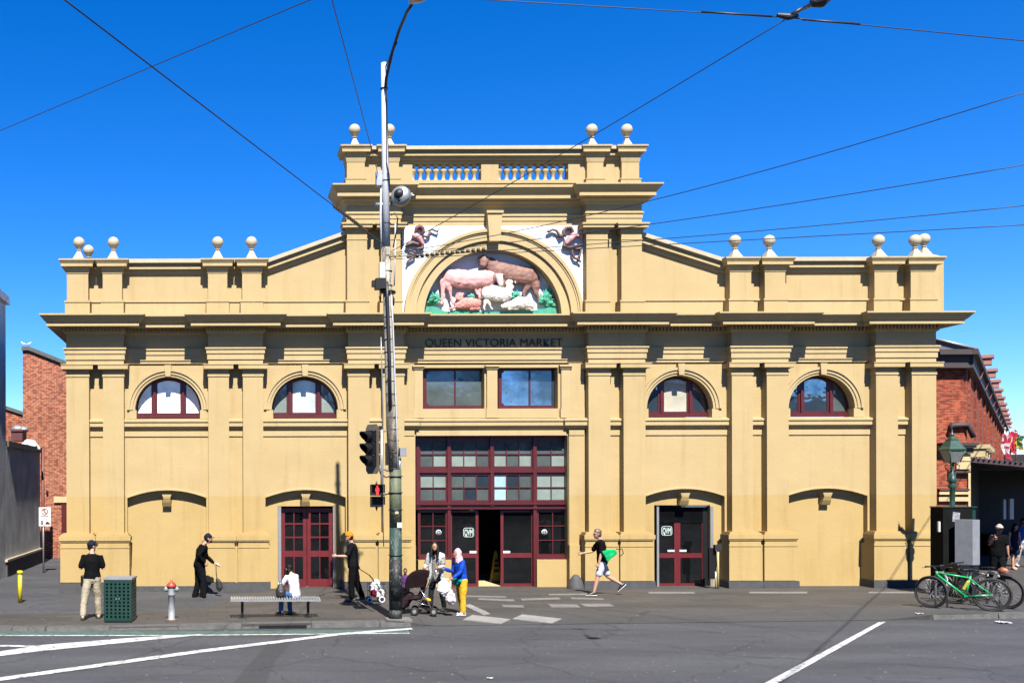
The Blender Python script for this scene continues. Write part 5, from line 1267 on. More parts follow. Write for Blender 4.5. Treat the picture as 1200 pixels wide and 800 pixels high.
# yellow bollard, sign
M_yel = mat('bollard_yellow', (0.62, 0.50, 0.01), .45, .1, 5)
g = G(23.5, 706)
t = thing('bollard', 'bright yellow steel bollard at the lane mouth', 'bollard', tuple(g))
hB_ = 38 / (F / (D + g.y))
bm = BM(); lathe(bm, [(.058, 0), (.058, hB_ - .09), (.001, hB_ - .088)], (0, 0, 0), 18); done('tube', bm, M_yel, t, world=False)
bm = BM(); lathe(bm, [(.078, hB_ - .08), (.082, hB_ - .06), (.08, hB_ - .02), (.05, hB_), (.001, hB_)], (0, 0, 0), 18); done('cap', bm, M_yel, t, world=False)
ys = 7.3; g = W(51, 676, ys)
t = thing('parking_sign', 'white parking sign on a grey post beside the brick wall', 'sign', tuple(g))
zt_, zb_ = W(51, 594, ys).z, W(51, 616, ys).z; xa, xb = W(44.2, 0, ys).x, W(58, 0, ys).x
bm = BM(); tube(bm, [g, (g.x, g.y, zt_)], .032, 8); done('post', bm, M_steel, t)
bm = BM(); box(bm, xa, xb, ys - .06, ys - .035, zb_, zt_); done('plate', bm, M_signwhite, t)
cx = (xa + xb) / 2; hs_ = zt_ - zb_
M_sred = mat('sign_red', (0.45, 0.02, 0.02), .5); M_sblk = mat('sign_black', (0.015, 0.015, 0.015), .5)
bm = BM(); torus(bm, (cx, ys - .066, zb_ + hs_ * .77), .105, .014, (0, 1, 0), 24, 6); done('prohibition_ring', bm, M_sred, t)
text_mesh('S', .17, .002, (cx, ys - .064, zb_ + hs_ * .70), 'letter', M_sblk, t)
bm = BM(); tube(bm, [(cx - .07, ys - .068, zb_ + hs_ * .77 + .07), (cx + .07, ys - .068, zb_ + hs_ * .77 - .07)], .012, 6); done('prohibition_slash', bm, M_sred, t)
bm = BM(); box(bm, cx - .14, cx + .14, ys - .064, ys - .0605, zb_ + hs_ * .52, zb_ + hs_ * .55); done('printed_line', bm, M_sblk, t)
bm = BM(); box(bm, cx - .09, cx + .09, ys - .064, ys - .0605, zb_ + hs_ * .38, zb_ + hs_ * .405); done('printed_line', bm, M_sblk, t)
bm = BM(); plate(bm, [[(cx + .02, zb_ + .06), (cx + .19, zb_ + .06), (cx + .19, zb_ + .11), (cx + .15, zb_ + .12), (cx + .13, zb_ + .16), (cx + .06, zb_ + .16), (cx + .04, zb_ + .11), (cx + .02, zb_ + .10)]], ys - .064, ys - .0605); done('car_symbol', bm, M_sblk, t)
bm = BM(); box(bm, cx - .13, cx - .07, ys - .064, ys - .0605, zb_ + .05, zb_ + .2); done('symbol', bm, M_sblk, t)
# guard stones and small posts at the hall front
for px, lab in ((677, 'conical bluestone guard stone right of the main entrance'),):
    t = tag(done('guard_stone', (lambda b: (lathe(b, [(.27, -.2), (.25, .05), (.17, .25), (.10, .36), (.05, .40), (.001, .41)], (X(675.5, -.1), -.02, 0), 20), b)[-1])(BM()), M_blue), lab, 'guard stone')
g = W(838.5, 689, -.3)
t = thing('door_guide_post', 'short black post with yellow and grey pipes beside the right door', 'post', (g.x, -.25, 0))
bm = BM(); box(bm, X(831, -.2), X(839.5, -.2), -.2, -.12, .28, 1.18); done('black_plate', bm, M_black, t)
bm = BM(); box(bm, X(836.5, -.25), X(844, -.25), -.32, -.2, 1.12, 1.28); done('head_box', bm, M_darkmetal, t)
bm = BM(); tube(bm, [(X(841, -.25), -.26, -.05), (X(841, -.25), -.26, 1.2)], .03, 8); done('yellow_pipe', bm, mat('cream_pipe', (0.5, 0.42, 0.18), .5), t)
bm = BM(); tube(bm, [(X(838.5, -.25), -.24, -.05), (X(838.5, -.25), -.24, .5)], .025, 8); done('grey_pipe', bm, M_steel, t)
# wet floor sign inside the door
g = Vector((X(580.5, 1.9), 1.9, 0.03))
t = thing('wet_floor_sign', 'tall yellow wet floor cone sign inside the open entrance', 'floor sign', tuple(g))
my = mat('cone_yellow', (0.45, 0.30, 0.015), .5, .1)
bm = BM(); 
for zA, zB, wA_, wB_ in ((0, .04, .17, .165), (.04, .9, .15, .045), (.9, .96, .04, .02)): taper_box(bm, (0, 0), wA_, wA_ * .7, zA, wB_, wB_ * .7, zB)
done('cone_body', bm, my, t, world=False)
bm = BM()
for z, wq in ((.62, .05), (.46, .07), (.30, .08)): box(bm, -wq, wq, -.115, -.09 + (z - .3) * .1, z, z + .07)
done('warning_print', bm, M_black, t, world=False)
# tactile pads
def pad(p, lab):
    q = [G(*a) for a in p]; c = sum(q, Vector()) / 4
    t = thing('tactile_pad', lab, 'tactile paving', (c.x, c.y, c.z), 0, 'tactile pads at the crossing')
    bm = BM(); vs = [bm.verts.new((a.x, a.y, ground(a.x, a.y) + .02)) for a in q]; f = bm.faces.new(vs); e = bmesh.ops.extrude_face_region(bm, geom=[f])
    for v in e['geom']:
        if isinstance(v, bmesh.types.BMVert): v.co.z -= .05
    done('pad', bm, M_slabp, t)
    nx, ny = 16, 6; bm = BM()
    for i in range(nx):
        for j in range(ny):
            u, v_ = (i + .5) / nx, (j + .5) / ny; pnt = q[0].lerp(q[1], v_).lerp(q[3].lerp(q[2], v_), u); z = ground(pnt.x, pnt.y) + .02
            taper_box(bm, (pnt.x, pnt.y), .018, .018, z - .003, .011, .011, z + .006)
    done('studs', bm, M_slabp, t, kind='stuff')
M_slabp = mat('tactile_pale', (0.23, 0.22, 0.205), .8, .2, 8)
pad([(542.4, 726.5), (553.6, 720.9), (598.2, 726), (587.4, 731)], 'pale tactile pad right of the woman in blue, middle one of three')
pad([(600.9, 725.4), (612, 720.2), (658.2, 725.4), (647, 730.5)], 'pale tactile pad farthest right of the three at the crossing')
pad([(543, 709.8), (550.5, 708.2), (574, 719.3), (566, 720.8)], 'narrow tactile strip leading back behind the woman in blue')
# kiosk, cabinet, lamp at the right corner
KY = -2.4
def K(px, py, dy=0): return W(px, py, KY + dy)
t = thing('kiosk', 'tall black information kiosk with a green edge at the right corner', 'kiosk', (K(1122, 0).x, KY, 0))
zk = K(1120, 594.5).z
bm = BM(); box(bm, K(1103.5, 0).x, K(1138, 0).x, KY, KY + .5, -.05, zk); done('panel', bm, mat('gloss_black', (0.005, 0.006, 0.005), .8, .3, 3, spec=.1), t)
bm = BM(); box(bm, K(1138, 0).x + .001, K(1142.5, 0).x, KY + .03, KY + .5, -.05, zk - .003); done('green_edge', bm, M_bin, t)
bm = BM(); box(bm, K(1102.8, 0).x, K(1143, 0).x, KY - .02, KY + .52, zk, zk + .03); done('top_rim', bm, M_bin, t)
bm = BM(); c = K(1119.5, 605, -.01); plate(bm, [[(-.08, -.13), (.11, -.15), (.13, .10), (-.06, .13)]], 0, .006, M=Matrix.Translation(c)); done('torn_sticker', bm, mat('sticker_grey', (0.28, 0.28, 0.3), .6, .5, 18), t)
bm = BM(); box(bm, K(1103.5, 0).x - .05, K(1103.5, 0).x - .001, KY + .1, KY + .16, K(0, 626).z, K(0, 614).z); done('side_label', bm, M_signwhite, t)
CYb = -3.0
def Kc(px, py): return W(px, py, CYb)
t = thing('ticket_machine', 'silver metal cabinet on a black pedestal before the kiosk', 'cabinet', (Kc(1140, 0).x, CYb, 0), 0)
bm = BM(); xa, xb, xm = Kc(1129.3, 0).x, Kc(1150.3, 0).x, Kc(1138, 0).x; za_, zb2 = Kc(0, 665).z, Kc(0, 612).z
vv = [(xa, CYb + .38), (xm, CYb), (xb, CYb + .12), (xb - .22, CYb + .5)]
lo = [bm.verts.new((x, y, za_)) for x, y in vv]; hi = [bm.verts.new((x, y, zb2)) for x, y in vv]
for k in range(4): bm.faces.new((lo[k], lo[(k + 1) % 4], hi[(k + 1) % 4], hi[k]))
bm.faces.new(lo[::-1]); bm.faces.new(hi); done('cabinet', bm, mat('brushed_silver', (0.30, 0.31, 0.33), .45, .12, 6, 0, 0, .25), t)
bm = BM(); box(bm, xa - .1, xb - .06, CYb + .06, CYb + .5, -.05, za_); done('pedestal', bm, M_black, t)
LY = -1.8
def Lp(px, py, dy=0): return W(px, py, LY + dy)
t = thing('street_lamp', 'old green street lamp with a tapered glass lantern at the hall corner', 'street lamp', (Lp(1114.5, 0).x, LY, 0))
M_lamp = mat('lamp_green', (0.02, 0.065, 0.045), .45, .25, 7); lx = Lp(1114.3, 0).x; lz = lambda p: H(p, LY, 1114); lk = (D + LY) / F
bm = BM(); lathe(bm, [(.16, 0), (.16, .3), (.11, .4), (.09, .9), (.075, 1.0), (.07, lz(605)), (.065, lz(590)), (.065, lz(572)), (.12, lz(570)), (.075, lz(567)), (.09, lz(565)), (.14, lz(562.5)), (.08, lz(559.5)), (.08, lz(554)), (.045, lz(552)), (.05, lz(543)), (.10, lz(541.8)), (.10, lz(541))], (lx, LY, 0), 20); done('post', bm, M_lamp, t)
bm = BM(); Ml = mat('lamp_glass', (0.16, 0.17, 0.16), .15, .2, 6)
taper_box(bm, (lx, LY), 5.4 * lk, 5.4 * lk, lz(541.5), 9.2 * lk, 9.2 * lk, lz(527)); done('glass_lantern', bm, Ml, t)
for sx in (-1, 1):
    for sy in (-1, 1):
        bm = BM(); tube(bm, [(lx + sx * 5.5 * lk, LY + sy * 5.5 * lk, lz(541.5)), (lx + sx * 9.3 * lk, LY + sy * 9.3 * lk, lz(527))], .014, 6); done('glazing_bar', bm, M_lamp, t)
bm = BM()
for (w0_, p0, w1_, p1) in ((10, 527.5, 10.3, 526), (9.8, 526, 8.0, 523.5), (8, 523.5, 5.2, 516.5), (4.6, 516.5, 4.6, 514.3), (3.4, 514.3, 2.2, 511)): taper_box(bm, (lx, LY), w0_ * lk, w0_ * lk, lz(p0), w1_ * lk, w1_ * lk, lz(p1))
lathe(bm, [(.03, lz(511)), (.06, lz(509.5)), (.03, lz(508)), (.015, lz(505)), (.001, lz(502.5))], (lx, LY, 0), 10); done('lantern_roof', bm, M_lamp, t)
for a in range(4):
    d = Vector((math.cos(R(45 + 90 * a)), math.sin(R(45 + 90 * a)), 0)); c = Vector((lx, LY, 0)); bm = BM()
    tube(bm, [c + d * .05 + Vector((0, 0, lz(552))), c + d * .15 + Vector((0, 0, lz(549))), c + d * .17 + Vector((0, 0, lz(545.5))), c + d * .11 + Vector((0, 0, lz(544))), c + d * .15 + Vector((0, 0, lz(542)))], .018, 6); done('scroll_bracket', bm, mat('lamp_red_gilt', (0.25, 0.06, 0.04), .5) if a % 2 else M_lamp, t)
# flags on the side street
for k, (px, py0, py1, cols_, lab) in enumerate(((1177, 507, 537, ((0.75, 0.72, 0.74), (0.55, 0.02, 0.08)), 'white flag with crimson pattern on the side street'), (1183.5, 505, 530, ((0.6, 0.02, 0.05), (0.6, 0.02, 0.05)), 'red flag between the white flag and the green flag'), (1190, 509, 525, ((0.02, 0.10, 0.04), (0.6, 0.5, 0.02)), 'dark green and gold flag farthest right'))):
    yf = 8.0; c = W(px, py0, yf); t = thing('flag', lab, 'flag', (c.x, c.y, W(px, 540, yf).z), 0, 'flags over the veranda')
    bm = BM(); tube(bm, [W(px + .5, 541, yf), W(px + .5, py0 - 5, yf)], .025, 6); ball(bm, W(px + .5, py0 - 5, yf), .05); done('flagpole', bm, M_steel, t)
    nx, nz = 8, 10; w = (9, 8, 12)[k] * (D + yf) / F; hgt = c.z - W(px, py1, yf).z; rows = []
    bm = BM()
    for j in range(nz + 1):
        rows.append([bm.verts.new((c.x + (i / nx - .35) * w + .04 * math.sin(j * .8 + k), yf - .05 + .09 * math.sin(i * 1.4 + j * .5), c.z - hgt * j / nz - .10 * abs(i / nx - .35))) for i in range(nx + 1)])
    for a, b in zip(rows, rows[1:]):
        for i in range(nx):
            f = bm.faces.new((a[i], a[i + 1], b[i + 1], b[i])); f.smooth = True
            f.material_index = 1 if (noise.noise(Vector((i * .55, rows.index(a) * .5, k * 3.3))) > .12 or (k == 0 and rows.index(a) > 7)) else 0
    bmesh.ops.solidify(bm, geom=list(bm.faces), thickness=.01)
    done('cloth', bm, [mat('flag_a', cols_[0], .8, .05), mat('flag_b', cols_[1], .8, .05)], t)
# ================================================================== BICYCLES
def bicycle(name, label, P0, P1, frame_m, extras=None, steer=R(20), tilt=0.0):
    """P0 front contact, P1 rear contact"""
    d = (P1 - P0); wb = Vector((d.x, d.y, 0)).length; rz = math.atan2(d.y, d.x); s = wb / 1.08
    t = thing(name, label, 'bicycle', tuple(P0), rz, 'bicycles locked to the hoops', s)
    Mt = Matrix.Rotation(tilt, 4, 'X')
    def dn(nm, bm, m): bm.transform(Mt); return done(nm, bm, m, t, world=False)
    r = .355; ms = Matrix.Translation((0, 0, r)) @ Matrix.Rotation(steer, 4, 'Z') @ Matrix.Translation((0, 0, -r))
    for nm, cx, M_ in (('wheel', 0, ms), ('wheel', 1.08, Matrix.Identity(4))):
        bm = BM(); torus(bm, (cx, 0, r), r - .02, .024, (0, 1, 0), 44, 8); bm.transform(M_); wo = dn(nm, bm, M_rubber)
        bm = BM(); torus(bm, (cx, 0, r), r - .055, .013, (0, 1, 0), 44, 6); bm.transform(Mt @ M_); done('rim', bm, M_darkmetal, wo, world=False)
        bm = BM()
        for k in range(20):
            a = 2 * PI * k / 20; tube(bm, [(cx, .025 * (-1) ** k, r), (cx + (r - .06) * math.cos(a), 0, r + (r - .06) * math.sin(a))], .0022, 4)
        tube(bm, [(cx, -.05, r), (cx, .05, r)], .022, 8); bm.transform(Mt @ M_); done('spokes', bm, M_steel, wo, world=False)
    bb = Vector((.62, 0, .30)); st = Vector((.72, 0, .80)); hb_, ht = Vector((.13, 0, .70)), Vector((.10, 0, .82)); ra = Vector((1.08, 0, r))
    bm = BM()
    tube(bm, [ht, hb_], .024, 10); tube(bm, [hb_ + Vector((-.005, 0, .03)), bb], .023, 10); tube(bm, [ht + Vector((0, 0, -.03)), Vector((.70, 0, .70))], .019, 10); tube(bm, [bb, Vector((.71, 0, .74))], .019, 10); tube(bm, [bb + Vector((0, -.05, 0)), bb + Vector((0, .05, 0))], .028, 10)
    for sy in (-1, 1): tube(bm, [bb + Vector((.02, .03 * sy, 0)), ra + Vector((0, .06 * sy, 0))], .012, 6); tube(bm, [Vector((.70, .02 * sy, .68)), ra + Vector((0, .06 * sy, 0))], .010, 6)
    dn('frame', bm, frame_m)
    bm = BM(); cr = Vector((.118, 0, .66)); tube(bm, [cr + Vector((0, -.06, -.01)), cr + Vector((0, .06, -.01))], .018, 8)
    for sy in (-1, 1): tube(bm, [cr + Vector((0, .06 * sy, -.01)), Vector((0, .062 * sy, r))], .016, 8)
    dn('fork', bm, M_black)
    bm = BM(); tube(bm, [ht, ht + Vector((-.02, 0, .06)), ht + Vector((-.07, 0, .09))], .017, 8)
    q = ms @ Vector((0, 0, 0)); ax = Matrix.Rotation(steer, 3, 'Z') @ Vector((0, 1, 0)); c = ht + Vector((-.07, 0, .10))
    tube(bm, [c - ax * .33 + Vector((.04, 0, .01)), c - ax * .12, c + ax * .12, c + ax * .33 + Vector((.04, 0, .01))], .014, 8); dn('handlebar', bm, M_black)
    for sy in (-1, 1):
        bm = BM(); tube(bm, [c + ax * .33 * sy + Vector((.04, 0, .01)), c + ax * .21 * sy + Vector((.02, 0, .005))], .02, 8); dn('grip', bm, M_rubber)
        bm = BM(); tube(bm, [c + ax * .16 * sy + Vector((-.02, 0, -.01)), c + ax * .27 * sy + Vector((-.05, 0, -.02))], .007, 5); dn('brake_lever', bm, M_black)
    bm = BM(); tube(bm, [Vector((.71, 0, .74)), st + Vector((.015, 0, .04))], .014, 8); dn('seat_post', bm, M_chrome)
    bm = BM(); loft(bm, [st + Vector((-.15, 0, .06)), st + Vector((-.04, 0, .065)), st + Vector((.06, 0, .07)), st + Vector((.11, 0, .075))], [(.018, .016), (.03, .02), (.065, .025), (.06, .02)], (0, 1, 0)); dn('saddle', skin(bm, .01, 2), M_black)
    bm = BM(); torus(bm, bb + Vector((0, -.06, 0)), .085, .006, (0, 1, 0), 24, 5); torus(bm, ra + Vector((0, -.06, 0)), .05, .008, (0, 1, 0), 16, 5); tube(bm, [bb + Vector((0, -.06, .085)), ra + Vector((0, -.06, .05))], .004, 4); tube(bm, [bb + Vector((0, -.06, -.085)), ra + Vector((0, -.06, -.05))], .004, 4); dn('chain_set', bm, M_darkmetal)
    for sy, dx in ((-1, 1), (1, -1)):
        bm = BM(); e = bb + Vector((.12 * dx, .08 * sy, -.12)); tube(bm, [bb + Vector((0, .07 * sy, 0)), e], .011, 6); box(bm, e.x - .045, e.x + .045, e.y + (0 if sy > 0 else -.09), e.y + (.09 if sy > 0 else 0), e.z - .012, e.z + .012); dn('crank', bm, M_black)
    if extras: extras(dn)
    return t
M_bgreen = mat('bike_green', (0.01, 0.42, 0.11), .3, .05, 5, coat=.5); M_bblack = mat('bike_black', (0.014, 0.014, 0.016), .3, .1, 5)
def exg(dn):
    bm = BM(); loft(bm, [(.585, -.02, .45), (.665, -.02, .62)], [.032, .032]); dn('water_bottle', bm, mat('bottle_yellow', (0.5, 0.5, 0.05), .4))
bicycle('bicycle', 'bright green mountain bicycle in front of the bicycle cluster', G(1091, 712), G(1162.5, 716), M_bgreen, exg, steer=R(-28))
def exb(dn):
    bm = BM(); loft(bm, [(.94, 0, .80), (1.0, 0, .83), (1.07, 0, .81)], [(.05, .06), (.075, .08), (.05, .06)], (0, 1, 0)); dn('saddle_bag', skin(bm, .015, 1, fold=.01), mat('tan_leather', (0.30, 0.09, 0.035), .5, .3, 9))
    bm = BM(); box(bm, .80, 1.22, -.06, .06, .735, .75); tube(bm, [(1.1, 0, .74), (1.08, .05, .36)], .008, 5); dn('rack', bm, M_chrome)
bicycle('bicycle', 'black bicycle behind the green one carrying a tan leather bag', G(1118, 707), G(1180, 713), M_bblack, exb, steer=R(10))
bicycle('bicycle', 'dark grey bicycle farthest back in the cluster, near the kiosk', G(1100, 703), G(1152, 704), M_darkmetal, None, steer=R(25))
for k, (px, py) in enumerate(((1110, 712), (1172, 711))):
    g = G(px, py); t = tag(done('bicycle_hoop', (lambda b: (tube(b, [Vector((g.x, g.y, -.05))] + [Vector((g.x + .10 * (1 - math.cos(a)), g.y + .35 * (1 - math.cos(a)), .62 + .22 * math.sin(a))) for a in [PI * i / 10 for i in range(11)]] + [Vector((g.x + .2, g.y + .7, -.05))], .026, 8), b)[-1])(BM()), M_steel), ('steel hoop beside the front wheel of the green bicycle', 'steel hoop behind the rear wheel of the green bicycle')[k], 'bicycle hoop', 'bicycle hoops')

# ================================================================== PEOPLE
SKIN_L = mat('skin_light', (0.50, 0.27, 0.18), .55, .08, 12); SKIN_T = mat('skin_tan', (0.36, 0.17, 0.10), .55, .08, 12); SKIN_D = mat('skin_brown', (0.20, 0.095, 0.055), .55, .1, 12)
M_eyew = mat('eye_white', (0.6, 0.6, 0.58), .3); M_eyed = mat('eye_dark', (0.01, 0.008, 0.006), .2); M_lip = mat('lip', (0.35, 0.10, 0.09), .5)
_cl = {}
def cloth(name, col, rough=.85):
    if name not in _cl: _cl[name] = mat(name, col, rough, .18, 7, .3, 90, spec=.06)
    return _cl[name]
def V(x, y, z): return Vector((x, y, z))
def person(label, loc, rz, Hh, sp, cat='person'):
    """local frame: forward +Y, right +X. sp: pose and clothing"""
    skin_m = sp.get('skin', SKIN_L); k = Hh; bulk = sp.get('bulk', 1.0); fem = sp.get('female', False)
    lean = R(sp.get('lean', 3)); slump = R(sp.get('slump', 4)); hy, hp = R(sp.get('head_yaw', 0)), R(sp.get('head_pitch', 0))
    hip = .045 * k; pel = V(0, 0, .53 * k)
    legs = []
    for sgn, (a, kn, outw) in zip((-1, 1), sp.get('legs', [(2, 4, 3), (2, 4, 3)])):
        a, kn, outw = R(a), R(kn), R(outw) * sgn
        p = pel + V(sgn * hip, 0, -.015 * k)
        d1 = V(math.sin(outw), math.sin(a) * math.cos(outw), -math.cos(a) * math.cos(outw)); kp = p + d1 * .24 * k
        d2 = V(math.sin(outw) * .5, math.sin(a - kn), -math.cos(a - kn)).normalized(); ap = kp + d2 * .238 * k
        legs.append([p, kp, ap])
    footp = sp.get('foot_pitch', [0, 0])
    low = min(l[2].z - .12 * k * max(0, math.sin(R(-fp) if False else abs(R(fp)))) * (1 if fp > 0 else 0) for l, fp in zip(legs, footp)) - .042 * k
    off = sp['seat_z'] - pel.z + .055 * k if 'seat_z' in sp else -low
    for l in legs:
        for q in l: q.z += off
    pel.z += off
    sd = V(0, math.sin(lean), math.cos(lean)); sd2 = V(0, math.sin(lean + slump), math.cos(lean + slump)); fwd = V(0, math.cos(lean), -math.sin(lean))
    waist = pel + sd * .085 * k; chest = waist + sd * .12 * k; shl = chest + sd2 * .085 * k; neck0 = shl + sd2 * .025 * k; 
    nd = V(0, math.sin(lean + slump + R(8)), math.cos(lean + slump + R(8))); neck1 = neck0 + nd * .030 * k
    Mh = Matrix.Translation(neck1 + nd * .055 * k + V(0, .012 * k, 0)) @ Matrix.Rotation(hy, 4, 'Z') @ Matrix.Rotation(-hp - (lean + slump) * .3, 4, 'X')
    sw = (.092 if fem else .102) * k; bx_ = (.88 if fem else 1.0) * bulk
    arms = []
    for sgn, (u, f) in zip((-1, 1), sp.get('arms', [((-.15, 0, -1), (0, .1, -1)), ((.15, 0, -1), (0, .1, -1))])):
        s0 = shl + V(sgn * sw, 0, -.016 * k); u, f = Vector(u).normalized(), Vector(f).normalized()
        e = s0 + u * .165 * k; w = e + f * .145 * k; arms.append([s0, e, w, f])
    T = thing('person', label, cat, loc, rz)
    # --- body: one continuous surface
    bm = BM(); x = (1, 0, 0)
    loft(bm, [pel - sd * .02 * k, pel + sd * .02 * k, waist, chest, shl - sd2 * .01 * k, neck0 - nd * .005 * k], [(.085 * k * bx_, .06 * k * bulk), (.088 * k * bx_, .062 * k * bulk), (.068 * k * bx_, .05 * k * bulk), (.085 * k * bx_, .058 * k * bulk), (.085 * k * bx_, .045 * k), (.04 * k, .035 * k)], x)
    loft(bm, [neck0 - nd * .02 * k, neck1 + nd * .02 * k], [.032 * k, .030 * k], x)
    # head
    hb = BM(); q = k
    loft(hb, [V(0, .002 * q, -.05 * q), V(0, .008 * q, -.035 * q), V(0, .004 * q, -.01 * q), V(0, -.002 * q, .02 * q), V(0, -.006 * q, .045 * q)], [(.022 * q, .030 * q), (.034 * q, .042 * q), (.042 * q, .050 * q), (.044 * q, .052 * q), (.034 * q, .040 * q)], x, 16)
    loft(hb, [V(0, .046 * q, .010 * q), V(0, .054 * q, -.004 * q), V(0, .062 * q, -.014 * q)], [.005 * q, .006 * q, .008 * q], x, 8)     # nose
    loft(hb, [V(-.010 * q, .046 * q, -.030 * q), V(.010 * q, .046 * q, -.030 * q)], [.0045 * q, .0045 * q], (0, 0, 1), 8)        # lips
    loft(hb, [V(0, .036 * q, -.052 * q), V(0, .042 * q, -.048 * q)], [.014 * q, .012 * q], x, 8)                                # chin
    for s_ in (-1, 1):
        loft(hb, [V(s_ * .044 * q, -.006 * q, -.012 * q), V(s_ * .047 * q, -.008 * q, .008 * q)], [(.006 * q, .010 * q), (.006 * q, .013 * q)], x, 8)   # ears
        loft(hb, [V(s_ * .008 * q, .046 * q, .016 * q), V(s_ * .028 * q, .040 * q, .016 * q)], [.005 * q, .005 * q], (0, 0, 1), 6)                 # brow
    hb.transform(Mh); me = bpy.data.meshes.new('h'); hb.to_mesh(me); hb.free(); bm.from_mesh(me); bpy.data.meshes.remove(me)
    # arms and hands with five fingers
    hands = []
    for i, (s0, e, w, f) in enumerate(arms):
        sgn = (-1, 1)[i]; af = .9 if fem else 1.0
        loft(bm, [s0, s0.lerp(e, .5), e, e.lerp(w, .35), w], [.030 * k * af, .027 * k * af, .021 * k * af, .022 * k * af, .0145 * k * af], x)
        hd = (f + Vector(sp.get('hand_bend', [(0, 0, 0), (0, 0, 0)])[i])).normalized()
        side = hd.cross(V(sgn, 0, 0)); 
        if side.length < .2: side = V(0, 1, 0)
        side.normalize(); pn = side.cross(hd) * -sgn            # thumb side, palm normal
        pn = (V(-sgn, 0, 0) - hd * hd.dot(V(-sgn, 0, 0))); pn = pn.normalized() if pn.length > .1 else V(0, 0, -1)
        side = hd.cross(pn).normalized(); 
        if side.dot(V(0, 1, .4)) < 0: side = -side
        p1 = w + hd * .048 * k
        loft(bm, [w, w + hd * .02 * k, p1], [(.014 * k, .010 * k), (.022 * k, .0095 * k), (.023 * k, .008 * k)], side, 10)
        curl = sp.get('curl', [.5, .5])[i]; grip = []
        for j, (L, o) in enumerate(((.036, 1.5), (.041, .5), (.038, -.5), (.030, -1.5))):
            b = p1 + side * o * .0115 * k - hd * .004 * k; pts = [b]; ang = curl * .5; p = b
            for seg in range(3):
                p = p + (hd * math.cos(ang) + pn * math.sin(ang)) * L * k / 3 * 1.15; pts.append(p); ang += curl * (.85 + .08 * j)
            loft(bm, pts, [.0052 * k, .0050 * k, .0046 * k, .004 * k], side, 8)
        tb = w + hd * .014 * k + side * .018 * k; t1 = tb + (hd * .6 + side * .7 + pn * .3).normalized() * .022 * k; t2 = t1 + (hd * .85 + side * .1 + pn * (.3 + curl * .6)).normalized() * .022 * k
        loft(bm, [tb, t1, t2], [.0075 * k, .0062 * k, .005 * k], pn, 8)
        hands.append((p1 + pn * .012 * k, hd, side, pn))
    for (p, kp, ap) in legs:
        loft(bm, [p, p.lerp(kp, .45), kp, kp.lerp(ap, .3), ap], [(.047 * k, .050 * k), (.042 * k, .045 * k), .030 * k, (.029 * k, .032 * k), .019 * k], x)
    def feet_pts(ap, fp):
        fd = V(0, math.cos(R(fp)), -math.sin(R(fp))); up = V(0, math.sin(R(fp)), math.cos(R(fp)))
        return fd, up
    for (p, kp, ap), fp in zip(legs, footp):
        fd, up = feet_pts(ap, fp)
        loft(bm, [ap - fd * .02 * k - up * .018 * k, ap + fd * .03 * k - up * .02 * k, ap + fd * .085 * k - up * .028 * k], [(.018 * k, .018 * k), (.022 * k, .018 * k), (.024 * k, .010 * k)], x)
    done('body', skin(bm, .0078 if Hh > 1.3 else .0062, 2), skin_m, T, world=False)
    # eyes
    if not sp.get('noeyes'):
        for s_ in (-1, 1):
            bm = BM(); ball(bm, Mh @ V(s_ * .0175 * q, .0425 * q, .006 * q), .0068 * q, 0, 8); eo = done('eye', bm, M_eyew, T, world=False)
            bm = BM(); ball(bm, Mh @ V(s_ * .0175 * q, .0475 * q, .006 * q), .0035 * q, 0, 6); done('pupil', bm, M_eyed, eo, world=False)
        bm = BM(); tube(bm, [Mh @ V(-.011 * q, .0495 * q, -.030 * q), Mh @ V(0, .052 * q, -.0295 * q), Mh @ V(.011 * q, .0495 * q, -.030 * q)], .0028 * q, 6); done('mouth', bm, M_lip, T, world=False)
    # --- clothes
    tp = sp['top']; ex = tp.get('loose', .010) * k; hem = tp.get('hem', .02)
    bm = BM()
    loft(bm, [pel - sd * hem * k, pel + sd * .02 * k, waist, chest, shl - sd2 * .006 * k, shl + sd2 * .012 * k], [(.086 * k * bx_ + ex, .062 * k * bulk + ex), (.087 * k * bx_ + ex, .062 * k * bulk + ex), (.074 * k * bx_ + ex, .056 * k * bulk + ex), (.087 * k * bx_ + ex, .060 * k * bulk + ex), (.085 * k * bx_ + ex, .047 * k + ex), (.05 * k, .038 * k)], x, 16)
    for s0, e, w, f in arms:
        if tp['sleeve'] == 'long': loft(bm, [s0 - V(0, 0, .0), s0.lerp(e, .5), e, e.lerp(w, .5), w - f * .008 * k], [.033 * k + ex * .3, .031 * k + ex * .4, .027 * k + ex * .4, .024 * k + ex * .4, .019 * k + ex * .3], x)
        elif tp['sleeve'] == 'short': loft(bm, [s0 - V(0,0,.004*k), s0.lerp(e, .45), s0.lerp(e, .80)], [.033 * k + ex * .3, .032 * k + ex * .5, .032 * k + ex * .6], x)
        else: loft(bm, [s0 - (s0 - shl) * .3, s0 - (s0 - shl) * .12], [.022 * k, .02 * k], x)
    done(tp.get('name', 'shirt'), skin(bm, .0115, 2, fold=.010, fscale=7), tp['m'], T, world=False)
    bt = sp['bottom']; exb_ = bt.get('loose', .010) * k; bm = BM()
    if bt.get('skirt'):
        kneeavg = (legs[0][1] + legs[1][1]) / 2; ln = bt['skirt']; e_ = pel.lerp(kneeavg, ln)
        loft(bm, [waist - sd * .02 * k, pel, pel.lerp(e_, .5), e_], [(.078 * k, .06 * k), (.098 * k, .075 * k), (.11 * k, .09 * k), (.12 * k, .10 * k)], x, 16)
    else:
        loft(bm, [pel - sd * .035 * k, pel, waist - sd * .02 * k], [(.088 * k * bx_ + exb_, .066 * k + exb_), (.088 * k * bx_ + exb_, .064 * k * bulk + exb_), (.076 * k * bx_ + exb_ * .3, .057 * k * bulk)], x, 16)
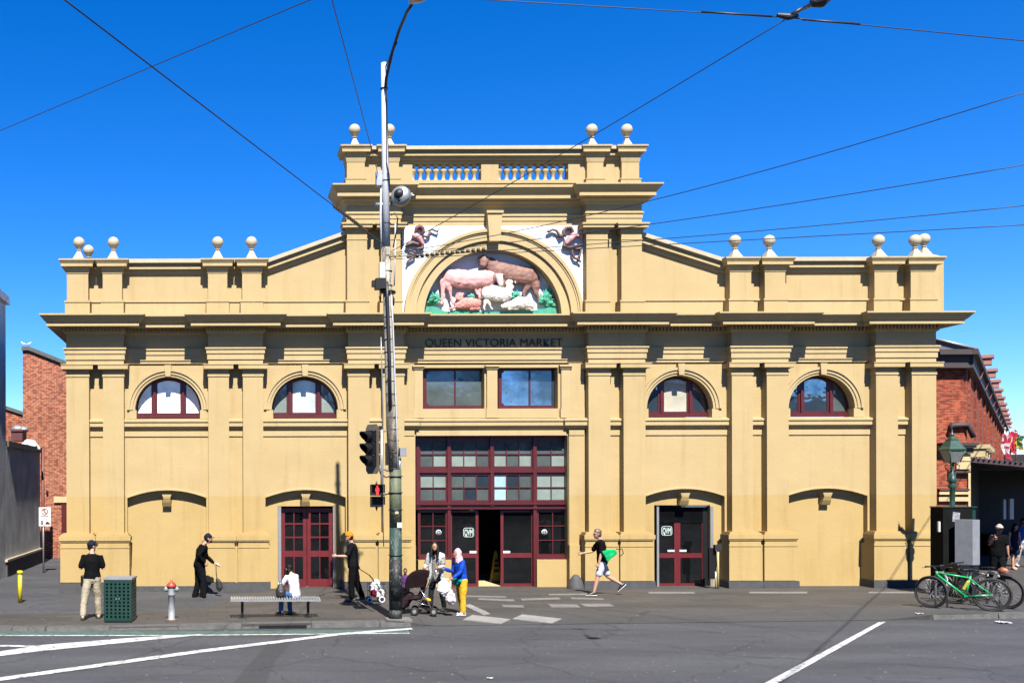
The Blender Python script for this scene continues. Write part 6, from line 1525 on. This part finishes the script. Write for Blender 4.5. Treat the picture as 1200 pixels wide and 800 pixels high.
        for (p, kp, ap) in legs:
            if bt.get('len', 'long') == 'long': loft(bm, [p, p.lerp(kp, .5), kp, kp.lerp(ap, .5), ap + V(0, 0, .012 * k)], [(.053 * k + exb_, .056 * k + exb_), (.047 * k + exb_, .050 * k + exb_), .036 * k + exb_, .033 * k + exb_, .027 * k + exb_ * bt.get('cuff', 1.0)], x, 14)
            else: loft(bm, [p, p.lerp(kp, .5), p.lerp(kp, .85)], [(.050 * k + exb_, .054 * k + exb_), (.045 * k + exb_, .049 * k + exb_), (.039 * k + exb_, .044 * k + exb_)], x, 14)
    done(bt.get('name', 'trousers'), skin(bm, .0115, 2, fold=.012, fscale=8), bt['m'], T, world=False)
    for (p, kp, ap), fp in zip(legs, footp):
        fd, up = feet_pts(ap, fp); bm = BM()
        loft(bm, [ap - fd * .03 * k - up * .012 * k, ap + fd * .01 * k - up * .008 * k, ap + fd * .06 * k - up * .022 * k, ap + fd * .098 * k - up * .028 * k], [(.022 * k, .026 * k), (.026 * k, .030 * k), (.029 * k, .018 * k), (.024 * k, .012 * k)], x)
        sh = done('shoe', skin(bm, .009, 1), sp['shoes'], T, world=False)
        bm = BM(); loft(bm, [ap - fd * .042 * k - up * .037 * k, ap + fd * .03 * k - up * .037 * k, ap + fd * .112 * k - up * .037 * k], [(.022 * k, .006 * k), (.027 * k, .006 * k), (.022 * k, .006 * k)], x); done('sole', bm, sp.get('sole', M_rubber), sh, world=False)
    # hair, cap, scarf
    hr = sp.get('hair')
    if hr:
        bm = BM(); st = hr['style']
        loft(bm, [V(0, -.022 * q, -.020 * q), V(0, -.016 * q, .010 * q), V(0, -.012 * q, .040 * q), V(0, -.008 * q, .058 * q)], [(.045 * q, .040 * q), (.047 * q, .046 * q), (.044 * q, .050 * q), (.030 * q, .036 * q)] if (sp.get('cap') or sp.get('covered')) else [(.045 * q, .040 * q), (.049 * q, .046 * q), (.047 * q, .054 * q), (.032 * q, .040 * q)], x, 14)
        if not sp.get('cap') and not sp.get('covered'): loft(bm, [V(0, .020 * q, .040 * q), V(0, .004 * q, .056 * q)], [(.042 * q, .026 * q), (.034 * q, .03 * q)], x, 14)
        if st == 'long':
            loft(bm, [V(0, -.020 * q, .035 * q), V(0, -.045 * q, -.02 * q), V(0, -.05 * q, -.09 * q), V(.01 * q, -.05 * q, -.15 * q)], [(.046 * q, .03 * q), (.052 * q, .032 * q), (.046 * q, .026 * q), (.024 * q, .014 * q)], x, 12)
            for s_ in (-1, 1): loft(bm, [V(s_ * .022 * q, .030 * q, .045 * q), V(s_ * .042 * q, .020 * q, .005 * q), V(s_ * .046 * q, .010 * q, -.07 * q), V(s_ * .045 * q, .015 * q, -.14 * q)], [.016 * q, .018 * q, .022 * q, .012 * q], x, 8)
        if st == 'bun': loft(bm, [V(0, -.05 * q, .03 * q), V(0, -.07 * q, .03 * q)], [.022 * q, .02 * q], x)
        bm.transform(Mh); done('hair', skin(bm, .008, 1, fold=.005, fscale=30), hr['m'], T, world=False)
    if sp.get('beard'):
        bm = BM(); loft(bm, [V(-.03 * q, .025 * q, -.035 * q), V(0, .046 * q, -.047 * q), V(.03 * q, .025 * q, -.035 * q)], [.012 * q, .015 * q, .012 * q], (0, 0, 1)); bm.transform(Mh); done('beard', skin(bm, .006, 1), sp['beard'], T, world=False)
    cp = sp.get('cap')
    if cp:
        bm = BM(); loft(bm, [V(0, -.004 * q, .022 * q), V(0, -.004 * q, .045 * q), V(0, -.004 * q, .062 * q)], [(.054 * q, .064 * q), (.051 * q, .061 * q), (.034 * q, .043 * q)], x, 18)
        bm.transform(Mh); c_ = done('cap', skin(bm, .008, 2), cp['m'], T, world=False)
        bm = BM(); back = -1 if cp.get('back') else 1
        loft(bm, [V(0, back * .045 * q, .022 * q), V(0, back * .075 * q, .018 * q), V(0, back * .098 * q, .010 * q)], [(.040 * q, .005 * q), (.040 * q, .004 * q), (.026 * q, .003 * q)], x, 12); bm.transform(Mh); done('peak', bm, cp.get('peak', cp['m']), c_, world=False)
    if sp.get('glasses'):
        bm = BM()
        for s_ in (-1, 1):
            loft(bm, [Mh @ V(s_ * .008 * q, .054 * q, .006 * q), Mh @ V(s_ * .030 * q, .047 * q, .006 * q)], [(.009 * q, .002 * q), (.008 * q, .002 * q)], Mh.to_3x3() @ V(0, 0, 1), 8); tube(bm, [Mh @ V(s_ * .032 * q, .045 * q, .008 * q), Mh @ V(s_ * .048 * q, 0, .010 * q)], .002 * q, 5)
        done('sunglasses', bm, M_black, T, world=False)
    if sp.get('extra'): sp['extra'](T, dict(hands=hands, legs=legs, pel=pel, waist=waist, chest=chest, shl=shl, Mh=Mh, arms=arms, k=k, neck=neck0))
    return T, dict(hands=[(MW[T] @ h[0]) for h in hands])
C_blk = cloth('black_cotton', (0.0045, 0.0045, 0.005)); C_nvy = cloth('navy_cotton', (0.012, 0.016, 0.035)); C_khk = cloth('khaki_cotton', (0.40, 0.345, 0.25)); C_wht = cloth('white_cotton', (0.70, 0.70, 0.72)); C_den = cloth('blue_denim', (0.07, 0.16, 0.36)); C_char = cloth('charcoal_cotton', (0.007, 0.0075, 0.009))
Hair_d = mat('dark_hair', (0.010, 0.006, 0.005), .6, .3, 30, spec=.15); Hair_b = mat('brown_hair', (0.10, 0.055, 0.03), .5, .3, 30)
SH_w = mat('white_shoe', (0.65, 0.65, 0.65), .5); SH_b = mat('black_shoe', (0.015, 0.015, 0.016), .4)
# 1 man in black T-shirt and khaki trousers, seen from behind
def ex1(T, d):
    k = d['k']; bm = BM(); p = d['pel'] + V(-.115 * k, .0, -.01 * k); loft(bm, [p + V(0, 0, .03 * k), p, p - V(0, 0, .09 * k)], [(.022 * k, .03 * k)] * 3, (0, 1, 0)); done('hip_pouch', skin(bm, .01, 1), M_black, T, world=False)
person('man in black shirt, khaki trousers and dark cap seen from behind', tuple(G(108, 725)), R(8), 1.80, dict(lean=3, head_yaw=-55, head_pitch=-6, bulk=1.12,
    legs=[(-9, 4, 12), (9, 4, 6)], arms=[((-.28, -.05, -1), (.2, 1, .15)), ((.28, -.05, -1), (-.2, 1, .1))], curl=[.9, .9],
    top=dict(m=C_blk, sleeve='short', loose=.014, hem=.005), bottom=dict(m=C_khk, loose=.012), shoes=mat('tan_shoe', (0.35, 0.30, 0.22), .6), hair=dict(m=Hair_d, style='short'), cap=dict(m=C_nvy), extra=ex1))
# 2 hunched man in dark clothes facing right
def ex2(T, d):
    k = d['k']; h = d['hands'][0][0]; bm = BM(); loft(bm, [h + V(0, -.02, .05), h + V(0, .05, .02), h + V(0, .10, -.04)], [(.05, .012), (.055, .03), (.04, .02)], (1, 0, 0)); done('crumpled_paper', skin(bm, .01, 1, fold=.02, fscale=20), M_signwhite, T, world=False)
bagm = mat('black_bag', (0.012, 0.012, 0.013), .6)
t2, i2 = person('stooping man in black cap and dark clothes facing right, paper in hand', tuple(G(234, 703)), R(-80), 1.90, dict(lean=10, slump=12, head_pitch=-8, bulk=1.18,
    legs=[(-2, 12, 3), (12, 14, 2)], arms=[((-.12, .35, -.95), (0, .75, -.7)), ((.35, -.65, -.75), (-.1, .6, -.75))], curl=[1.3, .9], skin=SKIN_L,
    top=dict(m=C_blk, sleeve='long', loose=.016, hem=.03, name='jacket'), bottom=dict(m=C_char, loose=.014), shoes=SH_b, hair=dict(m=Hair_d, style='short'), beard=Hair_d, cap=dict(m=C_nvy), extra=ex2))
t = thing('carried_bag', 'slim black bag dangling from the stooping man\'s hand', 'bag', tuple(i2['hands'][0] - Vector((0, 0, .75))))
h = i2['hands'][0]; bm = BM(); loft(bm, [h + V(.02, 0, -.38), h + V(.07, 0, -.5), h + V(.10, 0, -.64), h + V(.08, 0, -.73)], [(.03, .03), (.09, .04), (.10, .05), (.05, .03)], (1, 0, 0)); done('bag_body', skin(bm, .012, 1, fold=.012), bagm, t)
bm = BM(); tube(bm, [h, h + V(.0, 0, -.15), h + V(.01, 0, -.3), h + V(.03, 0, -.4)], .012, 6); done('strap', bm, bagm, t)
# 3 woman on the bench, from behind
wp = BENCH + V(0, 0, 0); seat = W(346, 700, BENCH.y)
bagp = W(329, 699, BENCH.y)
person('woman in white cardigan and jeans sitting on the bench, dark ponytail hair', (seat.x, BENCH.y + .05, BENCH.z), R(34), 1.52, dict(female=True, lean=12, slump=18, head_pitch=-16, seat_z=.455,
    legs=[(82, 84, 8), (76, 82, 4)], arms=[((-.3, .35, -.8), (.3, .9, .1)), ((.25, .35, -.8), (-.3, .9, .1))], curl=[.8, .8], noeyes=False,
    top=dict(m=C_wht, sleeve='long', loose=.016, hem=.03, name='cardigan'), bottom=dict(m=C_den, loose=.006), shoes=SH_b, hair=dict(m=Hair_d, style='long')))
t = thing('backpack', 'small black backpack standing on the bench left of the seated woman', 'backpack', (bagp.x, BENCH.y, BENCH.z + .46))
bm = BM(); c = Vector((bagp.x, BENCH.y, BENCH.z + .47)); loft(bm, [c + V(0, 0, .03), c + V(0, 0, .16), c + V(0, 0, .27)], [(.12, .09), (.12, .09), (.07, .05)], (1, 0, 0)); done('bag_body', skin(bm, .012, 1), bagm, t)
bm = BM(); loft(bm, [c + V(0, -.07, .05), c + V(0, -.08, .13)], [(.08, .04)] * 2, (1, 0, 0)); done('front_pocket', skin(bm, .01, 1), M_darkmetal, t)
bm = BM(); tube(bm, [c + V(-.03, 0, .28), c + V(-.02, 0, .36), c + V(.02, 0, .36), c + V(.03, 0, .28)], .011, 6); done('handle', bm, bagm, t)
# 4 man with orange cap pulling a trolley, facing left
p4 = G(414, 704)
t4, i4 = person('man in orange cap and black clothes facing left, pulling a shopping trolley', tuple(p4), R(85), 1.80, dict(lean=3, head_pitch=-2, bulk=1.05, skin=SKIN_L,
    legs=[(6, 6, 3), (-12, 8, 3)], arms=[((-.1, .45, -.9), (.05, .97, .02)), ((.1, -.28, -1), (.1, -.3, -.9))], curl=[.6, 1.4],
    top=dict(m=C_char, sleeve='short', loose=.016, hem=.04), bottom=dict(m=C_blk, loose=.014), shoes=mat('grey_shoe', (0.10, 0.10, 0.11), .6), hair=dict(m=Hair_d, style='short'), cap=dict(m=cloth('orange_cloth', (0.75, 0.20, 0.01)), peak=M_black)))
h = i4['hands'][1]; g = G(441, 705); t = thing('shopping_trolley', 'folding shopping trolley with white bags behind the man in the orange cap', 'shopping trolley', tuple(g))
bm = BM()
for sy in (-.16, .16): tube(bm, [h + V(0, sy * .4, 0), h.lerp(V(g.x, g.y + sy, g.z + .5), .55) + V(.03, 0, .03), V(g.x + .02, g.y + sy, g.z + .45), V(g.x + .16, g.y + sy, g.z + .12)], .011, 6)
tube(bm, [h + V(0, -.07, 0), h + V(0, .07, 0)], .016, 6)
done('handle_frame', bm, M_black, t)
bm = BM()
for z in (.14, .30, .48): 
    for a, b in (((-.20, -.16), (.22, -.16)), ((.22, -.16), (.22, .16)), ((.22, .16), (-.20, .16)), ((-.20, .16), (-.20, -.16))): tube(bm, [g + V(a[0], a[1], z), g + V(b[0], b[1], z)], .008, 5)
for xx in (-.20, -.06, .08, .22):
    for yy in (-.16, .16): tube(bm, [g + V(xx, yy, .14), g + V(xx, yy, .48)], .006, 5)
done('wire_basket', bm, M_darkmetal, t)
bm = BM(); loft(bm, [g + V(-.05, 0, .28), g + V(-.02, 0, .40), g + V(.0, 0, .56)], [(.14, .12), (.15, .13), (.07, .06)]); done('white_bag', skin(bm, .014, 1, fold=.03, fscale=10), M_signwhite, t)
bm = BM(); loft(bm, [g + V(.08, -.05, .17), g + V(.1, -.05, .28)], [(.12, .10), (.11, .09)]); done('white_bag', skin(bm, .014, 1, fold=.03, fscale=10), M_signwhite, t)
bm = BM(); loft(bm, [g + V(-.08, -.08, .20), g + V(-.06, -.08, .30)], [(.10, .07), (.08, .07)]); done('dark_red_bag', skin(bm, .014, 1, fold=.03, fscale=10), cloth('dark_red_cloth', (0.2, 0.01, 0.03)), t)
for xx, r_ in ((-.20, .07), (.12, .085)):
    for yy in (-.19, .19):
        bm = BM(); torus(bm, g + V(xx, yy, r_), r_ - .018, .018, (0, 1, 0), 18, 6); w_o = done('wheel', bm, M_signwhite, t)
        bm = BM(); tube(bm, [g + V(xx, yy - .015, r_), g + V(xx, yy + .015, r_)], r_ * .5, 10); done('hub', bm, M_darkmetal, w_o)
# 5 woman with stroller
patt = mat('patterned_cloth', (0.25, 0.23, 0.20), .9, .9, 22); light_c = cloth('pale_grey_knit', (0.52, 0.54, 0.56))
def ex5(T, d):
    k = d['k']; bm = BM(); x = (1, 0, 0)
    for s_ in (-1, 1):
        loft(bm, [d['shl'] + V(s_ * .055 * k, .02 * k, 0), d['chest'] + V(s_ * .072 * k, .022 * k, 0), d['waist'] + V(s_ * .078 * k, .02 * k, 0), d['pel'] + V(s_ * .085 * k, .01 * k, -.06 * k)], [(.035 * k, .052 * k), (.034 * k, .060 * k), (.03 * k, .060 * k), (.03 * k, .07 * k)], x)
    for (s0, e, w, f) in d['arms']: loft(bm, [s0, s0.lerp(e, .5), e, e.lerp(w, .5), w - f * .01 * k], [.037 * k, .034 * k, .029 * k, .026 * k, .022 * k], x)
    loft(bm, [d['shl'] + V(0, -.035 * k, 0), d['chest'] + V(0, -.045 * k, 0), d['waist'] + V(0, -.04 * k, 0), d['pel'] + V(0, -.045 * k, -.07 * k)], [(.08 * k, .025 * k), (.088 * k, .028 * k), (.082 * k, .028 * k), (.10 * k, .035 * k)], x)
    done('cardigan', skin(bm, .012, 2, fold=.012), light_c, T, world=False)
t5, i5 = person('woman in pale cardigan and patterned top with long dark hair behind the stroller', tuple(G(512, 716)), R(152), 1.70, dict(female=True, lean=8, slump=6, head_pitch=-22, head_yaw=14, skin=SKIN_T,
    legs=[(-10, 8, 4), (14, 10, 4)], arms=[((-.15, .35, -.9), (.15, .95, -.05)), ((.2, .3, -.9), (-.1, .95, -.15))], curl=[1.1, 1.1],
    top=dict(m=patt, sleeve='short', loose=.010, hem=.06), bottom=dict(m=cloth('dark_jeans', (0.014, 0.018, 0.022)), loose=.004), shoes=SH_b, hair=dict(m=Hair_d, style='long'), extra=ex5))
# stroller, facing left
g = G(486, 719); t = thing('stroller', 'dark brown folding stroller with its hood up, between the pole and the woman', 'stroller', tuple(g), R(-12))
M_str = cloth('stroller_cloth', (0.030, 0.016, 0.020)); M_alu = M_chrome
def SD(nm, bm, m, par=None): return done(nm, bm, m, par or t, world=False)
for yy in (-.22, .22):
    bm = BM(); tube(bm, [(.05, yy, .08), (.22, yy, .48), (.36, yy, .80), (.46, yy, 1.02), (.54, yy, 1.05)], .014, 8); SD('handle_tube', bm, M_alu)
    bm = BM(); tube(bm, [(.42, yy, .08), (.30, yy, .34), (.12, yy, .62)], .012, 8); tube(bm, [(.0, yy, .30), (.38, yy, .22)], .010, 6); SD('rear_leg', bm, M_alu)
    bm = BM(); loft(bm, [(.53, yy, 1.05), (.60, yy, 1.06)], [.02, .02]); SD('grip', bm, M_rubber)
    for xx in (.0, .44):
        for o in (-.035, .035):
            bm = BM(); torus(bm, (xx, yy + o, .09), .07, .020, (0, 1, 0), 22, 8); w_o = SD('wheel', bm, M_rubber)
            bm = BM(); tube(bm, [(xx, yy + o - .016, .09), (xx, yy + o + .016, .09)], .045, 12); SD('hub', bm, M_steel, w_o)
bm = BM(); loft(bm, [(-.22, 0, .35), (-.05, 0, .38), (.12, 0, .40), (.2, 0, .62), (.27, 0, .80)], [(.21, .05), (.21, .06), (.21, .07), (.21, .05), (.2, .04)], (0, 1, 0)); SD('seat', skin(bm, .015, 1), M_str)
bm = BM(); loft(bm, [(-.10, 0, .44), (-.20, 0, .30), (-.28, 0, .16)], [(.20, .10), (.20, .11), (.19, .07)], (0, 1, 0)); SD('leg_cover', skin(bm, .015, 2, fold=.012), M_str)
n = 10; bm = BM(); rows = []
for i in range(n + 1):
    a = R(-10) + R(125) * i / n; rows.append([bm.verts.new((.16 + .02 - .40 * math.cos(a) * 1.0, yy, .72 + .33 * math.sin(a) - .05 * (abs(yy) / .24) ** 3)) for yy in (-.24, -.2, -.1, 0, .1, .2, .24)])
for a, b in zip(rows, rows[1:]):
    for j in range(6): f = bm.faces.new((a[j], a[j + 1], b[j + 1], b[j])); f.smooth = True
for s_ in (0, 6):
    c0 = bm.verts.new((.22, (-.24, .24)[s_ > 0], .66))
    for a, b in zip(rows, rows[1:]): bm.faces.new((a[s_], b[s_], c0))
bmesh.ops.solidify(bm, geom=list(bm.faces), thickness=.012); SD('hood', bm, M_str)
bm = BM(); loft(bm, [(.2, 0, .26), (.36, 0, .26)], [(.17, .09), (.17, .09)], (0, 1, 0)); SD('basket', skin(bm, .015, 1), M_str)
bm = BM(); loft(bm, [(.28, -.14, .36), (.35, -.12, .34)], [.05, .04]); SD('yellow_parcel', skin(bm, .012, 1, fold=.01), cloth('yellow_cloth', (0.6, 0.42, 0.02)))
# toddler standing just behind the stroller, mostly hidden by the pole
person('small child in purple and white clothes half hidden behind the pole', tuple(G(475, 712)), R(170), 0.98, dict(lean=4, head_pitch=-5, skin=SKIN_D, legs=[(2, 4, 4), (2, 4, 4)], arms=[((-.2, .2, -1), (0, .6, -.6)), ((.2, .2, -1), (0, .6, -.6))],
    top=dict(m=cloth('purple_cotton', (0.12, 0.05, 0.16)), sleeve='long', loose=.014), bottom=dict(m=C_char, loose=.010), shoes=SH_b, hair=dict(m=Hair_d, style='short')), cat='child')
# 6 girl in blue jacket, pink head scarf, mustard trousers, facing left
def ex6(T, d):
    k = d['k']; q = k; bm = BM(); x = (1, 0, 0)
    loft(bm, [V(0, -.010 * q, -.060 * q), V(0, -.014 * q, -.02 * q), V(0, -.010 * q, .03 * q), V(0, -.006 * q, .058 * q)], [(.046 * q, .044 * q), (.054 * q, .052 * q), (.053 * q, .060 * q), (.032 * q, .042 * q)], x, 16)
    bm.transform(d['Mh']); loft(bm, [d['neck'] + V(0, .005, .03 * k), d['neck'] + V(0, .01, -.01 * k), d['shl'] + V(0, .02, -.03 * k)], [(.05 * k, .05 * k), (.07 * k, .06 * k), (.08 * k, .055 * k)], x, 14)
    done('head_scarf', skin(bm, .009, 2, fold=.008, fscale=12), cloth('pink_scarf', (0.78, 0.50, 0.56)), T, world=False)
    bm = BM(); p = d['pel']; loft(bm, [p + V(0, .05 * k, .0), p + V(0, .09 * k, -.02 * k), p + V(0, .10 * k, -.06 * k)], [(.09 * k, .02 * k), (.11 * k, .05 * k), (.07 * k, .03 * k)], x); done('teal_wrap', skin(bm, .01, 1, fold=.015), cloth('teal_cloth', (0.0, 0.26, 0.20)), T, world=False)
t6, i6 = person('girl in pink head scarf, blue jacket and mustard trousers carrying plastic bags', tuple(G(541, 720)), R(112), 1.55, dict(female=True, lean=6, slump=4, head_pitch=-10, skin=SKIN_T,
    legs=[(5, 5, 3), (-6, 5, 3)], arms=[((-.1, .35, -.9), (.05, .8, -.5)), ((.15, .3, -.9), (0, .85, .25))], curl=[1.3, .9],
    top=dict(m=cloth('blue_satin', (0.01, 0.06, 0.42), .35), sleeve='long', loose=.020, hem=.05, name='jacket'), bottom=dict(m=cloth('mustard_cotton', (0.62, 0.36, 0.03)), loose=.014), shoes=SH_w, sole=M_signwhite, hair=None, extra=ex6))
h = i6['hands'][0]
for k_, (dx, dz, s_, lab) in enumerate(((-.16, -.02, 1.0, 'round white plastic bag held low between the woman and the girl'), (.0, -.26, .85, 'longer translucent white plastic bag hanging from the girl\'s hand'))):
    c = h + V(dx, -.02 * k_, dz - .12); t = thing('plastic_bag', lab, 'plastic bag', tuple(c - V(0, 0, .2)), 0, 'white plastic bags of the girl')
    bm = BM(); loft(bm, [c + V(0, 0, .16 * s_), c + V(0, 0, .05), c - V(0, 0, .12 * s_), c - V(0, 0, .2 * s_)], [(.03, .02), (.12 * s_, .07), (.15 * s_, .10), (.08, .05)], (1, 0, 0)); done('bag_body', skin(bm, .012, 1, fold=.03, fscale=11), M_signwhite if k_ == 0 else cloth('pinkish_plastic', (0.62, 0.52, 0.52), .4), t)
    bm = BM(); tube(bm, [c + V(0, 0, .15 * s_), h], .012, 5); done('bag_handle', bm, M_signwhite, t)
# 7 walking man with green bag
M_gbag = cloth('green_bag_cloth', (0.01, 0.40, 0.13))
t7, i7 = person('man in black shirt, white shorts and sunglasses striding left', tuple(G(706, 697)), R(84), 1.84, dict(lean=5, head_pitch=2, bulk=1.0, glasses=True,
    legs=[(20, 6, 2), (-22, 38, 2)], foot_pitch=[0, 42], arms=[((-.05, .22, -1), (.0, .5, -.9)), ((.12, .45, -.85), (.1, .98, .1))][::-1] and [((-.10, .10, -1), (-.05, .25, -1)), ((.12, .50, -.85), (.1, .98, -.22))], curl=[1.0, .9],
    top=dict(m=C_blk, sleeve='short', loose=.012, hem=.04), bottom=dict(m=cloth('pale_shorts', (0.55, 0.56, 0.62)), len='short', loose=.006, name='shorts'), shoes=SH_b, sole=M_signwhite, hair=dict(m=Hair_b, style='short')))
c = MW[t7] @ V(-.27, -.12, 1.12)
t = thing('shoulder_bag', 'bright green cloth bag tucked under the striding man\'s arm', 'bag', tuple(c - V(0, 0, .25)))
bm = BM(); x0 = c.x; plate(bm, [[(x0 - .22, c.z + .10), (x0 - .05, c.z + .15), (x0 + .16, c.z + .14), (x0 + .22, c.z + .03), (x0 + .05, c.z - .06), (x0 - .06, c.z - .20)]], c.y - .05, c.y + .05); bmesh.ops.subdivide_edges(bm, edges=list(bm.edges), cuts=2)
done('bag_body', skin(bm, .015, 3, fold=.02, fscale=9), M_gbag, t)
bm = BM(); tube(bm, [c + V(.18, 0, .16), c + V(.34, 0, .16), c + V(.38, 0, .05), c + V(.30, 0, -.03)], .012, 6); done('strap', bm, M_black, t)
# 8-10 people under the veranda
def G2(px, py):
    q = G(px, py); return (q.x, q.y, 0.0)
def exL(T, d):
    k = d['k']; c = d['chest'] + V(0, .075 * k, -.02 * k); bm = BM(); box(bm, c.x - .02, c.x + .02, c.y - .004, c.y + .004, c.z - .05, c.z + .03); tube(bm, [c + V(0, 0, .02), d['neck'] + V(.02, .03, 0)], .004, 4); done('lanyard', bm, cloth('teal_tag', (0.0, 0.45, 0.40)), T, world=False)
person('man in dark shirt with teal lanyard walking under the veranda, arm raised', G2(1169, 683), R(172), 1.78, dict(lean=3, skin=SKIN_T, bulk=1.15, legs=[(8, 6, 3), (-8, 10, 3)], arms=[((-.2, .1, -1), (0, .15, -1)), ((.35, .25, -.9), (-.1, .7, .75))], curl=[.5, 1.2],
    top=dict(m=C_blk, sleeve='short', loose=.016, hem=.05), bottom=dict(m=C_char, loose=.012), shoes=SH_b, hair=dict(m=Hair_d, style='short'), cap=dict(m=cloth('pale_cap', (0.6, 0.45, 0.42)), peak=C_blk), extra=exL))
person('woman in short navy off-shoulder dress and sandals walking under the veranda', G2(1188, 667), R(178), 1.62, dict(female=True, lean=2, skin=SKIN_L, legs=[(-6, 8, 2), (10, 6, 2)], arms=[((-.15, 0, -1), (0, .2, -1)), ((.15, .05, -1), (0, .3, -1))],
    top=dict(m=C_nvy, sleeve='none', loose=.008), bottom=dict(m=C_nvy, skirt=.62, name='skirt'), shoes=mat('tan_sandal', (0.45, 0.30, 0.2), .6), hair=dict(m=Hair_d, style='long')))
person('person in pale grey trousers and bright blue top at the right edge', G2(1198, 664), R(170), 1.78, dict(lean=2, skin=SKIN_T, legs=[(10, 8, 3), (-8, 10, 3)], arms=[((-.2, 0, -1), (0, .2, -1)), ((.25, .1, -1), (0, .3, -1))],
    top=dict(m=cloth('bright_blue', (0.02, 0.12, 0.6)), sleeve='short', loose=.012), bottom=dict(m=cloth('pale_grey_cloth', (0.5, 0.52, 0.56)), loose=.014), shoes=SH_w, hair=dict(m=Hair_d, style='short')))

# service cable that runs just outside the right edge and throws the thin shadow across the kerb
A_, B_ = G(1033, 692), G(967, 753); up = sdir * (8.2 / sdir.z); dd = (A_ - B_)
wire(B_ + up - dd * 1.5, A_ + up + dd * 2.0, 'thick service cable outside the right edge, casting a line across the kerb', .0, .014)
def scrap(px, py, lab, s=1.0):
    g = G(px, py); bm = BM(); rr = random.Random(int(px)); n = 4; vs = [[bm.verts.new((g.x + (i / n - .5) * .22 * s, g.y + (j / n - .5) * .16 * s, g.z + .012 + rr.uniform(0, .035) * s)) for i in range(n + 1)] for j in range(n + 1)]
    for j in range(n):
        for i in range(n): bm.faces.new((vs[j][i], vs[j][i + 1], vs[j + 1][i + 1], vs[j + 1][i]))
    bmesh.ops.solidify(bm, geom=list(bm.faces), thickness=.004); tag(done('paper_scrap', bm, M_signwhite), lab, 'litter', 'scraps of litter on the road')
scrap(1176, 730, 'crumpled white scrap in the gutter below the bicycles', 1.2); scrap(574, 795, 'tiny pale scrap on the road near the bottom edge', .5); scrap(1078, 724, 'white scrap on the kerb beside the green bicycle wheel', .7)
